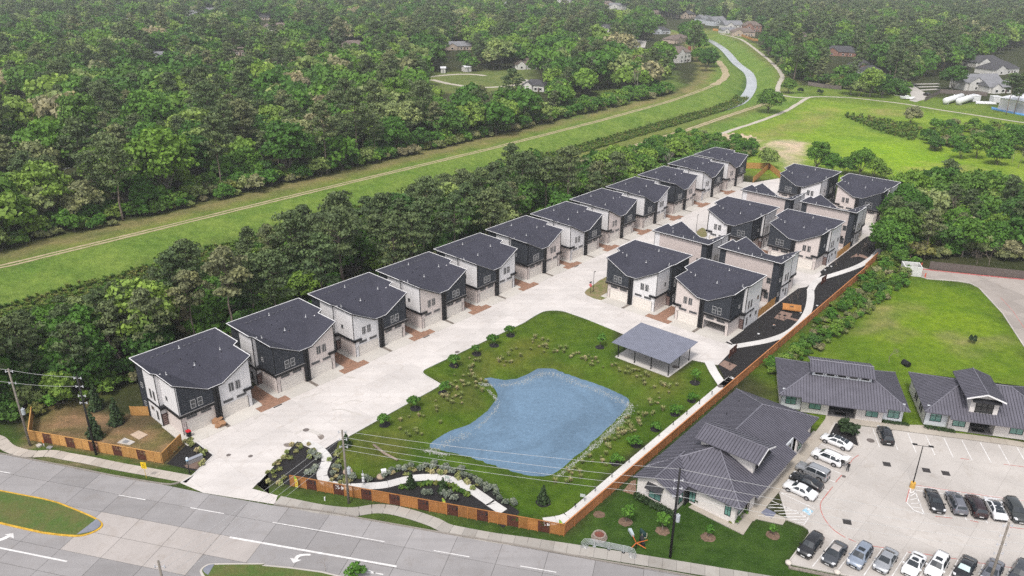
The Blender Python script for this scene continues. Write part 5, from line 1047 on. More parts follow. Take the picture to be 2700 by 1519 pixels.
def capped(pts):
    """the strip behind the houses is low enough that the dirt track beyond the channel shows over it"""
    out = []
    for x, y, k, s in pts:
        u, v = toUV((x, y))
        if -162 < v < -118 and u < 305:
            hmax = HCAM*(1-v/(-181.0 if u < 62 else -189.0))*RNG.uniform(.72, 1.02)*(1.3 if k == 'pine' and u > 62 and RNG.random() < .25 else 1); s = min(s, hmax/HGT[k])
            if s*HGT[k] < 4.5: s = 4.5/HGT[k]
        out.append((x, y, k, s))
    return out
PTS = unhidden(capped(PTS))
def region(x, y):
    u, v = toUV((x, y)); d = math.hypot(x, y)
    if -162 < v < -118 and u < 305: n = int(min(12, max(1, round((u-50)/17.2)+1))); return f'in the woods behind the {ORD[n-1]} long row house', f'woods behind the {ORD[n-1]} long row house'
    if pip(np.array([(x, y)]), CLUMP_R)[0]: return 'in the wood behind the white walled enclosure', 'enclosure wood'
    if pip(np.array([(x, y)]), MEADOW_E)[0]: return 'at the right edge of the bright meadow', 'meadow edge'
    if pip(np.array([(x, y)]), FOREST_R)[0]: return ('in the wood beyond the right hand trail' if d < 560 else 'in the distant wood at upper right'), f'right wood {d < 560}'
    if v < -214 and v > -240: n = 'left part' if u < 130 else 'middle part' if u < 230 else 'right part'; return f'along the dirt track forest edge, {n}', 'forest edge, '+n
    if d < 300: return 'in the left forest before the white metal roof', 'left forest, near part'
    if d < 480: return 'in the left forest before the gravel loop', 'left forest, middle part'
    return 'in the far forest of the upper left', 'left forest, far part'
def ordinal(n):
    if n <= 16: return ORD[n-1]
    tens = ['', '', 'twent', 'thirt', 'fort', 'fift', 'sixt', 'sevent', 'eight', 'ninet']
    if n < 20: return ['seventeenth', 'eighteenth', 'nineteenth'][n-17]
    if n < 100: return tens[n//10]+('ieth' if n % 10 == 0 else 'y-'+ORD[n % 10-1])
    return 'hundred and '+ordinal(n-100) if n > 100 else 'hundredth'
PROTO = {}
for key, lst, nm in (('broad', BROAD, 'broadleaf_tree'), ('pine', PINE, 'pine_tree')): PROTO[key] = [tree_proto(nm, p_) for p_ in lst]
PROTO['bare'] = [tree_proto('bare_tree', [('branches', me)]) for me in BARE]
first_use = set()
def place(proto_o, x, y, s, label, group, rz=None, z=None, sz=1.0):
    rz = RNG.uniform(0, 6.28) if rz is None else rz; loc = (x, y, gz((x, y)) if z is None else z)
    if proto_o.name in first_use: return dup(proto_o, loc, rz, label, group, (s, s, s*sz))
    if proto_o.name not in KIDS: KIDS[proto_o.name] = [(c, list(c.children)) for c in proto_o.children]
    first_use.add(proto_o.name); proto_o.location = loc; proto_o.rotation_euler = (0, 0, rz); proto_o.scale = (s, s, s*sz); proto_o['label'] = label; proto_o['group'] = group; return proto_o
WORD = {'broad': 'leafy tree', 'pine': 'pine', 'bare': 'leafless tree'}; GRP = {'broad': 'leafy trees', 'pine': 'pines', 'bare': 'leafless trees'}
rest = {'broad': [], 'pine': [], 'bare': []}; count = {'broad': 0, 'pine': 0, 'bare': 0}; singles = {}
for x, y, k, s in sorted(PTS, key=lambda t: math.hypot(t[0], t[1])/t[3]**.5):
    lim = {'broad': 225, 'pine': 280, 'bare': 55}[k]; vis = in_view(np.array([(x, y)]), HGT[k]*s, 0)[0]
    if count[k] < lim and vis:
        count[k] += 1; where, gname = region(x, y); singles.setdefault((k, where, gname), []).append((x, y, s))
    else: rest[k].append((x, y, s))
for (k, where, gname), lst in singles.items():
    lst.sort(key=lambda t: on_screen([(t[0], t[1], 0)])[1][0])
    for i, (x, y, s) in enumerate(lst):
        pr = PROTO[k]; ly = pr[int(RNG.integers(len(pr)))]
        if k == 'broad' and s < .5: ly = pr[5]; s *= 1.4
        place(ly, x, y, s, (f'{ordinal(i+1)} {WORD[k]} from left ' if len(lst) > 1 else f'only {WORD[k]} ')+where, f'{GRP[k]}, {gname}')
def instanced(name, pts, variants, hvar=.15):
    """the uncounted rest of a wood: one object, geometry nodes putting whole trees on its points"""
    col = bpy.data.collections.new(name+'_kinds')
    for i, parts_ in enumerate(variants):
        if isinstance(parts_, bpy.types.Mesh): me = parts_
        else:
            bm = bmesh.new(); me = bpy.data.meshes.new(name+'_kind')
            mats = []
            for nm, m_ in parts_:
                n0 = len(bm.faces); bm.from_mesh(m_); bm.faces.ensure_lookup_table()
                for f in bm.faces[n0:]: f.material_index = len(mats)
                mats.append(m_.materials[0])
            bm.to_mesh(me); bm.free()
            for q in mats: me.materials.append(q)
        o = bpy.data.objects.new(f'{name}_kind_{i:02d}', me); col.objects.link(o)
    n = len(pts); me = bpy.data.meshes.new(name); me.vertices.add(n); A = np.array(pts); Z = ground_z(A[:, :2]); me.vertices.foreach_set('co', np.c_[A[:, :2], Z].astype(np.float32).ravel())
    for nm, vals in (('scl', A[:, 2]), ('rot', RNG.uniform(0, 6.28, n))):
        a = me.attributes.new(nm, 'FLOAT', 'POINT'); a.data.foreach_set('value', vals.astype(np.float32))
    a = me.attributes.new('pick', 'INT', 'POINT'); a.data.foreach_set('value', RNG.integers(0, len(variants), n).astype(np.int32))
    o = link(name, me); o['kind'] = 'stuff'
    g = bpy.data.node_groups.new(name, 'GeometryNodeTree'); g.interface.new_socket('Geometry', in_out='INPUT', socket_type='NodeSocketGeometry'); g.interface.new_socket('Geometry', in_out='OUTPUT', socket_type='NodeSocketGeometry')
    N = g.nodes.new; gi, go = N('NodeGroupInput'), N('NodeGroupOutput'); ci = N('GeometryNodeCollectionInfo'); ci.inputs['Collection'].default_value = col; ci.inputs['Separate Children'].default_value = True; ci.inputs['Reset Children'].default_value = True
    io = N('GeometryNodeInstanceOnPoints'); io.inputs['Pick Instance'].default_value = True
    def attr(nm, t): q = N('GeometryNodeInputNamedAttribute'); q.data_type = t; q.inputs['Name'].default_value = nm; return q.outputs['Attribute']
    cx = N('ShaderNodeCombineXYZ'); g.links.new(attr('rot', 'FLOAT'), cx.inputs['Z']); er = N('FunctionNodeEulerToRotation'); g.links.new(cx.outputs[0], er.inputs[0])
    g.links.new(gi.outputs[0], io.inputs['Points']); g.links.new(ci.outputs[0], io.inputs['Instance']); g.links.new(attr('pick', 'INT'), io.inputs['Instance Index']); g.links.new(er.outputs[0], io.inputs['Rotation']); g.links.new(attr('scl', 'FLOAT'), io.inputs['Scale']); g.links.new(io.outputs[0], go.inputs[0])
    md = o.modifiers.new('trees', 'NODES'); md.node_group = g; return o
def split_far(pts, lim=360):
    n = [p for p in pts if math.hypot(p[0], p[1]) < lim]; return n, [p for p in pts if math.hypot(p[0], p[1]) >= lim]
instanced('broadleaf_woods', rest['broad'], FARB); instanced('pine_woods', rest['pine'], FARP); instanced('leafless_woods', rest['bare'], [[('branches', me)] for me in BARE])
# low growth under and along the woods
und = np.concatenate([scatter(STRIP, 2.6), scatter([UV(40, -123), UV(255, -120), UV(255, -117.5), UV(62, -119)], 2.6, keep=.55)]); und = und[in_view(und, 3, 100)]
edge = np.concatenate([scatter(offset_line(CHAN, 33.5)[:8]+offset_line(CHAN, 37.5)[:8][::-1], 2.4, keep=.5), scatter(offset_line(CHAN, 36)[:8]+offset_line(CHAN, 50)[:8][::-1], 3.0, keep=.75), scatter(CLUMP_R, 3.0, keep=.8), scatter(px_l((2040, 150), (2070, 200), (2130, 218), (2290, 246), (2390, 256), (2400, 235), (2130, 205), (2060, 140)), 3.2, keep=.7)]); edge = edge[in_view(edge, 3, 100)]
scrub = scatter(W(r12, (1560, 1260), (1850, 1190), (2100, 1240), (2536, 1210), (2700, 1449), (1620, 1440)), 3.4, keep=.5)
instanced('undergrowth', [(x, y, RNG.uniform(.45, 1.15)) for x, y in und]+[(x, y, RNG.uniform(.6, 1.6)) for x, y in edge]+[(x, y, RNG.uniform(.5, 1.5)) for x, y in scrub], SHRUB)
ux = [UV(124, -45.7), UV(150, -46.0), UV(187, -46.6), UV(203, -47.2), UV(204, -40), UV(186, -38), UV(165, -39.5), UV(148, -40.5), UV(126, -42.5)]
P = scatter(ux, 1.45, keep=.85); instanced('bank_scrub', [(x, y, RNG.uniform(.2, .62)) for x, y in P], SHRUB+[[('branches', BARE[2])]]*0)
gm, gt = [], []
def tuft(seed, h=.5, n=46, mat=None, w=.035, spread=.3):
    rng = np.random.default_rng(seed); V, T = [], []
    for i in range(n):
        a = rng.uniform(0, 6.28); r = rng.uniform(0, .12); L_ = h*rng.uniform(.6, 1.1); o = spread*rng.uniform(.3, 1); b = np.array((math.cos(a)*r, math.sin(a)*r, -.03)); m_ = b+np.array((math.cos(a)*o*.4, math.sin(a)*o*.4, L_*.75)); e = b+np.array((math.cos(a)*o, math.sin(a)*o, L_)); t = np.array((-math.sin(a), math.cos(a), 0))*w
        V += [b-t, b+t, m_+t*.9, m_-t*.9, m_-t*.9, m_+t*.9, e+t*.25, e-t*.25]; T += [rng.uniform(.2, .9)]*8
    return card_mesh('blades', np.array(V), np.array(T), mat or lf_straw)
TUFT = [tuft(700+i, h, 50, None, .045, s) for i, (h, s) in enumerate(((.75, .5), (.9, .55), (.6, .5)))]
WEED = [tuft(720+i, h, 40, lf_weed, .07, s) for i, (h, s) in enumerate(((.8, .6), (1.0, .6), (.6, .6)))]
ch1 = [p for p in scatter(offset_line(CHAN, 5.5)[:14]+offset_line(CHAN, -2)[:14][::-1], .8) if on_screen([(*p, 0)], 50, 50)[0][0]]
instanced('channel_reeds', [(x, y, RNG.uniform(.6, 1.4)) for x, y in ch1], WEED)
sc = scatter(W(r12, (790, 1100), (1100, 1130), (1560, 1230), (1480, 1350), (1250, 1290), (1000, 1200)), 1.7); instanced('meadow_weeds', [(x, y, RNG.uniform(.9, 2.2)) for x, y in sc], WEED)
# ------------------------------------------------------------------ tracks, trails and far surroundings
tan_m = M('worn tan dirt', (.42, .33, .225), .95, var=.3, scale=.9, bump=.6, bscale=3, col2=(.27, .24, .12)); gravel_p = M('pale gravel', (.46, .41, .36), .95, var=.2, scale=.8, col2=(.36, .33, .26)); pale_c = concrete('far street concrete', (.47, .44, .41), .3, .02)
def track(name, pts, w, m, z=.03, jit=.25, seed=1):
    rg = random.Random(seed); P = []
    for a, b in zip(pts[:-1], pts[1:]):
        n = max(1, int(math.hypot(b[0]-a[0], b[1]-a[1])/3))
        P += [(a[0]+(b[0]-a[0])*k/n, a[1]+(b[1]-a[1])*k/n) for k in range(n)]
    P.append(tuple(pts[-1][:2])); a, b = offset_line(P, w/2), offset_line(P, -w/2); mb = MB()
    a = [(x+rg.uniform(-jit, jit), y+rg.uniform(-jit, jit)) for x, y in a]; b = [(x+rg.uniform(-jit, jit), y+rg.uniform(-jit, jit)) for x, y in b]; i0 = 0
    mb.v = [(*q, gz(q)*.0+z) for pr in zip(a, b) for q in pr]; mb.f = [(2*i, 2*i+1, 2*i+3, 2*i+2) for i in range(len(P)-1)]; mb.m = [0]*len(mb.f)
    return structure(name, mb, m)
LT = [UV(-60, -207.6), UV(50, -207.4), UV(123, -206), UV(224, -203.5), UV(300, -204)]+smooth(W(r14, (1300, 975), (1600, 872), (1780, 795), (1858, 725), (1848, 665), (1790, 580)), 4)
for k, d in enumerate((-.85, .85)): track('dirt_track', offset_line(LT, d), .95, tan_m, .03+.002*k, .16, 3+k)
track('dirt_track', LT[-14:], 4.5, tan_m, .025, .5, 9)
RT = [UV(100, -165.3), UV(120, -164.8), UV(200, -164), UV(283, -163.9)]+W(r14, (1500, 1240), (1800, 1135), (2130, 1025), (2250, 985))
for k, d in enumerate((-.85, .85)): track('dirt_track', offset_line(RT, d), 1.1, tan_m, .03, .2, 5+k)
track('trail', smooth(W(r14, (1740, 1318), (1900, 1250), (2200, 1152), (2430, 1062), (2536, 1000))+W(r12, (380, 990), (480, 932), (600, 925), (800, 930)), 3), 2.2, gravel_p, .034, .2, 7)
track('trail', smooth(W(r12, (480, 934), (330, 928), (200, 900), (186, 850), (200, 790), (228, 730), (180, 655), (100, 575), (20, 510))+W(r14, (2100, 437), (2010, 378), (1900, 345), (1800, 322)), 3), 2.6, gravel_p, .03, .3, 8)
track('trail', smooth(W(r12, (800, 928), (900, 936), (1370, 990), (1700, 1045), (2100, 1105), (2500, 1168)), 3)+[G(2780, 332)], 2.0, gravel_p, .03, .2, 9)
track('trail', smooth(W(r22, (2050, 445), (2130, 425), (2220, 395)), 3), 1.6, gravel_p, .03, .2, 9)
track('gravel_drive', smooth(W(r17, (1400, 765), (1560, 735), (1800, 712), (2000, 712), (2100, 725)), 3), 4, gravel_p, .03, .3, 10); track('gravel_drive', smooth(W(r17, (1590, 762), (1750, 800), (1950, 828), (2150, 835), (2400, 810), (2480, 770), (2400, 750)), 3), 4, gravel_p, .034, .3, 11)
track('gravel_drive', smooth(W(r17, (2440, 760), (2520, 790), (2480, 840), (2500, 880)), 3), 6, pale_c, .038, .3, 11); track('gravel_drive', W(r10, (-100, 1085), (0, 1062), (280, 1030), (420, 1010)), 3.2, gravel_p, .03, .3, 12)
flat_shape('parking_court', W(r14, (985, 375), (1105, 385), (1090, 455), (985, 455)), pale_c, .03)
flat_shape('street', W(r12, (1400, 808), (1480, 815), (1560, 870), (1620, 900), (1590, 950), (1500, 975), (1440, 960), (1460, 920), (1440, 870), (1390, 830)), pale_c, .03)
for a, b in (((1480, 805), (1720, 800)), ((1520, 832), (1720, 826)), ((1530, 862), (1720, 852)), ((1440, 918), (1300, 908))): track('drive', W(r12, a, b), 3.2, pale_c, .034, .1, 13)
flat_shape('dirt_patch', W(r22, (0, 50), (60, 70), (110, 40), (60, 20)), tan_m, .03)
sandy = M('bare sand bank', (.55, .44, .32), .95, var=.25, scale=.4, bump=1, bscale=1.5, col2=(.4, .31, .2))
mb = MB(); A_ = W(r14, (1745, 1345), (1850, 1300), (1960, 1295), (2060, 1310), (2150, 1330)); B_ = W(r14, (1745, 1435), (1850, 1440), (1960, 1430), (2060, 1385), (2150, 1345))
for i in range(4):
    n = 6
    for k in range(n):
        t0, t1 = k/n, (k+1)/n; L_ = lambda P, t: (P[i][0]+(P[i+1][0]-P[i][0])*t, P[i][1]+(P[i+1][1]-P[i][1])*t); zt = lambda q: .9+.5*math.sin(q*9+i*5)
        mb.quad((*L_(B_, t0), .02), (*L_(B_, t1), .02), (*L_(A_, t1), zt(t1+i)), (*L_(A_, t0), zt(t0+i)))
structure('sand_bank', mb, sandy)
WALLS = {'white': M('far white wall', (.62, .6, .57)), 'tan': M('far tan wall', (.46, .37, .3)), 'pale': M('far pale wall', (.5, .52, .55)), 'brick': M('far brick wall', (.3, .16, .12))}
ROOFS = {'grey': shingles('far grey shingles', (.2, .2, .215)), 'brown': shingles('far brown shingles', (.16, .125, .11)), 'dark': shingles('far dark shingles', (.07, .068, .075))}
def far_house(px, py, w, d, h, rise, turn, wm, rm, label, hip=None):
    x, y = G(px, py); H = thing('house', label, 'house', (x, y, 0), turn, 'houses among the far trees'); hip = rm != 'grey' if hip is None else hip
    MB().bb(-w/2, w/2, 0, d, 0, h).build('walls', WALLS[wm], H); o = .5; i = d*.42 if hip else 0; x0, x1, y0, y1 = -w/2-o, w/2+o, -o, d+o; ym = d/2; z0, z1 = h+.02, h+rise
    mb = MB().quad((x0, y0, z0), (x1, y0, z0), (x1-i, ym, z1), (x0+i, ym, z1)).quad((x1, y1, z0), (x0, y1, z0), (x0+i, ym, z1), (x1-i, ym, z1)).quad((x1, y0, z0), (x1, y1, z0), (x1-i, ym, z1)).quad((x0, y1, z0), (x0, y0, z0), (x0+i, ym, z1)).quad((x0, y0, z0-.01), (x0, y1, z0-.01), (x1, y1, z0-.01), (x1, y0, z0-.01))
    R = mb.build('roof', [ROOFS[rm]], H)
    gx_ = -w*.22; gw = w*.19                        # a front cross gable
    MB().quad((gx_-gw, -1.2, z0), (gx_+gw, -1.2, z0), (gx_, -1.2, z0+rise*.72)).quad((gx_-gw, -1.2, 0), (gx_+gw, -1.2, 0), (gx_+gw, -1.2, z0), (gx_-gw, -1.2, z0)).quad((gx_-gw, 0, 0), (gx_-gw, -1.2, 0), (gx_-gw, -1.2, z0), (gx_-gw, 0, z0)).quad((gx_+gw, -1.2, 0), (gx_+gw, 0, 0), (gx_+gw, 0, z0), (gx_+gw, -1.2, z0)).build('front_gable', WALLS[wm], H)
    MB().quad((gx_-gw-.4, -1.5, z0-.1), (gx_, -1.5, z0+rise*.75), (gx_, ym, z0+rise*.75), (gx_-gw-.4, ym*.6, z0-.1)).quad((gx_, -1.5, z0+rise*.75), (gx_+gw+.4, -1.5, z0-.1), (gx_+gw+.4, ym*.6, z0-.1), (gx_, ym, z0+rise*.75)).build('gable_roof', ROOFS[rm], H)
    for zz in ([1.4] if h < 4.4 else [1.4, 4.2]):
        for xx in (gx_, w*.12, w*.34):
            yy = -1.2 if xx == gx_ else 0; f = MB().bb(xx-.85, xx+.85, yy-.08, yy, zz-.75, zz+.75).build('window', trim_white, H); MB().bb(xx-.7, xx+.7, yy-.1, yy-.08, zz-.62, zz+.62).build('pane', dark_glass, f)
    MB().bb(w*.22, w*.22+1, -.08, 0, 0, 2.1).build('door', door_m, H)
    if 'chimney' in label: MB().bb(w/2, w/2+1.2, 2, 4, 0, h+rise*.9).build('chimney', M('red brick', (.3, .09, .06), var=.2), H)
    return H
for f in FAR_HOUSES: far_house(*f)
def shed(label, corners, h, rise, wallm, roofm, name='barn'):
    (ax, ay), (bx, by), d = corners; ang = math.atan2(by-ay, bx-ax); w = math.hypot(bx-ax, by-ay); H = thing(name, label, 'building', (ax, ay, 0), ang, None)
    MB().bb(.4, w-.4, .4, d-.4, 0, h).build('walls', wallm, H); mb = MB()
    mb.hexa([(0, 0, h), (w, 0, h), (w, d/2, h+rise), (0, d/2, h+rise), (0, 0, h+.12), (w, 0, h+.12), (w, d/2, h+rise+.12), (0, d/2, h+rise+.12)]).hexa([(0, d/2, h+rise), (w, d/2, h+rise), (w, d, h), (0, d, h), (0, d/2, h+rise+.12), (w, d/2, h+rise+.12), (w, d, h+.12), (0, d, h+.12)]); R = mb.build('roof', roofm, H)
    rb = MB()
    for k in range(int(w/1.2)): x = .6+k*1.2; rb.hexa([(x, 0, h+.12), (x+.06, 0, h+.12), (x+.06, d/2, h+rise+.12), (x, d/2, h+rise+.12), (x, 0, h+.17), (x+.06, 0, h+.17), (x+.06, d/2, h+rise+.17), (x, d/2, h+rise+.17)])
    s = rb.build('rib', roofm, R); s['kind'] = 'stuff'
    MB().bb(w*.4, w*.6, .33, .4, 0, h*.8).build('door', M('barn door', (.3, .3, .31)), H); return H
white_metal = M('white metal roofing', (.68, .68, .71), .5, var=.06, spec=.4)
shed('large barn with bright white metal roof half hidden by trees at left', (r20(300, 130, 3.6), r20(430, 178, 3.6), 30), 3.6, 1.2, M('barn wall', (.42, .42, .42)), white_metal)
shed('small open shed with pale roof at the left edge', (r20(-120, 125, 3.4), r20(195, 85, 3.4), 7), 3.4, .7, M('dark shed wall', (.05, .04, .035)), M('pale shed roof', (.42, .4, .4)))
shed('big white metal warehouse with blue kerb at the right edge', (r12(2270, 1050), r12(2700, 1130), 34), 6.2, 1.6, M('warehouse wall', (.6, .57, .57)), white_metal, 'warehouse')
MB().hexa([(*q, z) for z in (0, .5) for q in W(r12, (2225, 1045), (2640, 1130), (2640, 1115), (2225, 1030))]).build('blue_kerb', M('blue painted kerb', (.12, .3, .6)))['kind'] = 'structure'
shed('pale blue house with grey roof behind the right hand wood', (r22(2430, 590), r22(2620, 660), 9), 3.2, 1.6, WALLS['pale'], ROOFS['grey'], 'house')
shed('long white shed beside the gravel loop, left one', (r17(1670, 700), r17(1725, 700), 6), 3, .8, WALLS['white'], white_metal, 'shed'); shed('long white shed beside the gravel loop, right one', (r17(1905, 690), r17(1975, 685), 6), 3, .8, WALLS['white'], white_metal, 'shed')
tank_m = M('white tank paint', (.7, .7, .7), .4, var=.05, spec=.4)
for k, (p, q, lab) in enumerate(((r12(1780, 1000), r12(1930, 955), 'left white fuel tank on saddles in the fenced grass yard'), (r12(1905, 1005), r12(2045, 960), 'right white fuel tank on saddles in the fenced grass yard'))):
    p0, ang, Ln = to_frame(p, q); T_ = thing('fuel_tank', lab, 'tank', (*p0, 0), ang, 'white fuel tanks'); r = 1.6; n = 5
    MB().tube([(-.5, 0, 2.0), (-.3, 0, 2.0), (0, 0, 2.0), (Ln, 0, 2.0), (Ln+.3, 0, 2.0), (Ln+.5, 0, 2.0)], [.5, 1.2, r, r, 1.2, .5], 18).build('tank', tank_m, T_, True)
    for x in (1.5, Ln-1.5): MB().bb(x-.25, x+.25, -1.2, 1.2, 0, .9).build('saddle', tank_m, T_)
    MB().tube([(Ln/2, 0, 3.5), (Ln/2, 0, 4.1)], .35, 8).build('hatch', tank_m, T_)
for p, lab in ((r12(2060, 965), 'white round vessel just right of the fuel tanks'), (r12(2255, 975), 'white cube container by the warehouse wall')):
    t = thing('container', lab, 'container', (*p, 0)); MB().bb(-2, 2, -2, 2, 0, 3).build('body', tank_m, t); MB().bb(-2.1, 2.1, -2.1, 2.1, 3, 3.2).build('lid', tank_m, t)
t = thing('pipe_stack', 'stack of white pipes lying on the grass by the fuel tanks', 'pipes', (*r12(2160, 990), 0), -.2)
for k in range(7): MB().tube([(-5+k*.2, k*.7-2, .3+.35*(k % 2)), (5-k*.3, k*.7-2, .3+.35*(k % 2))], .3, 8).build('pipe', tank_m, t)
board_fence('grey board fence behind the white fuel tanks', [r12(1585, 970), r12(1715, 905), r12(1730, 890), r12(2180, 920)], w_grey, 2.3); board_fence('grey brown fence along the near edge of the right hand wood', [r12(470, 815), r12(620, 840), r12(790, 860)], w_grey, 2.2); board_fence('tan fence in front of the house row at the channel head', [r14(1735, 292), r14(1860, 305), r14(2000, 345), r14(2120, 390), r14(2170, 395)], w_cedar, 2.2)
# small timber gate and wire fence posts at the forest corner
for k in range(14):
    q = r14(380+k*42, 1165-k*13); tag(MB().bb(-.08, .08, -.08, .08, 0, 1.4).build('fence_post', bark2_m, loc=(*q, 0)), f'{ORD[k]} wire fence post from the left along the park lawn', 'post', 'wire fence posts by the park lawn')

# ------------------------------------------------------------------ trees standing singly
def single(kind, fn, x, y, s, label, group=None, idx=0, sz=1.0):
    q = fn(x, y); return place(PROTO[kind][idx], q[0], q[1], s, label, group, sz=sz)
PROTO['fresh'] = [tree_proto('young_tree', mk_broad(800+i, h=h, R=R, n=420, lobes=8, trunk_h=.3, size=.15, mat=lf_fresh)) for i, (h, R) in enumerate(((3.4, 1.15), (2.6, 1.35)))]
PROTO['bush'] = [tree_proto('shrub', mk_broad(820+i, h=h, R=R, n=n, lobes=7, trunk_h=.02, size=.13, mat=mt), '', 'shrub') for i, (h, R, n, mt) in enumerate(((2.0, 1.3, 500, lf_fresh), (1.2, .9, 300, lf_dark), (.75, .5, 160, lf_silver), (.5, .45, 90, lf_weed), (.45, .42, 80, lf_straw)))]
def cone_tree(seed, h, R, n, mat, size=.14):
    rng = np.random.default_rng(seed); blobs = [(rng.normal()*.08, rng.normal()*.08, h*t, R*(1.02-t)*.95+.12, h*.1) for t in np.linspace(.08, .97, 9)]; V, T_ = blob_crown(rng, blobs, n, size, .6); mb = MB(); limb(mb, (0, 0, -.2), (0, 0, h*.9), .07, .02, rng, .01)
    return [('trunk', mb.mesh('trunk', bark2_m, True)), ('crown', card_mesh('crown', V, T_, mat))]
PROTO['cone'] = [tree_proto('conical_evergreen', cone_tree(840+i, h, R, 900, lf_dark)) for i, (h, R) in enumerate(((4.6, 1.15), (3.2, .95)))]
PROTO['far_oak'] = PROTO['broad']
ring_m = mulch_m; brown_ring = M('brown mulch ring', (.2, .13, .09), var=.35, scale=3, bump=1)
def mulch_ring(p, r, label, m, group):
    z = gz(p); mb = MB(); n = 14; rg = random.Random(int(p[0]*100)); ring = [(p[0]+r*rg.uniform(.88, 1.1)*math.cos(2*math.pi*k/n), p[1]+r*rg.uniform(.88, 1.1)*math.sin(2*math.pi*k/n)) for k in range(n)]
    i = 0; mb.v = [(x, y, gz((x, y))+.03) for x, y in ring]+[(p[0], p[1], z+.14)]; mb.f = [(k, (k+1) % n, n) for k in range(n)]; mb.m = [0]*n
    return tag(mb.build('mulch_ring', m), label, 'mulch ring', group)
LAWN_TREES = [(r36, 1500, 1305, 'low tree by the bollards west of the pond', 1), (r36, 1795, 1150, 'low tree second from the road on the west lawn', 1), (r36, 2060, 1000, 'low tree beside the sharp pavement corner', 1), (r36, 2165, 738, 'low tree just past the pavement corner', 1), (r36, 2380, 628, 'low tree midway along the pond lawn kerb', 1), (r31, 190, 548, 'low tree second from the lawn tip on the kerb side', 1), (r31, 350, 452, 'low tree nearest the rounded lawn tip', 1), (r31, 1200, 565, 'young upright tree standing left of the pavilion', 0), (r31, 2110, 903, 'young upright tree right of the pavilion slab', 0)]
for fn, x, y, lab, k in LAWN_TREES:
    q = fn(x, y); single('fresh', fn, x, y, RNG.uniform(.72, .95), lab, 'young trees on the pond lawn', k); mulch_ring(q, .95, 'black mulch ring under the '+lab, ring_m, 'mulch rings on the pond lawn')
for i, (fn, x, y) in enumerate(((r31, 2075, 1078), (r31, 1920, 1208), (r31, 1728, 1350), (r41, 1545, 205), (r41, 1345, 372))):
    q = fn(x, y); single('bush', fn, x, y, RNG.uniform(.75, .95), f'{ORD[i]} round bush from the pavilion end along the fence walk', 'round bushes by the fence walk', 0); mulch_ring(q, .8, f'black mulch under the {ORD[i]} round bush by the fence walk', ring_m, 'mulch rings by the fence walk')
single('cone', r41, 660, 742, .85, 'dark pointed evergreen alone on the south lawn by the road fence', None, 1); mulch_ring(r41(660, 745), 1.1, 'black mulch ring under the pointed evergreen by the road fence', ring_m, 'mulch rings on the pond lawn')
for i, (fn, x, y, lab) in enumerate(((r30, 925, 1150, 'dark conical evergreen farthest back in the brown corner yard'), (r30, 1120, 1290, 'dark conical evergreen in the middle of the brown corner yard'), (r40, 915, 130, 'dark conical evergreen beside the black pole in the corner yard'))):
    single('cone', fn, x, y, 1.0, lab, 'evergreens in the corner yard'); mulch_ring(fn(x, y), 1.2, 'black mulch under the '+lab[5:], ring_m, 'mulch rings in the corner yard')
for i, (fn, x, y, s) in enumerate(((r41, 1445, 935, .85), (r41, 1800, 1020, .8), (r41, 2235, 1078, .55), (r42, 140, 1060, .5))):
    single('fresh', fn, x, y, s, f'{ORD[i]} young tree from the fence on the office front lawn', 'young trees on the office lawn', 0); mulch_ring(fn(x, y), .95, f'brown mulch ring of the {ORD[i]} young tree on the office lawn', brown_ring, 'mulch rings on the office lawn')
mulch_ring(r41(1195, 862), .8, 'empty brown mulch ring on the office lawn near the slatted fence', brown_ring, 'mulch rings on the office lawn')
single('broad', r14, 2260, 1075, 1.05, 'big round oak alone between the channel and the trail', None, 0, .85); single('broad', r12, 285, 890, .75, 'leafy tree beside the bend of the trail', None, 2); single('bush', r12, 387, 885, 2.2, 'dark round bush right of the trail bend', 'bushes by the trail', 1); single('bush', r12, 578, 900, 2.2, 'dark round bush at the trail fork', 'bushes by the trail', 1)
for i, (x, y, s, k) in enumerate(((880, 905, .95, 0), (960, 925, .9, 2), (1060, 930, 1.0, 4), (1180, 935, 1.0, 0), (1290, 900, .8, 2), (1360, 880, .8, 5))): single('broad', r12, x, y, s, f'{ORD[i]} tree from left in the dark rounded clump before the cul-de-sac', 'dark clump by the cul-de-sac', k)
single('broad', r12, 1850, 870, 1.15, 'large oak in front of the white gabled house beside the board fence', None, 0); single('broad', r12, 1440, 1185, .75, 'rounded willow standing in the meadow hollow', None, 2); single('pine', r12, 2365, 1095, 1.0, 'left one of two thin pines before the warehouse', 'pines before the warehouse', 5); single('pine', r12, 2440, 1090, .95, 'right one of two thin pines before the warehouse', 'pines before the warehouse', 3)
for i, (x, y, s, k) in enumerate(((1690, 1440, .55, 2), (1900, 1400, .5, 5), (2060, 1420, .6, 2), (2250, 1400, .62, 5), (2420, 1420, .7, 0), (2540, 1380, .6, 2), (2180, 1330, .5, 2), (2500, 1300, .55, 5))): single('broad', r12, x, y, s, f'{ORD[i]} low tree in the scrubby right edge of the meadow', 'scrub trees of the meadow', k)
for i, (x, y) in enumerate(((1620, 1240), (1780, 1230), (1860, 1200))): single('bare', r12, x, y, .5, f'{ORD[i]} grey fallen looking bare tree in the meadow hollow', 'bare trees of the meadow', 2)
for i, (x, y, s, k) in enumerate(((545, 270, .75, 1), (690, 290, .6, 0), (830, 300, .58, 2), (960, 305, .62, 4), (1090, 330, .6, 0), (1190, 340, .55, 5))): single('broad', r22, x, y, s, f'{ORD[i]} leafy tree from left behind the farthest houses', 'trees behind the farthest houses', k)
single('bare', r22, 1310, 420, .62, 'brown leafless tree at the corner of the farthest house', None, 0); single('broad', r22, 70, 235, .6, 'leafy tree behind the cedar fence at the end of the long row', None, 0)
for i, (x, y, s) in enumerate(((r22(1300, 1130)), ) if False else ()): pass
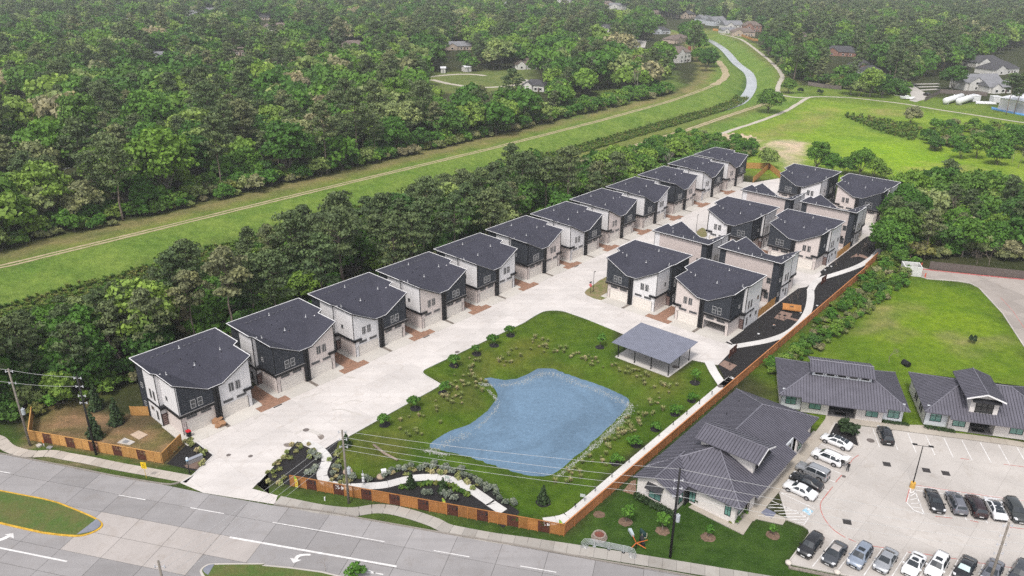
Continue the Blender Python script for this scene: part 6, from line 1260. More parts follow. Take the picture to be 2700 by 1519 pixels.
single('broad', r22, 1330, 1160, .5, 'bright green bush tree left of the white walled enclosure', None, 5); single('bare', r22, 2080, 1150, .5, 'twiggy bare tree left of centre behind the grey fence', None, 2); single('bare', r22, 2200, 1160, .55, 'twiggy bare tree right of centre behind the grey fence', None, 0)
single('bush', r32, 2045, 530, .9, 'small dark evergreen bush on stones in the vacant lot', None, 1, 1.5); single('bare', r32, 1245, 710, .3, 'small bare sapling behind the middle office', None, 1)
for i, (fn, x, y) in enumerate(((r22, 1045, 940), (r22, 985, 1030), (r22, 740, 1175), (r32, 375, 110), (r32, 320, 170), (r32, 165, 320))): single('bare', fn, x, y, .24, f'{ORD[i]} bare sapling from the far end in the black mulch garden', 'bare saplings in the mulch', i % 3)
for i, (x, y) in enumerate(((790, 1345), (875, 1385), (815, 1400))): single('bush', r32, x, y, 1.25, f'{["left", "right", "front"][i]} dark shrub on the car park island', 'shrubs on the car park island', 1, 1.3)
for i, (x, y) in enumerate(((2108, 725), (2140, 745), (2165, 762))): single('bush', r41, x, y, 1.0, f'{ORD[i]} round black green bush by the long office side door', 'bushes by the side door', 1, 1.2)
PROTO['hedge'] = [tree_proto('hedge', [('foliage', card_mesh('foliage', *blob_crown(np.random.default_rng(9), [(x, 0, .45, .62, .5) for x in np.linspace(.4, 6.0, 9)], 900, .1, .6), lf_dark))], '', 'hedge')]
q0, ang, Ln = to_frame(r41(1535, 700), r41(1800, 838)); place(PROTO['hedge'][0], q0[0], q0[1], 1.0, 'clipped dark hedge under the gable window of the long office', None, ang)
q0, ang, _ = to_frame(c5(1885, 1105), c5(2150, 1140)); place(PROTO['hedge'][0], q0[0], q0[1], .62, 'low dark hedge below the right window of the middle office', None, ang); q0, ang, _ = to_frame(c6(665, 1110), c6(925, 1150)); place(PROTO['hedge'][0], q0[0], q0[1], .68, 'low dark hedge below the left window of the gabled office', None, ang)
structure('planting_island', MB().prism(W(c5, (1240, 1120), (1480, 1120), (1560, 1425), (1165, 1260)), -.1, .14), mulch_m); structure('kerb', ribbon(W(c5, (1160, 1262), (1240, 1118), (1490, 1120), (1590, 1430), (1520, 1440)), .3, -.1, .16), kerb_m)
structure('planting_bed', MB().prism(W(c4, (855, 1240), (935, 1235), (915, 1262), (850, 1352), (770, 1310)), -.1, .05), M('grey pebble bed', (.33, .31, .29), var=.3, scale=5, bump=1))
for i, (x, y) in enumerate(((825, 1275), (850, 1265), (830, 1310), (890, 1250), (875, 1270), (905, 1262), (800, 1330), (820, 1335), (845, 1330))): single('bush', c4, x, y, .6 if i > 3 else 1.1, f'{ORD[i]} small shrub in the pebble bed at the long office corner', 'shrubs in the pebble bed', 3)
structure('stone_bed', MB().prism(W(r41, (1500, 545), (1548, 530), (1545, 640), (1530, 675), (1420, 640)), -.1, .05), M('river stones', (.33, .21, .15), var=.5, scale=6, bump=1))
# planted borders of the entrance garden
def row(fn, pts, n, idx, label, group, s=(.8, 1.15), jit=.18):
    P = [np.array(fn(*p)) for p in pts]; d = np.concatenate([[0], np.cumsum([np.hypot(*(P[i+1]-P[i])) for i in range(len(P)-1)])]); X = np.array(P)
    for k in range(n):
        t = d[-1]*(k+.5)/n; x, y = np.interp(t, d, X[:, 0])+RNG.uniform(-jit, jit), np.interp(t, d, X[:, 1])+RNG.uniform(-jit, jit); place(PROTO['bush'][idx], x, y, RNG.uniform(*s), label(k), group)
G1 = 'silver shrubs of the entrance garden'; G2 = 'low plants of the entrance garden'
row(r46, ((1450, 500), (1610, 455), (1780, 435), (1840, 420), (1960, 410), (2100, 420), (2260, 475), (2400, 545), (2536, 640)), 26, 2, lambda k: f'{ordinal(k+1)} silver shrub from left along the outer curve of the garden path', G1)
row(r41, ((20, 560), (110, 600), (190, 660), (270, 720), (360, 785), (400, 815)), 10, 2, lambda k: f'{ordinal(k+1)} silver shrub from left at the garden corner by the road fence', G1)
row(r46, ((770, 265), (800, 310), (845, 330)), 4, 2, lambda k: f'{ordinal(k+1)} silver shrub between the black bed and the entrance path bend', G1); row(r46, ((800, 420), (790, 470), (710, 480)), 4, 2, lambda k: f'{ordinal(k+1)} silver shrub at the garden path just behind the fence end', G1)
row(r46, ((1040, 400), (1040, 470), (1090, 515), (1180, 525), (1250, 530), (1370, 525)), 9, 2, lambda k: f'{ordinal(k+1)} silver shrub around the grey pole in the garden', G1); row(r46, ((1830, 650), (1900, 690), (2160, 680), (2190, 720)), 7, 2, lambda k: f'{ordinal(k+1)} silver shrub inside the loop of the garden path', G1)
row(r46, ((380, 495), (470, 430), (560, 330), (640, 230), (690, 185)), 15, 4, lambda k: f'{ordinal(k+1)} tan grass plant along the drive edge of the black bed', G2); row(r46, ((720, 200), (760, 260), (830, 300), (870, 350)), 8, 4, lambda k: f'{ordinal(k+1)} tan grass plant on the path side of the black bed', G2)
row(r46, ((400, 520), (480, 540), (560, 560)), 6, 4, lambda k: f'{ordinal(k+1)} tan grass plant at the lawn edge of the black bed', G2); row(r46, ((1600, 480), (1800, 460), (2000, 440), (2200, 490), (2400, 600)), 22, 4, lambda k: f'{ordinal(k+1)} tan plant in the band along the garden path curve', G2)
row(r46, ((1650, 620), (1800, 580), (2000, 570), (2150, 600), (2300, 700)), 16, 3, lambda k: f'{ordinal(k+1)} green plant in the bed enclosed by the garden path', G2); row(r46, ((1000, 250), (1020, 330), (1000, 430), (1000, 500), (1080, 550), (1250, 560)), 14, 4, lambda k: f'{ordinal(k+1)} tan plant in the narrow bed beside the grey pole', G2)
row(r40, ((1640, 300), (1700, 230), (1770, 180), (1840, 160), (1920, 220), (2000, 280), (1930, 370)), 18, 4, lambda k: f'{ordinal(k+1)} tan plant round the black bed before the corner house', 'tan plants of the corner bed')
for i, (fn, x, y) in enumerate(((r46, 1755, 600), (r46, 2060, 650), (r46, 1140, 210))): single('cone', fn, x, y, .75, f'{["left", "right", "pole side"][i]} dark upright shrub in the entrance garden', 'upright shrubs of the garden', 1)
single('bush', r46, 1240, 1449, 1.0, 'green shrub on the lower median island', None, 0); single('bare', r46, 935, 1400, .22, 'bare sapling on the lower median island', None, 2)
TUF = [tree_proto('grass_tuft', [('blades', me)], '', 'grass tuft') for me in TUFT]
tl = W(r31, (20, 690), (120, 695), (200, 685), (330, 640), (450, 565), (550, 495), (700, 520), (800, 560), (900, 575), (1000, 620), (1080, 665), (1160, 700), (1250, 725), (1330, 745), (1400, 770), (1550, 820), (1700, 880), (1850, 955), (1800, 1030), (1770, 1060), (1650, 1130), (1580, 1200), (1530, 1250), (1450, 1310), (1400, 1390))+W(r41, (1500, 10), (1400, 100), (1330, 160), (1220, 275), (1150, 340), (1080, 400), (980, 490), (800, 560))
tl2 = W(r36, (2340, 690), (2330, 850), (2250, 960), (2150, 1040), (2050, 1100), (1950, 1160), (1850, 1230), (1760, 1300), (1640, 1400))
tufts = []
for nm, line, n, jit in (('north and east', tl, 150, 1.0), ('west', tl2, 60, 1.3)):
    X = np.array(line); d = np.concatenate([[0], np.cumsum(np.hypot(*np.diff(X, axis=0).T))])
    for k in range(n):
        t = d[-1]*RNG.random(); q = (np.interp(t, d, X[:, 0])+RNG.normal()*jit, np.interp(t, d, X[:, 1])+RNG.normal()*jit)
        if not pip(np.array([q]), WATER)[0] and pip(np.array([q]), LAWN)[0]: tufts.append((on_screen([(*q, 0)])[1][0], q, nm))
for nm in ('north and east', 'west'):
    for k, (_, q, _) in enumerate(sorted(t_ for t_ in tufts if t_[2] == nm)): place(TUF[int(RNG.integers(3))], q[0], q[1], RNG.uniform(.55, 1.1), f'{ordinal(k+1)} straw grass tuft from left on the {nm} pond bank', f'grass tufts on the {nm} pond bank')
# pale riprap along the shore
stones = []
for poly, r in ((W(r31, (250, 862), (480, 830), (580, 775), (650, 748), (760, 750), (900, 800), (1000, 850), (1200, 910), (1420, 1010), (1490, 1050), (1480, 1120), (1380, 1230), (1260, 1350), (1130, 1470)), 1.25), (W(r41, (1150, 130), (1060, 230), (930, 330), (800, 435)), .7), (W(r46, (2310, 15), (2150, 70), (2020, 150), (1900, 205), (1960, 235), (2100, 285)), 1.3), (W(r31, (120, 870), (60, 850), (200, 860)), 1.0), (W(r31, (130, 905), (205, 980), (235, 1040), (190, 1110), (100, 1200), (10, 1275)), .6)):
    X = np.array(poly); d = np.concatenate([[0], np.cumsum(np.hypot(*np.diff(X, axis=0).T))])
    for k in range(int(d[-1]*r*46)):
        t = d[-1]*RNG.random(); q = np.array((np.interp(t, d, X[:, 0]), np.interp(t, d, X[:, 1])))+RNG.normal(size=2)*r*.36; stones.append((*q, RNG.uniform(.04, .115)))
mb = MB(); st = np.array(stones); zs = np.maximum(ground_z(st[:, :2]), WZ-.05)
for (x, y, r), z in zip(stones, zs):
    a = RNG.uniform(0, 6.28); p_ = [(x+r*RNG.uniform(.7, 1.2)*math.cos(a+k*2*math.pi/5), y+r*RNG.uniform(.7, 1.2)*math.sin(a+k*2*math.pi/5)) for k in range(5)]; i = len(mb.v)
    mb.v += [(*q, z-.08) for q in p_]+[((q[0]-x)*.55+x, (q[1]-y)*.55+y, z+r*.75) for q in p_]; mb.f += [(i+k, i+(k+1) % 5, i+5+(k+1) % 5, i+5+k) for k in range(5)]+[(i+5, i+6, i+7, i+8, i+9)]; mb.m += [0]*6
mb.build('riprap', M('pale limestone', (.42, .43, .42), var=.35, scale=1.3, col2=(.26, .26, .22)))['kind'] = 'stuff'
MB().build if False else None
t = tag(MB().tube([(*r46(1395, 195), gz(r46(1395, 195))+.2), (*r46(1500, 275), gz(r46(1500, 275))+.22), (*r46(1625, 350), gz(r46(1625, 350))+.18)], [.2, .22, .17], 8).build('log', M('grey log', (.3, .24, .19), var=.3, scale=3), smooth_=True), 'weathered grey log lying on the grass bank west of the pond', 'log')
deadwood = [(r30, (300, 1165), (520, 1090), .22), (r30, (800, 940), (1030, 870), .3), (r30, (560, 1060), (760, 1000), .18)]
for i, (fn, a, b, r) in enumerate(deadwood): tag(MB().tube([(*fn(*a), .2), (*fn(*b), .3)], [r, r*.8], 7).build('log', M('bleached log', (.3, .24, .19), var=.25, scale=3), smooth_=True), f'{["left", "rightmost", "middle"][i]} fallen trunk along the wood edge behind the corner yard', 'log', 'fallen trunks by the corner yard')
bm_ = MB(); rg = random.Random(3)
for k in range(260):
    q = r30(rg.uniform(420, 900), rg.uniform(930, 1060)); a = rg.uniform(0, 6.28); l_ = rg.uniform(.6, 2.2); bm_.tube([(q[0], q[1], rg.uniform(.05, .5)), (q[0]+l_*math.cos(a), q[1]+l_*math.sin(a), rg.uniform(.05, .7))], [.035, .015], 3)
bm_.build('brushwood', twig_m)['kind'] = 'stuff'
# ------------------------------------------------------------------ parking markings
def lines(pairs, fn, w=.12, m=None, z=.052, name='parking_line'):
    for a, b in pairs: structure(name, paint_strip(fn(*a), fn(*b), w, z), m or white_line)
lines([((585, 185), (905, 320)), ((460, 330), (790, 475)), ((360, 450), (735, 552)), ((265, 565), (672, 636)), ((205, 655), (605, 722)), ((205, 655), (540, 810))], r42)
lines([((1090, 40), (1155, 220)), ((1255, 62), (1330, 245)), ((1425, 85), (1505, 272)), ((1597, 108), (1685, 297)), ((1770, 131), (1860, 320)), ((1942, 153), (2040, 345)), ((2117, 175), (2222, 367)), ((2292, 198), (2400, 390)), ((2467, 222), (2580, 412))], r42)
lines([((720, 1105), (515, 1360)), ((945, 1145), (755, 1400)), ((1185, 1185), (1005, 1445)), ((1420, 1225), (1270, 1460)), ((1660, 1262), (1540, 1460)), ((1905, 1298), (1820, 1460)), ((2150, 1336), (2100, 1440)), ((2405, 1376), (2370, 1460))], r42)
lines([((1755, 826), (1785, 890)), ((1955, 850), (1985, 917)), ((2150, 885), (2188, 948)), ((2345, 905), (2372, 955))], r42)
lines([((1455, 608), (1415, 750)), ((1415, 750), (1480, 820)), ((1480, 820), (1580, 860)), ((1490, 630), (1580, 860)), ((1500, 592), (2580, 735)), ((1500, 632), (1580, 642)), ((1700, 655), (2580, 782)), ((1440, 660), (1500, 640))], r42, .15)
lines([((1445+i*6, 690+i*34), (1505+i*22, 655+i*50)) for i in range(4)]+[((1575+i*97, 640+i*13), (1640+i*97, 612+i*13)) for i in range(10)], r42, .11)
lines([((125, 733), (478, 893)), ((478, 893), (425, 970)), ((100, 770), (240, 765)), ((90, 800), (300, 795)), ((150, 830), (365, 825)), ((190, 858), (420, 852)), ((240, 885), (470, 885)), ((290, 912), (462, 912)), ((360, 940), (445, 940))], r42, .11)
flat_shape('accessible_bay_marking', W(r42, (455, 795), (525, 832), (488, 872), (415, 828)), M('blue bay paint', (.3, .5, .62), var=.15), .052)
wc = np.array(r42(470, 833)); ux_, uy_ = np.array((SP_, -CP)), np.array((CP, SP_)); mb = MB()
for k in range(12): a0, a1 = 2*math.pi*k/16-2.2, 2*math.pi*(k+1)/16-2.2; p_ = lambda a, r: wc-ux_*.12+ux_*r*math.cos(a)+uy_*r*math.sin(a); mb.quad(*[(*q, .056) for q in (p_(a0, .42), p_(a0, .55), p_(a1, .55), p_(a1, .42))])
for a, b in (((-.1, .75), (-.1, .1)), ((-.1, .1), (.4, .1)), ((.4, .1), (.55, -.35))): paint_strip(wc+ux_*a[0]+uy_*a[1], wc+ux_*b[0]+uy_*b[1], .13, .057, mb)
structure('wheelchair_symbol', mb, white_line)
flat_shape('tactile_ramp', W(r42, (75, 806), (168, 855), (125, 908), (18, 852)), M('blue grey ramp', (.16, .17, .23)), .13)
for pl in (smooth(W(r42, (958, 295), (905, 330), (872, 375)), 3), W(r42, (793, 488), (735, 556)), W(r42, (708, 598), (640, 685)), smooth(W(r42, (640, 685), (597, 745), (592, 810), (625, 895), (690, 985), (765, 1045), (832, 1085)), 4), W(r42, (858, 1095), (930, 1127)), W(r42, (1030, 1155), (1200, 1183), (1330, 1215)), W(r42, (1420, 1222), (1600, 1243), (1760, 1272), (1900, 1290)), W(r42, (1950, 1303), (2300, 1355), (2560, 1392)), W(r42, (1500, 583), (1800, 630), (2200, 688), (2560, 735)), W(r42, (1440, 625), (1408, 745)), W(r42, (1690, 880), (1850, 898)), W(r42, (2340, 383), (2560, 412)), W(r42, (2020, 920), (2100, 938)), W(r42, (2400, 985), (2560, 1005)), W(r42, (1930, 328), (2010, 338)), W(r22, (1548, 1200), (1605, 1285)), W(r32, (2310, 90), (2430, 220), (2536, 380))):
    structure('fire_lane_line', MB().quad(*[(*q, .053) for q in offset_line(pl, .07)+offset_line(pl, -.07)[::-1]]) if len(pl) == 2 else ribbon(pl, .13, .048, .053), red_line)
structure('red_kerb', ribbon(W(r22, (1548, 1195), (1650, 1208), (2100, 1255), (2536, 1298)), .3, 0, .18), M('red kerb paint', (.42, .05, .06), var=.3, scale=2, col2=(.4, .2, .18)))
structure('kerb', ribbon(W(r22, (1535, 1265), (1610, 1290), (1900, 1312), (2020, 1332), (2100, 1372))+W(r32, (2110, 5), (2330, 243), (2536, 560)), .2, -.1, .15), kerb_m)
structure('kerb', ribbon(W(r42, (-10, 878), (265, 912), (428, 972), (478, 1008), (488, 1050), (275, 1333), (740, 1428), (905, 1460), (1100, 1490)), .22, -.1, .17), kerb_m)
rockw = M('rubble edging', (.3, .26, .22), var=.4, scale=4, bump=1); structure('stone_edging', ribbon(offset_line(W(r42, (285, 1345), (740, 1436), (905, 1466)), -.45), .5, -.1, .12), rockw)
for i, (x, y) in enumerate(((285, 1335), (748, 1425))): tag(MB().tube([(*r42(x, y), .1), (*r42(x, y), .4), (*r42(x, y), .55)], [.45, .42, .15], 8).build('boulder', M('pale boulder', (.55, .5, .45)), smooth_=True), f'{["left", "right"][i]} pale boulder on the kerb below the nearest row of cars', 'boulder', 'boulders on the car park kerb')
for i, (x, y) in enumerate(((1225, 383), (1602, 441), (1788, 470), (845, 933))):
    q = r42(x, y); g = tag(MB().bb(-.55, .55, -.55, .55, 0, .056).build('drain_grate', drain_m, loc=(*q, 0), rz=AO), f'square iron drain in the car park, {["below the lone black car", "left of the lamp pair row", "right of the lamp pair row", "inside the red curve"][i]}', 'drain grate', 'car park drains')
for i, (fn, x, y, r, lab) in enumerate(((r42, 1070, 157, .6, 'round manhole cover beside the lone black parked car'), (r46, 750, 56, .5, 'round manhole cover on the estate entrance near the grey pole top'), (r46, 220, 306, .35, 'small round cover in the entrance drive'), (r46, 10, 296, .35, 'small round cover farther left in the entrance drive'), (r36, 2195, 613, .5, 'round manhole cover by the pond side kerb'), (r31, 1920, 757, .6, 'round patch cover on the pavilion slab corner'), (r31, 2350, 940, .5, 'round cover at the path junction by the slatted fence'), (r42, 815, 500, .3, 'small cover in the car park near the silver jeep'))):
    tag(MB().tube([(*fn(x, y), 0), (*fn(x, y), .135 if 'slab' in lab else .066)], r, 14).build('manhole_cover', M('iron cover', (.17, .145, .135), var=.3, scale=6)), lab, 'manhole cover', 'manhole covers')
stain = M('dark paving stain', (.25, .21, .185), var=.35, scale=2)
for pl in (W(r46, (860, 100), (905, 98), (925, 125), (895, 150), (868, 130)), W(r46, (540, 190), (600, 178), (625, 198), (590, 218), (545, 212))): structure('patched_paving', MB().quad(*[(*q, .057) for q in ccw(smooth(pl, 4, True))]), stain)

streak_m = M('dried silt stain', (.4, .37, .34), var=.3, scale=1.2, col2=(.5, .47, .44))
for fn, pl, w_ in ((r36, ((1000, 1168), (1090, 1160), (1180, 1185), (1280, 1220)), .35), (r36, ((1140, 850), (1220, 860)), .5), (r36, ((640, 1400), (760, 1345), (900, 1400)), .3), (r36, ((690, 1060), (800, 1030), (900, 1000)), .3), (r36, ((1130, 1090), (1200, 1075), (1290, 1088)), .25), (r36, ((260, 1260), (310, 1215), (380, 1210)), .5), (r46, ((760, 60), (840, 90), (880, 110)), .3), (r46, ((870, 190), (920, 160), (980, 130)), .25), (r36, ((520, 1180), (640, 1250), (740, 1325)), .07), (r36, ((1450, 690), (1600, 770), (1750, 850)), .07), (r36, ((1900, 500), (2050, 580)), .07)):
    structure('paving_stain', ribbon(smooth(W(fn, *pl), 4), w_, .045, .058), streak_m)

# ------------------------------------------------------------------ vehicles
tyre_m = M('tyre rubber', (.015, .015, .016), .9, var=.1); rim_m = paint('alloy rim', (.4, .4, .42), .3, .8, .2); car_glass = glass('car glass', (.02, .025, .03), .04); lamp_clear = glass('headlamp', (.6, .6, .62), .1); lamp_red = glass('tail lamp', (.35, .01, .012), .15); plate_m = M('number plate', (.6, .6, .6)); car_black = M('black car plastic', (.012, .012, .013), .6)
PROF = {
 'sedan': dict(L=4.75, st=[(-2.37, .62, .66, .62, .74), (-2.28, .86, .98, .66, .87), (-1.95, .93, 1.05, .68, .91), (-1.55, .95, 1.09, .68, .92), (-.85, .95, 1.37, .57, .93), (-.25, .95, 1.45, .585, .93), (.35, .94, 1.41, .59, .93), (1.15, .92, 1.02, .70, .92), (1.75, .86, .92, .70, .91), (2.15, .76, .82, .66, .87), (2.33, .6, .68, .6, .80)], cab=(3, 4, 6, 7), wb=1.37, r=.33, sc=1.0),
 'suv': dict(L=4.7, st=[(-2.34, .72, .78, .68, .8), (-2.28, .98, 1.12, .7, .9), (-2.0, 1.03, 1.58, .6, .93), (-1.5, 1.04, 1.69, .61, .94), (-.6, 1.03, 1.73, .62, .94), (.1, 1.02, 1.71, .62, .94), (.5, 1.01, 1.66, .62, .94), (1.2, 1.0, 1.12, .72, .94), (1.8, .95, 1.02, .72, .93), (2.15, .86, .93, .69, .9), (2.32, .62, .72, .62, .82)], cab=(1, 2, 6, 7), wb=1.36, r=.36, sc=1.0),
 'jeep': dict(L=4.75, st=[(-2.37, .8, .86, .8, .86), (-2.33, 1.05, 1.2, .82, .91), (-2.25, 1.08, 1.68, .72, .92), (-1.6, 1.08, 1.77, .73, .92), (-.6, 1.07, 1.78, .73, .92), (.2, 1.06, 1.76, .72, .92), (.5, 1.05, 1.7, .72, .92), (1.0, 1.04, 1.16, .78, .92), (1.7, 1.0, 1.08, .78, .92), (2.2, .95, 1.02, .77, .91), (2.34, .7, .86, .74, .86)], cab=(1, 2, 6, 7), wb=1.4, r=.38, sc=1.0),
 'coupe': dict(L=4.75, st=[(-2.37, .66, .72, .62, .76), (-2.26, .9, 1.0, .66, .88), (-1.9, .96, 1.12, .66, .92), (-1.2, .97, 1.34, .58, .93), (-.6, .96, 1.44, .58, .94), (.0, .95, 1.46, .585, .94), (.4, .94, 1.41, .59, .93), (1.35, .9, .98, .70, .92), (1.9, .8, .87, .69, .9), (2.2, .68, .75, .64, .85), (2.34, .54, .6, .58, .78)], cab=(2, 3, 6, 7), wb=1.42, r=.34, sc=1.0)}
def make_car(kind, pm, label, group, roof=None, rails=False, open_hatch=False, sunroof=False, shade=None, plate_front=True):
    P_ = PROF[kind]; st = P_['st']; T_ = thing('parked_car', label, 'car', (0, 0, 0), 0, group); n = len(st); mb = MB(); rings = []
    for x, zb_, zt, wt, w in st:
        low = .22 if abs(x) < 2.2 else .32
        half = [(w*.9, low), (w, .5), (w, (zb_+.5)/2), (w*.97, zb_), (wt, zt-.03), (wt*.8, zt+.012)]
        ring = [(x, -y, z) for y, z in half]+[(x, 0, zt+.03)]+[(x, y, z) for y, z in half[::-1]]; rings.append([len(mb.v)+k for k in range(len(ring))]); mb.v += ring
    m_ = len(rings[0])
    for i in range(n-1):
        for k in range(m_-1): mb.f.append((rings[i][k], rings[i][k+1], rings[i+1][k+1], rings[i+1][k])); mb.m.append(0)
        mb.f.append((rings[i][m_-1], rings[i][0], rings[i+1][0], rings[i+1][m_-1])); mb.m.append(0)
    mb.f.append(tuple(rings[0][::-1])); mb.f.append(tuple(rings[-1])); mb.m += [0, 0]
    me = mb.mesh('body', pm, True, True); B = link('body', me, T_)
    ra, rb_, fa, fb = P_['cab']; S = lambda i: st[i]
    def quadpane(name, a, b, mat, o=.014, k=(.08, .92), wk=.93):
        (xa, _, za, wa, _), (xb, _, zb2, wb_, _) = S(a), S(b); q0, q1 = k; L_ = lambda t: (xa+(xb-xa)*t, za+(zb2-za)*t+.03, wa+(wb_-wa)*t)
        p0, p1 = L_(q0), L_(q1); d = np.array((-(p1[1]-p0[1]), 0, p1[0]-p0[0])); d = d/np.linalg.norm(d)*o*2.4*(1 if d[2] > 0 else -1)
        g = MB().quad((p0[0]+d[0], -p0[2]*wk, p0[1]+d[2]-.03), (p1[0]+d[0], -p1[2]*wk, p1[1]+d[2]-.03), (p1[0]+d[0], 0, p1[1]+d[2]), (p0[0]+d[0], 0, p0[1]+d[2])).quad((p0[0]+d[0], 0, p0[1]+d[2]), (p1[0]+d[0], 0, p1[1]+d[2]), (p1[0]+d[0], p1[2]*wk, p1[1]+d[2]-.03), (p0[0]+d[0], p0[2]*wk, p0[1]+d[2]-.03)); return g.build(name, mat, T_)
    quadpane('windscreen', fb, fa, shade or car_glass, .02); 
    if not open_hatch: quadpane('rear_window', ra, rb_, car_glass, .02, (.2, .95))
    for sg in (-1, 1):                               # side windows with a pillar gap
        def sp(i, t): x, zb_, zt, wt, w = st[i]; return (x, sg*(w*.97+(wt-w*.97)*t+.014), zb_+(zt-.03-zb_)*t)
        ids = list(range(rb_, fa+1)); segs = []; xs0, xs1 = st[ra][0]+(st[rb_][0]-st[ra][0])*.55, st[fb][0]-(st[fb][0]-st[fa][0])*.35
        def edge_(x, t):
            i = max(j for j in range(n-1) if st[j][0] <= x); f_ = (x-st[i][0])/(st[i+1][0]-st[i][0]); a, b = sp(i, t), sp(i+1, t); return tuple(a[q]+(b[q]-a[q])*f_ for q in range(3))
        xm_ = (st[rb_][0]+st[fa][0])/2+.1; cuts = [st[rb_][0]+.02, xm_-.05, xm_+.05, st[fa][0]-.02]
        for (a, b), (a2, b2) in (((xs0, cuts[1]), (cuts[0], cuts[1])), ((cuts[2], xs1), (cuts[2], cuts[3]))):
            MB().quad(edge_(a, .1), edge_((a+b)/2, .1), edge_(b, .1), edge_(b2, .88), edge_((a2+b2)/2, .9), edge_(a2, .88)).build('side_window', car_glass, T_)
        for sx in (-1, 1):
            wh = MB().tube([(sx*P_['wb'], sg*.74, P_['r']), (sx*P_['wb'], sg*.955, P_['r'])], P_['r'], 16).build('wheel', tyre_m, T_); MB().tube([(sx*P_['wb'], sg*.95, P_['r']), (sx*P_['wb'], sg*.968, P_['r'])], P_['r']*.62, 12).build('rim', rim_m, wh)
            ar = MB(); a_ = [math.pi*k/10 for k in range(11)]; rr = P_['r']+.07
            for k in range(10): ar.quad(*[(sx*P_['wb']+r_*math.cos(t), sg*.962, P_['r']+r_*math.sin(t)) for r_, t in ((rr, a_[k]), (rr, a_[k+1]), (P_['r']*.9, a_[k+1]), (P_['r']*.9, a_[k]))][::sg])
            ar.build('wheel_arch', car_black, T_)
        x, zb_, zt, wt, w = st[-3]; MB().hexa([(2.02, sg*w*.62, zb_-.16), (2.3, sg*w*.55, zb_-.2), (2.25, sg*w*.86, zb_-.2), (1.98, sg*(w+.012), zb_-.14), (2.02, sg*w*.62, zb_+.015), (2.25, sg*w*.55, zb_-.04), (2.2, sg*w*.86, zb_-.03), (1.98, sg*(w+.012), zb_+.01)]).build('headlight', lamp_clear, T_)
        x, zb_, zt, wt, w = st[1]; MB().hexa([(x-.06, sg*w*.5, zb_-.16), (x+.2, sg*(w+.01), zb_-.16), (x+.22, sg*(w+.02), zb_-.14), (x+.1, sg*w*.5, zb_-.14), (x-.03, sg*w*.5, zb_+.03), (x+.2, sg*(w+.01), zb_+.05), (x+.22, sg*(w+.02), zb_+.05), (x+.1, sg*w*.5, zb_+.03)]).build('tail_light', lamp_red, T_)
        MB().box(1.0, sg*1.02, .98, .16, .2, .13).build('mirror', pm, T_)
        if rails: a, b = st[rb_], st[fa]; MB().tube([(a[0], sg*a[3]*.93, a[2]+.05), ((a[0]+b[0])/2, sg*.57, max(a[2], b[2])+.1), (b[0], sg*b[3]*.93, b[2]+.05)], .03, 5).build('roof_rail', car_black, T_)
    x0 = st[-1][0]; MB().bb(x0-.06, x0+.03, -.5, .5, .42, .62).build('grille', car_black, T_); MB().bb(st[0][0]-.03, st[0][0]+.05, -.78, .78, .32, .5).build('rear_bumper', car_black, T_)
    MB().bb(st[0][0]-.045, st[0][0]-.03, -.26, .26, .52, .66).build('number_plate', plate_m, T_)
    if plate_front: MB().bb(x0+.03, x0+.045, -.26, .26, .36, .48).build('number_plate', plate_m, T_)
    i0, i1 = rb_+1, fa-1
    def top_panel(name, xa, xb, w, mat):
        zz = lambda x: np.interp(x, [s[0] for s in st], [s[2] for s in st])+.028; g = MB(); k = 4
        for q in range(k): a, b = xa+(xb-xa)*q/k, xa+(xb-xa)*(q+1)/k; g.quad((a, -w, zz(a)-.012), (b, -w, zz(b)-.012), (b, 0, zz(b)+.02), (a, 0, zz(a)+.02)).quad((a, 0, zz(a)+.02), (b, 0, zz(b)+.02), (b, w, zz(b)-.012), (a, w, zz(a)-.012))
        return g.build(name, mat, T_)
    if roof: top_panel('glass_roof', st[rb_][0], st[fa][0], .5, roof)
    if sunroof: top_panel('sunroof', -.35, .3, .4, car_glass)
    if open_hatch:
        xr, zr_ = st[rb_][0], st[rb_][2]; MB().hexa([(xr-1.05, -.7, zr_+.28), (xr-1.05, .7, zr_+.28), (xr, .6, zr_), (xr, -.6, zr_), (xr-1.05, -.7, zr_+.34), (xr-1.05, .7, zr_+.34), (xr, .6, zr_+.06), (xr, -.6, zr_+.06)]).build('tailgate', pm, T_); MB().bb(st[0][0]-.02, st[0][0]+.3, -.68, .68, .6, 1.4).build('boot_opening', car_black, T_)
    return T_
CP_ = {'white': paint('white car paint', (.72, .72, .73)), 'black': paint('black car paint', (.012, .012, .014)), 'silver': paint('silver car paint', (.38, .39, .41), .28, .5), 'grey': paint('dark grey car paint', (.06, .065, .075), .28, .3), 'blue': paint('pale blue silver car paint', (.27, .31, .38), .28, .4), 'maroon': paint('near black maroon car paint', (.025, .012, .014)), 'mid': paint('mid grey car paint', (.17, .175, .2), .28, .4), 'olive': paint('dark olive grey car paint', (.05, .055, .055), .28, .3)}
GC = 'cars in the office car park'
sunshade = M('silver sunshade', (.5, .62, .62), .4)
CARS = [('coupe', 'white', (110.6, -27.2), math.pi/2, 'white car with black glass roof, nose to the walk beside the planting island', dict(roof=car_glass)), ('suv', 'white', (105.4, -26.7), math.pi/2, 'white estate car with its tailgate open and a person behind it', dict(rails=True, open_hatch=True)),
 ('jeep', 'silver', (100.4, -27.1), math.pi/2, 'boxy silver off-roader with white roof between a white and a black car', dict(rails=True)), ('sedan', 'black', (97.55, -26.9), math.pi/2, 'black saloon parked tight between the boxy silver car and a white saloon', {}), ('sedan', 'white', (95.0, -26.8), math.pi/2, 'white saloon nearest the striped crossing by the long office', {}),
 ('suv', 'black', (117.5, -21.9), None, 'lone black car parked in front of the middle office', dict(sunroof=True))]
def uvdir(a): return PH+a
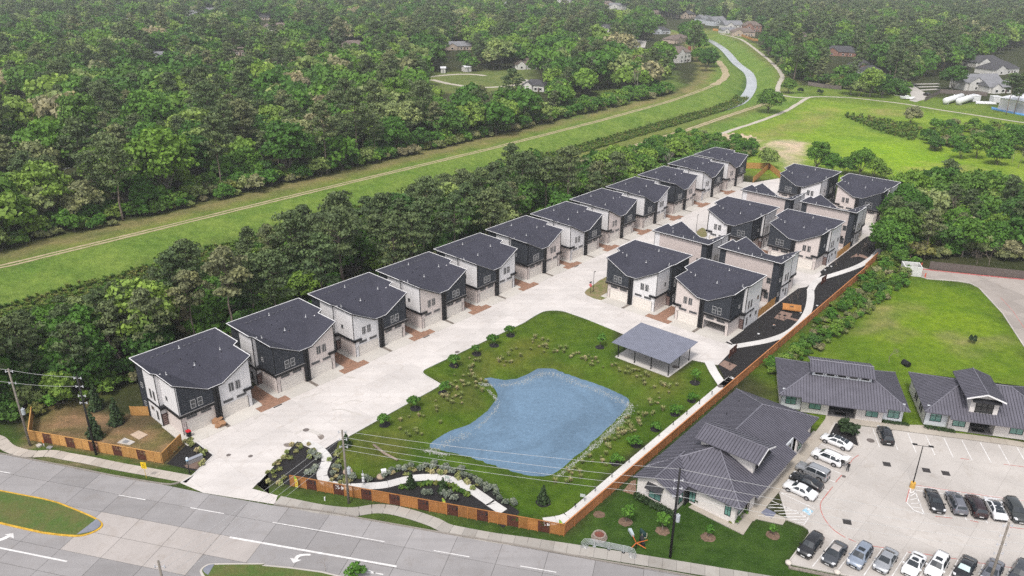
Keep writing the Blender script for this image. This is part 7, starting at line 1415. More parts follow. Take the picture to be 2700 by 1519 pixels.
for kind, colr, uv, dr, lab, kw in CARS:
    c_ = make_car(kind, CP_[colr], lab, GC, **kw); q = UV(*uv); c_.location = (*q, .046)
    if dr is None: c_.rotation_euler = (0, 0, math.radians(77.5))
    else: c_.rotation_euler = (0, 0, math.radians(136.6))
mid_r = [('sedan', 'black', (1665, 755), 1, 'black saloon at the left end of the middle row, beside the striped triangle', {}), ('suv', 'mid', (1870, 775), 0, 'silver grey car with sunroof, second in the middle row', dict(sunroof=True, rails=True)), ('suv', 'maroon', (2058, 805), 0, 'near black car with red tail lights, third in the middle row', dict(rails=True)), ('coupe', 'white', (2242, 825), 0, 'white car with black roof, fourth in the middle row', dict(roof=car_glass)), ('suv', 'olive', (2432, 850), 1, 'dark grey car facing the camera at the right end of the middle row', {})]
for kind, colr, px_, face, lab, kw in mid_r:
    c_ = make_car(kind, CP_[colr], lab, GC, **kw); q = r42(*px_); a = math.radians(78); c_.location = (q[0]-math.cos(a)*.05, q[1]-.25, .046); c_.rotation_euler = (0, 0, a+(math.pi if face else 0))
bot = [('suv', 'black', (487, 1190), 'black car in the front row by the grass corner', {}), ('sedan', 'grey', (715, 1265), 'dark grey saloon with light sunroof, second in the front row', dict(roof=M('pale sunroof', (.4, .37, .35), .3))), ('suv', 'blue', (958, 1290), 'pale blue silver car with black sunroof, third in the front row', dict(sunroof=True)), ('sedan', 'silver', (1203, 1330), 'silver saloon, fourth in the front row', {}), ('sedan', 'white', (1472, 1370), 'white saloon with small sunroof, fifth in the front row', dict(sunroof=True)), ('suv', 'white', (1692, 1384), 'white car with large black sunroof, sixth in the front row', dict(sunroof=True)), ('sedan', 'black', (1958, 1408), 'black saloon with a sunshade behind its windscreen, front row', dict(shade=sunshade)), ('sedan', 'mid', (2218, 1440), 'grey saloon beside the grey pole in the front row', {}), ('suv', 'grey', (2478, 1462), 'dark car at the right end of the front row', {})]
for kind, colr, px_, lab, kw in bot:
    c_ = make_car(kind, CP_[colr], lab, GC, **kw); q = r42(*px_); c_.location = (q[0], q[1]-.1, .046); c_.rotation_euler = (0, 0, math.radians(47+180))
c_ = make_car('suv', CP_['maroon'], 'dark car parked in the far cul-de-sac street', None); c_.location = (*r12(1604, 915), .05); c_.rotation_euler = (0, 0, 1.7)
t = thing('boat_trailer', 'white boat on a trailer beside the far cul-de-sac', 'boat', (*r12(1415, 950), 0), -.2); MB().hexa([(-3.5, -.7, .6), (2.6, -.7, .6), (2.6, .7, .6), (-3.5, .7, .6), (-3.6, -1.1, 1.5), (4, -.2, 1.6), (4, .2, 1.6), (-3.6, 1.1, 1.5)]).build('hull', tank_m, t); MB().bb(-1, .8, -.7, .7, 1.5, 2.1).build('cabin', tank_m, t); MB().bb(-3, 4.5, -.1, .1, .4, .55).tube([(-1, -1, .35), (-1, 1, .35)], .32, 10).build('trailer', car_black, t)

# ------------------------------------------------------------------ poles, wires, lamps, signs
pole_black = M('black painted pole', (.014, .013, .014), .6, var=.15); pole_wood = M('weathered pole wood', (.25, .22, .19), .9, var=.25, scale=2); insul = M('pale insulator', (.55, .55, .58), .4); wire_m = M('pale cable', (.4, .4, .4), .6, var=.05)
def upole(label, base, h, m, arms, trans=False, r=.15):
    t = thing('utility_pole', label, 'utility pole', (*base, 0), 0, 'utility poles'); MB().tube([(0, 0, -.3), (0, 0, h)], [r*1.25, r*.8], 10).build('pole', m, t, True)
    for z in arms:
        MB().tube([(-.45, .05, z), (.45, .05, z)], .04, 6).build('bracket', insul, t)
        for x in (-.5, .5): MB().tube([(x, .05, z-.15), (x, .05, z+.2)], [.09, .05], 7).build('insulator', insul, t)
    if trans:
        k = MB().tube([(.42, 0, h*.42), (.42, 0, h*.42+.95)], .27, 12).build('transformer', M('transformer grey', (.42, .45, .47), .4), t); MB().tube([(.42, 0, h*.42+.95), (.42, 0, h*.42+1.2)], .07, 6).build('bushing', insul, k)
    return t
PL = {'woodL': (G(80, 1175.6), 13.7), 'blackL': (G(254, 1199), 13.8), 'mid': (G(920, 1327), 12.1), 'blackR': (G(1766.7, 1469.5), 13.8), 'right': (G(2661, 1378, 12.1), 12.1), 'low': (G(417, 1479, 12.0), 12.0)}
upole('leaning grey wooden utility pole at the left end of the golden fence', *PL['woodL'], pole_wood, (13.2, 11.2), True); upole('black utility pole at the golden fence before the corner yard', *PL['blackL'], pole_black, (13.4, 12.0, 10.4, 9.2)); upole('grey wooden utility pole behind the red brown fence with a transformer', *PL['mid'], pole_wood, (11.8, 10.6, 9.4), True)
upole('black utility pole on the grass before the long office', *PL['blackR'], pole_black, (12.0, 10.8, 9.6), True); upole('grey wooden utility pole standing in the front of the car park', *PL['right'], pole_wood, (11.6, 10.2, 8.9, 7.6)); upole('wooden pole top rising from the bottom edge of the photo', *PL['low'], pole_wood, (11.2,))
def wire(a, za, b, zb_, sag, label, group='overhead wires', r=.022):
    P = []
    for k in range(17): t = k/16; P.append((a[0]+(b[0]-a[0])*t, a[1]+(b[1]-a[1])*t, za+(zb_-za)*t-4*sag*t*(1-t)))
    tag(MB().tube(P, r, 4).build('overhead_wire', wire_m), label, 'wire', group)
off_l = (-96, 104)
for i, (za, zb_) in enumerate(((13.5, 13.6), (11.3, 12.1))): wire(PL['woodL'][0], za, PL['blackL'][0], zb_, .25, f'{["upper", "lower"][i]} wire between the wooden and the black pole at left'); wire(off_l, za+.5, PL['woodL'][0], za, .3, f'{["upper", "lower"][i]} wire from the left edge to the wooden pole')
for i, (za, zb_) in enumerate(((12.0, 13.7), (11.0, 12.0), (9.9, 10.8), (9.0, 9.7))):
    wire(PL['mid'][0], za, PL['blackR'][0], zb_, .5, f'{ORD[i]} wire from the top across the pond between the grey and the black pole'); wire(PL['blackR'][0], zb_, PL['right'][0], 11.8-i*1.2, .5, f'{ORD[i]} wire from the top over the car park to the right pole'); wire(PL['mid'][0], za, (PL['low'][0][0]+.4*i, PL['low'][0][1]), 11.6-i*.7, .4, f'{ORD[i]} wire from the top crossing the main road to the lower pole')
    wire(PL['right'][0], 11.8-i*1.2, (PL['right'][0][0]+45, PL['right'][0][1]-6), 12.2-i*1.2, .4, f'{ORD[i]} wire from the top leaving the right pole')
t = thing('lamp_post', 'twin headed car park lamp on a yellow concrete base', 'lamp post', (*r42(1466, 605), 0), AO); MB().tube([(0, 0, 0), (0, 0, .95)], .36, 14).build('base', M('yellow concrete', (.62, .36, .07), var=.15), t); MB().tube([(0, 0, .95), (0, 0, 7.3)], [.09, .06], 8).tube([(-.75, 0, 7.25), (.75, 0, 7.25)], .035, 6).build('pole', pole_black, t)
for s in (-1, 1): MB().box(s*1.05, 0, 7.35, .65, .34, .1).build('lamp_head', pole_black, t)
for fn, x, y, lab in ((r21, 1137, 1412, 'slim black street lamp on the small green corner by the stop sign'), (r21, 2120, 838, 'slim black street lamp between the middle block houses')):
    t = thing('street_lamp', lab, 'street lamp', (*fn(x, y), 0), PH, 'slim street lamps'); MB().tube([(0, 0, 0), (0, 0, 4.9)], [.07, .05], 8).build('pole', pole_black, t); MB().box(.25, 0, 4.9, .6, .2, .09).build('lamp_head', pole_black, t)
t = thing('stop_sign', 'red octagonal stop sign with street name blades on the green corner', 'stop sign', (*r21(1110, 1430), 0), PH-math.pi/2); MB().tube([(0, 0, 0), (0, 0, 3.0)], .04, 6).build('post', pole_black, t)
oct_ = [(.42*math.cos(math.pi/8+k*math.pi/4), .42*math.sin(math.pi/8+k*math.pi/4)) for k in range(8)]; mb = MB(); mb.quad(*[(x, -.06, 2.15+z) for x, z in oct_]); mb.quad(*[(x, -.04, 2.15+z) for x, z in oct_[::-1]]); sg_ = mb.build('sign_plate', M('stop sign red', (.5, .02, .03), .5), t)
def text_obj(txt, size, mat, parent, loc, rot, extrude=.002):
    c_ = bpy.data.curves.new('lettering', 'FONT'); c_.body = txt; c_.size = size; c_.align_x = 'CENTER'; c_.align_y = 'CENTER'; c_.extrude = extrude; o = bpy.data.objects.new('lettering', c_); COL.objects.link(o); c_.materials.append(mat); bpy.context.view_layer.update(); me = bpy.data.meshes.new_from_object(o.evaluated_get(bpy.context.evaluated_depsgraph_get())); bpy.data.objects.remove(o); o = link('lettering', me); o.parent = parent; o.location = loc; o.rotation_euler = rot; return o
text_obj('STOP', .27, white_line, sg_, (0, -.068, 2.15), (math.pi/2, 0, 0))
MB().box(0, 0, 2.75, .9, .03, .18).box(0, 0, 2.95, .03, .9, .18).build('street_name_blade', pole_black, t)
t = thing('warning_sign', 'yellow rectangular warning sign on a yellow post beside the pavement', 'road sign', (*r40(1400, 515), 0), ROAD_ANG+.1); MB().tube([(0, 0, 0), (-.05, 0, 2.0)], .035, 6).build('post', M('yellow post', (.6, .4, .05)), t); pl_ = MB().bb(-.42, .42, -.06, -.04, 1.75, 2.85).build('sign_plate', M('yellow sign face', (.75, .5, .01), .5, var=.05), t)
for x, z in ((-.15, 2.5), (.12, 2.6), (-.05, 2.3), (.2, 2.25), (-.2, 2.05), (.05, 2.0)): MB().box(x, -.065, z, .17, .01, .1).build('symbol', car_black, pl_)
banner_m = M('yellow green banner', (.62, .55, .08), .7, var=.2, scale=2); banner_g = M('green banner edge', (.2, .4, .06)); banner_o = M('orange banner print', (.6, .2, .03))
for fn, x, y, lab in ((r46, 655, 625, 'yellow feather banner at the left end of the red brown fence'), (r46, 2058, 840, 'yellow feather banner midway along the red brown fence'), (r41, 810, 1050, 'yellow feather banner at the fence corner by the long office')):
    t = thing('feather_banner', lab, 'banner', (*fn(x, y), 0), ROAD_ANG, 'yellow feather banners on the fence'); prof = [(0, .55), (.42, .6), (.5, 1.4), (.42, 2.1), (.2, 2.45), (-.05, 2.55), (0, 1.5)]; mb = MB(); mb.quad(*[(a, -.12, b) for a, b in prof]); mb.quad(*[(a, -.1, b) for a, b in prof[::-1]]); b_ = mb.build('banner_cloth', banner_m, t); MB().quad((.0, -.125, 2.0), (.42, -.125, 2.08), (.2, -.125, 2.42), (-.03, -.125, 2.5)).build('green_band', banner_g, b_)
    for k in range(4): MB().bb(.08, .38, -.128, -.124, .85+k*.27, .98+k*.27).build('printed_line', banner_o, b_)
    MB().tube([(0, -.11, 0), (0, -.11, 2.55)], .02, 5).build('pole', pole_black, t)
for i, (fn, x, y) in enumerate(((r31, 2270, 1022), (r31, 2150, 1112), (r31, 2030, 1212), (r31, 1900, 1312), (r31, 1765, 1420), (r41, 1622, 245), (r41, 1478, 370), (r41, 1315, 510), (r41, 1155, 645), (r41, 965, 800))):
    t = thing('path_light', f'{ORD[i]} small black path light from the pavilion end of the fence walk', 'path light', (*fn(x, y), 0), 0, 'path lights along the fence walk'); MB().tube([(0, 0, 0), (0, 0, .1)], .2, 10).build('base', M('pale footing', (.6, .58, .55)), t); MB().tube([(0, 0, .1), (0, 0, .75)], .05, 7).tube([(0, 0, .6), (0, 0, .78)], .1, 8).build('bollard', pole_black, t)
t = thing('garden_lantern', 'white lantern on a black post at the driveway corner', 'lamp post', (*r40(1812, 468), 0), 0); MB().tube([(0, 0, 0), (0, 0, 2.3)], [.09, .06], 8).tube([(0, 0, 0), (0, 0, .12)], .16, 8).build('post', pole_black, t); MB().tube([(0, 0, 2.3), (0, 0, 2.42), (0, 0, 2.75), (0, 0, 2.85)], [.1, .2, .17, .05], 8).build('lantern', M('white lantern', (.7, .75, .8), .4), t); MB().tube([(0, 0, 2.3), (0, 0, 2.4)], .21, 8).build('blue_band', M('blue lantern band', (.1, .35, .55)), t)
q0, ang, Ln = to_frame(r40(1790, 385), r40(1935, 325)); t = thing('entrance_sign_wall', 'low grey stone sign wall lying in the black corner bed', 'sign wall', (*q0, 0), ang); MB().bb(0, Ln, -.25, .25, 0, .75).build('wall', M('grey sign stone', (.3, .29, .29)), t); MB().bb(-.05, Ln+.05, -.3, .3, .75, .83).build('coping', M('grey coping', (.28, .29, .33)), t)
structure('gravel_bed', MB().prism(W(r40, (1760, 395), (1900, 330), (1960, 330), (1890, 430), (1780, 415)), 0, .035), M('brown chippings', (.22, .15, .12), var=.4, scale=5, bump=1))
# rubbish bin, boxes, slabs
t = thing('wheelie_bin', 'black wheelie bin with red lid beside the first garage door', 'bin', (*r30(1808, 1420), .085), YAWH); MB().hexa([(-.26, -.28, .08), (.26, -.28, .08), (.26, .24, .08), (-.26, .24, .08), (-.33, -.36, .98), (.33, -.36, .98), (.33, .32, .98), (-.33, .32, .98)]).build('body', car_black, t); MB().hexa([(-.35, -.38, .98), (.35, -.38, .98), (.35, .36, .98), (-.35, .36, .98), (-.3, -.3, 1.12), (.3, -.3, 1.12), (.3, .34, 1.12), (-.3, .34, 1.12)]).build('lid', M('red bin lid', (.5, .01, .02), .5), t)
for s in (-1, 1): MB().tube([(s*.24, .28, .1), (s*.3, .28, .1)], .1, 10).build('wheel', tyre_m, t)
card = M('cardboard', (.36, .2, .11), .9, var=.15, scale=2)
for i, (x, y, s, rz, h_) in enumerate(((2075, 1285, 1.35, .5, .75), (2120, 1315, 1.05, -.1, .7), (2085, 1330, .8, .3, .5))):
    t = thing('cardboard_box', ['large brown cardboard box against the black house column', 'brown cardboard box with open flap in front of the larger box', 'low flattened cardboard box in front of the other two'][i], 'box', (*r30(x, y), .085), YAWH+rz, 'cardboard boxes on the first drive'); b = MB()
    b.bb(-s/2, s/2, -s*.35, s*.35, 0, h_).build('carton', card, t); MB().hexa([(-s/2, -s*.35-.32, h_-.12), (s/2, -s*.35-.32, h_-.12), (s/2, -s*.35, h_), (-s/2, -s*.35, h_), (-s/2, -s*.35-.32, h_-.1), (s/2, -s*.35-.32, h_-.1), (s/2, -s*.35, h_+.02), (-s/2, -s*.35, h_+.02)]).build('flap', card, t)
for fn, pts, mm, h_, lab in ((r40, ((1325, 62), (1413, 103), (1330, 150), (1245, 103)), M('sandy slab', (.5, .38, .29)), .12, 'square sandy concrete slab in the corner yard'), (r40, ((1190, 132), (1292, 172), (1240, 202), (1120, 180)), kerb_m, .12, 'white concrete pad with grey hatch in the corner yard'), (r40, ((345, 208), (378, 192), (408, 205), (370, 225)), kerb_m, .25, 'small white utility box lid by the golden fence'), (r40, ((440, 228), (468, 208), (510, 215), (482, 240)), M('grey hatch', (.25, .25, .26)), .12, 'grey utility hatch beside the pavement at left'), (r32, (((-10), 0), (10, 0), (10, 10), (-10, 10)), None, 0, '')):
    if mm: tag(MB().prism(W(fn, *pts), -.05, h_).build('utility_pad', mm), lab, 'utility pad', 'utility pads')
tag(MB().prism(W(r40, (1200, 152), (1240, 165), (1210, 188), (1165, 178)), .12, .15).build('hatch', M('grey hatch', (.25, .25, .26))), 'grey square hatch on the white pad in the corner yard', 'hatch')
t = thing('marker_post', 'orange and white marker post by the golden fence', 'marker post', (*r40(423, 210), 0)); MB().tube([(0, 0, 0), (0, 0, .6)], .06, 8).build('lower_tube', white_line, t); MB().tube([(0, 0, .6), (0, 0, 1.15)], .065, 8).build('upper_tube', M('orange tube', (.7, .13, .02)), t)
tag(MB().tube([(*r46(930, 728), 0), (*r46(930, 728), .6)], .1, 8).build('pipe_stub', tank_m), 'short white pipe stub in the verge before the red brown fence', 'pipe')
for i, (fn, x, y, s) in enumerate(((r46, 1150, 458, .8), (r46, 1465, 505, .7))): tag(MB().tube([(*fn(x, y), 0), (*fn(x, y), s*.4), (*fn(x, y), s*.55)], [s, s*.85, s*.3], 9).build('boulder', M('tan boulder', (.42, .32, .24), var=.2), smooth_=True), ['tan boulder behind the grey pole', 'tan boulder beside the white utility box in the garden'][i], 'boulder', 'tan boulders in the garden')
t = thing('utility_box', 'small white utility cabinet at the inner edge of the garden', 'utility box', (*r46(1494, 488), 0), .3); MB().bb(-.35, .35, -.25, .25, 0, .95).build('cabinet', tank_m, t); MB().bb(-.38, .38, -.28, .28, .95, 1.02).build('lid', tank_m, t)
t = thing('valve_stand', 'thin grey valve stand with white fittings in the garden bed', 'valve stand', (*r46(1300, 580), 0)); MB().tube([(0, 0, 0), (0, 0, 2.6)], .05, 6).build('post', M('galvanised', (.35, .35, .36), .4), t)
for z in (.6, 1.1, 1.7): MB().bb(-.16, .16, -.12, .12, z, z+.28).build('fitting', tank_m, t)
for fn, x, y, lab in ((r46, 2100, 560, 'small white notice on two posts beside the garden path'), (r41, 1036, 735, 'small white notice on a post on the south lawn')):
    t = thing('notice', lab, 'notice', (*fn(x, y), 0), ROAD_ANG, 'small lawn notices'); MB().bb(-.33, -.28, -.03, .03, 0, 1.3).bb(.28, .33, -.03, .03, 0, 1.3).build('post', pole_black, t); MB().bb(-.36, .36, -.05, -.03, .8, 1.3).build('board', M('notice board', (.5, .55, .52)), t)
for a, b, lab in ((r31(2435, 672), r31(2500, 612), 'rusted steel screen at the end of the first street'), (r22(598, 1345), r22(640, 1315), 'rusted steel screen where the path meets the second street'), (r22(1162, 868), r22(1210, 825), 'rusted steel screen at the third street end')):
    q0, ang, Ln = to_frame(a, b); t = thing('steel_screen', lab, 'screen', (*q0, 0), ang, 'rusted steel screens by the garden path'); MB().bb(-.06, .02, -.06, .06, 0, 1.9).bb(Ln-.02, Ln+.06, -.06, .06, 0, 1.9).build('post', corten, t); MB().bb(.02, Ln-.02, -.02, .02, .15, 1.85).build('panel', corten, t); MB().tube([(Ln*.5, -.025, 1.1), (Ln*.5, -.03, 1.1)], .3, 12).build('round_emblem', M('pale emblem', (.35, .22, .18)), t)
brn = M('pinkish gravel', (.3, .2, .16), var=.35, scale=5, bump=1)
for pts, fn in ((((215, 218), (325, 245), (300, 280), (395, 305), (380, 320), (275, 292), (240, 312), (148, 285)), r32), (((2340, 730), (2390, 690), (2512, 738), (2450, 790)), r31), (((1075, 1110), (960, 1075), (875, 1085), (935, 1048), (1000, 1060), (1085, 1100)), r22), (((1150, 880), (1190, 870), (1215, 890), (1160, 905)), r22)): structure('gravel_patch', MB().prism(W(fn, *pts), 0, .04), brn)
t = thing('picnic_platform', 'square orange timber platform with a dark centre hole in the mulch garden', 'platform', (*r32(315, 205), 0), AO-.06); tb = wood('orange timber', (.48, .22, .07), (.38, .16, .05), .15)
for k in range(12): MB().bb(-1.9+k*.32, -1.9+k*.32+.3, -1.35, 1.35, .62, .72).build('plank', tb, t)
MB().bb(-1.95, 1.97, -1.42, -1.36, .4, .73).bb(-1.95, 1.97, 1.36, 1.42, .4, .73).build('skirt', tb, t); MB().bb(-.35, .35, -.28, .28, .721, .735).build('dark_hole_plate', drain_m, t); MB().bb(-1.5, 1.5, -1, 1, 0, .6).build('plinth', pole_black, t)  # dark plate on the planks stands in for the shaded centre hole
for i, (fn, x, y) in enumerate(((r32, 195, 290), (r32, 245, 300), (r22, 910, 1085), (r22, 945, 1090), (r31, 2440, 740), (r31, 2465, 725))):
    t = thing('grill_stand', f'{["left", "right"][i % 2]} thin black stand on the {["gravel by the orange platform", "brown gravel by the far path", "gravel at the first street end"][i//2]}', 'stand', (*fn(x, y), .04), .4*i, 'thin black stands on the gravel patches'); MB().tube([(0, 0, 0), (0, 0, 1.5)], .035, 6).build('post', pole_black, t); MB().bb(-.25, .25, -.2, .2, .85, 1.0).build('tray', pole_black, t)
for i, (fn, x, y) in enumerate(((r32, 403, 235), (r32, 560, 168), (r22, 1083, 1060), (r22, 635, 1205), (r32, 0, 438), (r22, 695, 1170), (r22, 660, 1168))): tag(MB().box(*fn(x, y), .06, .4, .4, .1, PH).build('valve_box', tank_m), f'{ORD[i]} white valve box in the black mulch along the garden path', 'valve box', 'white valve boxes in the mulch')
# dumpster enclosure of white blocks
t = thing('block_enclosure', 'roofless white block enclosure at the corner of the far car park', 'enclosure', (*r22(1465, 1262), 0), math.radians(-14)); bl = M('white block', (.62, .61, .6), .8, var=.08, scale=2)
hh = [0, .4, .8, 1.2, 1.6, 2.0]
for nm, x0, x1, y0, y1 in (('wall', -2.0, 2.0, 0, .22), ('wall', -2.0, 2.0, 3.4, 3.62), ('wall', -2.0, -1.78, .22, 3.4), ('wall', 1.78, 2.0, .22, 3.4)):
    for k in range(6):
        n = 5
        for j in range(n):
            sh = .5 if k % 2 else 0; L0, L1 = (x0, x1) if x1-x0 > y1-y0 else (y0, y1); w = (L1-L0)/n; a, b = max(L0, L0+(j-sh)*w)+.008, min(L1, L0+(j+1-sh)*w+(w*sh if j == n-1 else 0))-.008
            (MB().bb(a, b, y0, y1, k*.4+.008, k*.4+.392) if x1-x0 > y1-y0 else MB().bb(x0, x1, a, b, k*.4+.008, k*.4+.392)).build('block', bl, t)
for fn, x, y, lab in ((r22, 1553, 1175, 'rear orange red bollard beside the white block enclosure'), (r22, 1590, 1275, 'front orange red bollard beside the white block enclosure')): tag(MB().tube([(*fn(x, y), 0), (*fn(x, y), 1.1), (*fn(x, y), 1.18)], [.13, .13, .05], 10).build('bollard', M('orange red bollard', (.6, .1, .05))), lab, 'bollard', 'orange red bollards')
# office front lawn oddments
q = r41(1195, 1085); t = thing('brick_planter', 'round stacked brick planter on the office lawn', 'planter', (*q, 0)); br = M('pale planter brick', (.33, .27, .23), var=.25, scale=4)
for k in range(3):
    for j in range(14): a = 2*math.pi*(j+.5*(k % 2))/14; r = .95-.1*k; MB().box(r*math.cos(a), r*math.sin(a), .13+k*.22, .2, 2*math.pi*r/14*.94, .2, a).build('brick', br, t)
MB().tube([(0, 0, .3), (0, 0, .5)], .68, 14).build('soil', M('red soil', (.2, .07, .05), var=.3), t)
p_, q_ = r41(1105, 1160), r41(1470, 1235); q0, ang, Ln = to_frame(p_, q_); t = thing('guard_railing', 'pale tubular guard railing with curved ends beside the pavement', 'railing', (*q0, 0), ang); gal = M('galvanised tube', (.45, .47, .48), .4, metallic=.3)
for k in range(6):
    z = .3+k*.17; e = .25+.16*k; MB().tube([(-e, -.75-.0*k, .05), (-e*1.0, -.45, z*.6), (-e*.7, -.1, z*.92), (0, 0, z), (Ln, 0, z), (Ln+e*.7, -.1, z*.92), (Ln+e, -.45, z*.6), (Ln+e, -.75, .05)], .035, 6).build('rail', gal, t)
for x in (.6, Ln/2, Ln-.6): MB().bb(x-.06, x+.06, -.05, .05, 0, 1.2).bb(x-.2, x+.2, -.2, .2, 0, .05).build('post', gal, t)
q = r41(1545, 1185); t = thing('windmill_sculpture', 'toppled ornamental windmill with orange blades and grey tail on the lawn', 'windmill', (*q, 0)); ob = M('orange blade paint', (.55, .13, .03), .5)
for (x, y), r_ in (((1655, 1140), .3), ((1500, 1215), .3), ((1640, 1210), .12)): w_ = r41(x, y); MB().tube([(0, 0, .9), (w_[0]-q[0], w_[1]-q[1], r_+.3)], [.07, .05], 5).build('blade', ob, t)
w_ = r41(1510, 1120); v_ = r41(1480, 1060); MB().tube([(0, 0, .9), (w_[0]-q[0], w_[1]-q[1], 1.0)], .05, 5).build('boom', ob, t); MB().hexa([(w_[0]-q[0]-.1, w_[1]-q[1], .8), (w_[0]-q[0]+.2, w_[1]-q[1], .8), (v_[0]-q[0]+.25, v_[1]-q[1], .8), (v_[0]-q[0]-.2, v_[1]-q[1], .8), (w_[0]-q[0]-.1, w_[1]-q[1], 1.2), (w_[0]-q[0]+.2, w_[1]-q[1], 1.2), (v_[0]-q[0]+.25, v_[1]-q[1], 1.2), (v_[0]-q[0]-.2, v_[1]-q[1], 1.2)]).build('tail_vane', M('grey vane', (.4, .45, .48), .4), t); MB().tube([(0, 0, 0), (0, 0, .95)], .08, 6).build('hub', pole_black, t)
q = r41(1608, 1065); t = thing('floodlight', 'dark green floodlight box with pale frame on the office lawn', 'floodlight', (*q, 0), .2); MB().hexa([(-.3, -.6, .25), (.3, -.6, .25), (.2, .6, .2), (-.2, .6, .2), (-.3, -.6, .9), (.3, -.6, .9), (.1, .8, .6), (-.1, .8, .6)]).build('housing', M('dark green housing', (.02, .05, .05), .5), t); MB().bb(-.36, -.3, -.66, -.6, .15, .95).bb(.3, .36, -.66, -.6, .15, .95).bb(-.3, .3, -.66, -.6, .15, .22).build('frame', M('pale frame', (.5, .45, .33)), t)
q = r41(1608, 1140); t = thing('feeder_box', 'black sloped box behind the toppled windmill', 'box', (*q, 0), .1); MB().hexa([(-.25, -.5, 0), (.25, -.5, 0), (.3, .6, 0), (-.3, .6, 0), (-.2, -.4, .35), (.2, -.4, .35), (.25, .6, .8), (-.25, .6, .8)]).build('body', car_black, t); MB().bb(-.05, .05, -.7, -.5, 0, .3).build('spout', car_black, t)
t = thing('culvert_pipe', 'black plastic culvert pipe end in the vacant lot behind the offices', 'pipe', (*r32(1408, 742), 0), .3); MB().tube([(0, -.6, .5), (0, .8, .5)], .55, 14).build('pipe', car_black, t); MB().tube([(0, -.62, .5), (0, -.6, .5)], .4, 14).build('mouth', pole_black, t)
for i, (x, y) in enumerate(((2075, 400), (2440, 470))):
    q = r22(x, y); t = thing('palm_tree', f'{["left", "right"][i]} shaggy palm with dead brown skirt at the right edge', 'palm', (*q, 0), 0, 'shaggy palms at the right'); MB().tube([(0, 0, 0), (.1, 0, 3.8)], [.3, .22], 8).build('trunk', bark2_m, t); rng = np.random.default_rng(i); V, T_ = [], []
    sk = MB()
    for k in range(70):
        a = rng.uniform(0, 6.28); dn = k % 2; e = np.array((math.cos(a)*1.7, math.sin(a)*1.7, 4.0+rng.uniform(-.2, 1.4))) if not dn else np.array((math.cos(a)*1.2, math.sin(a)*1.2, 1.6+rng.uniform(0, 1.2))); b = np.array((0, 0, 3.8)); tq = np.array((-math.sin(a), math.cos(a), 0))*.3
        if dn: sk.quad(b-tq*.3, b+tq*.3, e+tq, e-tq)
        else: V += [b-tq*.3, b+tq*.3, e+tq, e-tq]; T_ += [rng.uniform(.3, .9)]*4
    link('fronds', card_mesh('fronds', np.array(V), np.array(T_), lf_broad), t); sk.build('dead_skirt', M('dead palm fronds', (.36, .27, .19), var=.3), t)
MB().prism(W(r22, (2400, 520), (2460, 500), (2470, 540), (2390, 555)), 0, .5).build('tarpaulin', M('teal tarpaulin', (.05, .35, .33))); tag(bpy.data.objects['tarpaulin'], 'crumpled teal tarpaulin beside the pale blue house', 'tarpaulin')

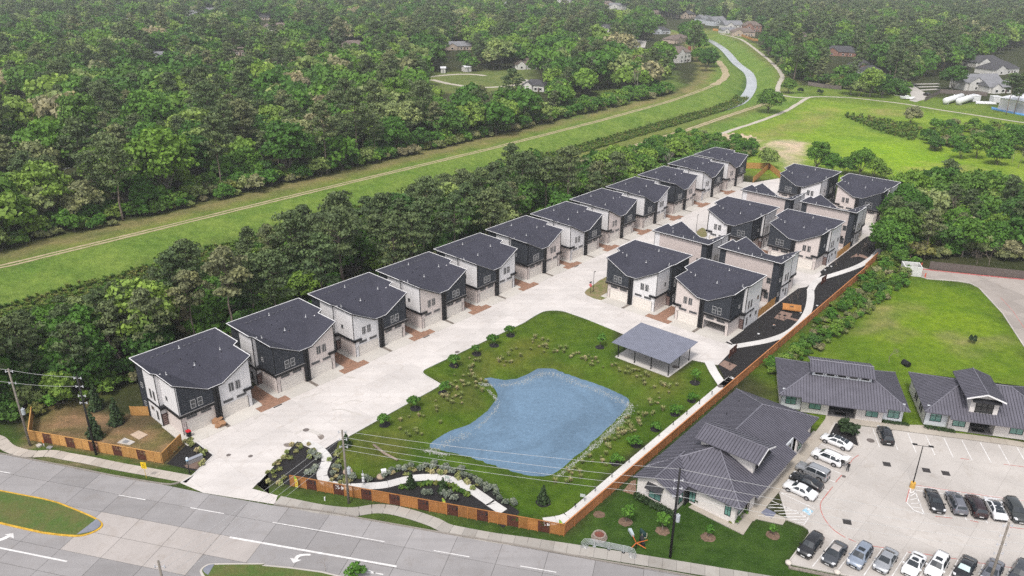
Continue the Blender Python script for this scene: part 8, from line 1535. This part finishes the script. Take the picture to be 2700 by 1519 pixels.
# ------------------------------------------------------------------ people
def person(label, loc, rz, joints, shirt, trousers, skin=(.38, .22, .15), hair=(.015, .012, .01), hairlong=False):
    """one continuous skinned body; joints: pelvis, chest, neck, head, then knees, feet, elbows, hands"""
    J = joints; names = ['pelvis', 'belly', 'chest', 'neck', 'head', 'hipL', 'kneeL', 'footL', 'toeL', 'hipR', 'kneeR', 'footR', 'toeR', 'shL', 'elL', 'haL', 'shR', 'elR', 'haR']
    E = [(0, 1), (1, 2), (2, 3), (3, 4), (0, 5), (5, 6), (6, 7), (7, 8), (0, 9), (9, 10), (10, 11), (11, 12), (2, 13), (13, 14), (14, 15), (2, 16), (16, 17), (17, 18)]
    R = dict(pelvis=.14, belly=.13, chest=.15, neck=.055, head=.1, hip=.1, knee=.065, foot=.045, toe=.04, sh=.07, el=.045, ha=.035); me = bpy.data.meshes.new('body'); me.from_pydata([J[n] for n in names], E, [])
    t = thing('person', label, 'person', loc, rz); o = link('body', me, t); sk = o.modifiers.new('skin', 'SKIN'); o.modifiers.new('sub', 'SUBSURF').levels = 1
    o.modifiers['sub'].render_levels = 2
    for i, n in enumerate(names): r = R[n.rstrip('LR')]; me.skin_vertices[0].data[i].radius = (r, r); me.skin_vertices[0].data[i].use_root = i == 0
    m, nt, b = nodes_of('clothes '+label[:12]); g = nt.nodes.new('ShaderNodeTexCoord'); sx = nt.nodes.new('ShaderNodeSeparateXYZ'); L(nt, g.outputs['Object'], sx.inputs[0]); z0 = J['pelvis'][2]
    mt = nt.nodes.new('ShaderNodeMapRange'); mt.inputs['From Min'].default_value = 0; mt.inputs['From Max'].default_value = 1.8; L(nt, sx.outputs['Z'], mt.inputs['Value'])
    rp = nt.nodes.new('ShaderNodeValToRGB'); rp.color_ramp.interpolation = 'CONSTANT'; el = rp.color_ramp.elements; st_ = [(0, (.02, .02, .02)), (.05, trousers if not hairlong else trousers), ((z0+.02)/1.8, shirt), (min(.97, (J['neck'][2]+.0)/1.8), skin)]
    while len(el) < len(st_): el.new(.5)
    for e_, (p_, c_) in zip(el, st_): e_.position = p_; e_.color = (*c_, 1)
    L(nt, mt.outputs[0], rp.inputs[0]); L(nt, rp.outputs[0], b.inputs['Base Color']); b.inputs['Roughness'].default_value = .8; me.materials.append(m)
    h = np.array(J['head']); hm = MB(); hm.tube([tuple(h+np.array((0, -.03, -.04 if not hairlong else -.22))), tuple(h+np.array((0, -.03, .06))), tuple(h+np.array((0, -.01, .125)))], [.09, .112, .05], 9); hm.build('hair', M('dark hair', hair, .7), t, True); return t
P0 = dict(pelvis=(0, 0, .93), belly=(0, .01, 1.1), chest=(0, .03, 1.32), neck=(0, .05, 1.47), head=(0, .08, 1.6), hipL=(-.1, 0, .86), kneeL=(-.11, .05, .48), footL=(-.12, -.02, .08), toeL=(-.13, .15, .04), hipR=(.1, 0, .86), kneeR=(.12, .1, .48), footR=(.13, .12, .08), toeR=(.14, .28, .04), shL=(-.19, .03, 1.38), elL=(-.25, .12, 1.12), haL=(-.2, .36, 1.1), shR=(.19, .03, 1.38), elR=(.25, .15, 1.14), haR=(.2, .4, 1.16))
person('person in black clothes standing behind the open white car', (*r42(848, 452), .046), math.radians(136.6), P0, (.012, .012, .014), (.014, .014, .016))
P1 = dict(pelvis=(0, 0, .8), belly=(0, .16, .93), chest=(0, .36, 1.0), neck=(0, .5, .98), head=(0, .62, .93), hipL=(-.1, 0, .74), kneeL=(-.13, .12, .42), footL=(-.14, -.02, .08), toeL=(-.15, .15, .04), hipR=(.1, 0, .74), kneeR=(.13, .16, .42), footR=(.15, .05, .08), toeR=(.16, .22, .04), shL=(-.18, .38, .98), elL=(-.2, .48, .7), haL=(-.12, .58, .45), shR=(.18, .38, .98), elR=(.2, .5, .7), haR=(.12, .6, .46))
person('person in white top and dark shorts bending over the black mulch', (*r32(138, 385), .03), PH+2.2, P1, (.66, .66, .66), (.02, .02, .022))
# ------------------------------------------------------------------ air: thin even haze over the whole scene
mh = bpy.data.materials.new('haze air'); mh.use_nodes = True; nh = mh.node_tree; nh.nodes.clear(); oh = nh.nodes.new('ShaderNodeOutputMaterial'); pv = nh.nodes.new('ShaderNodeVolumePrincipled')
pv.inputs['Color'].default_value = (.93, .95, 1, 1); pv.inputs['Density'].default_value = .00017; pv.inputs['Anisotropy'].default_value = .2; nh.links.new(pv.outputs[0], oh.inputs['Volume'])
hz = MB().bb(-6500, 6500, -300, 7500, -8, 80).build('haze', mh); hz['kind'] = 'stuff'
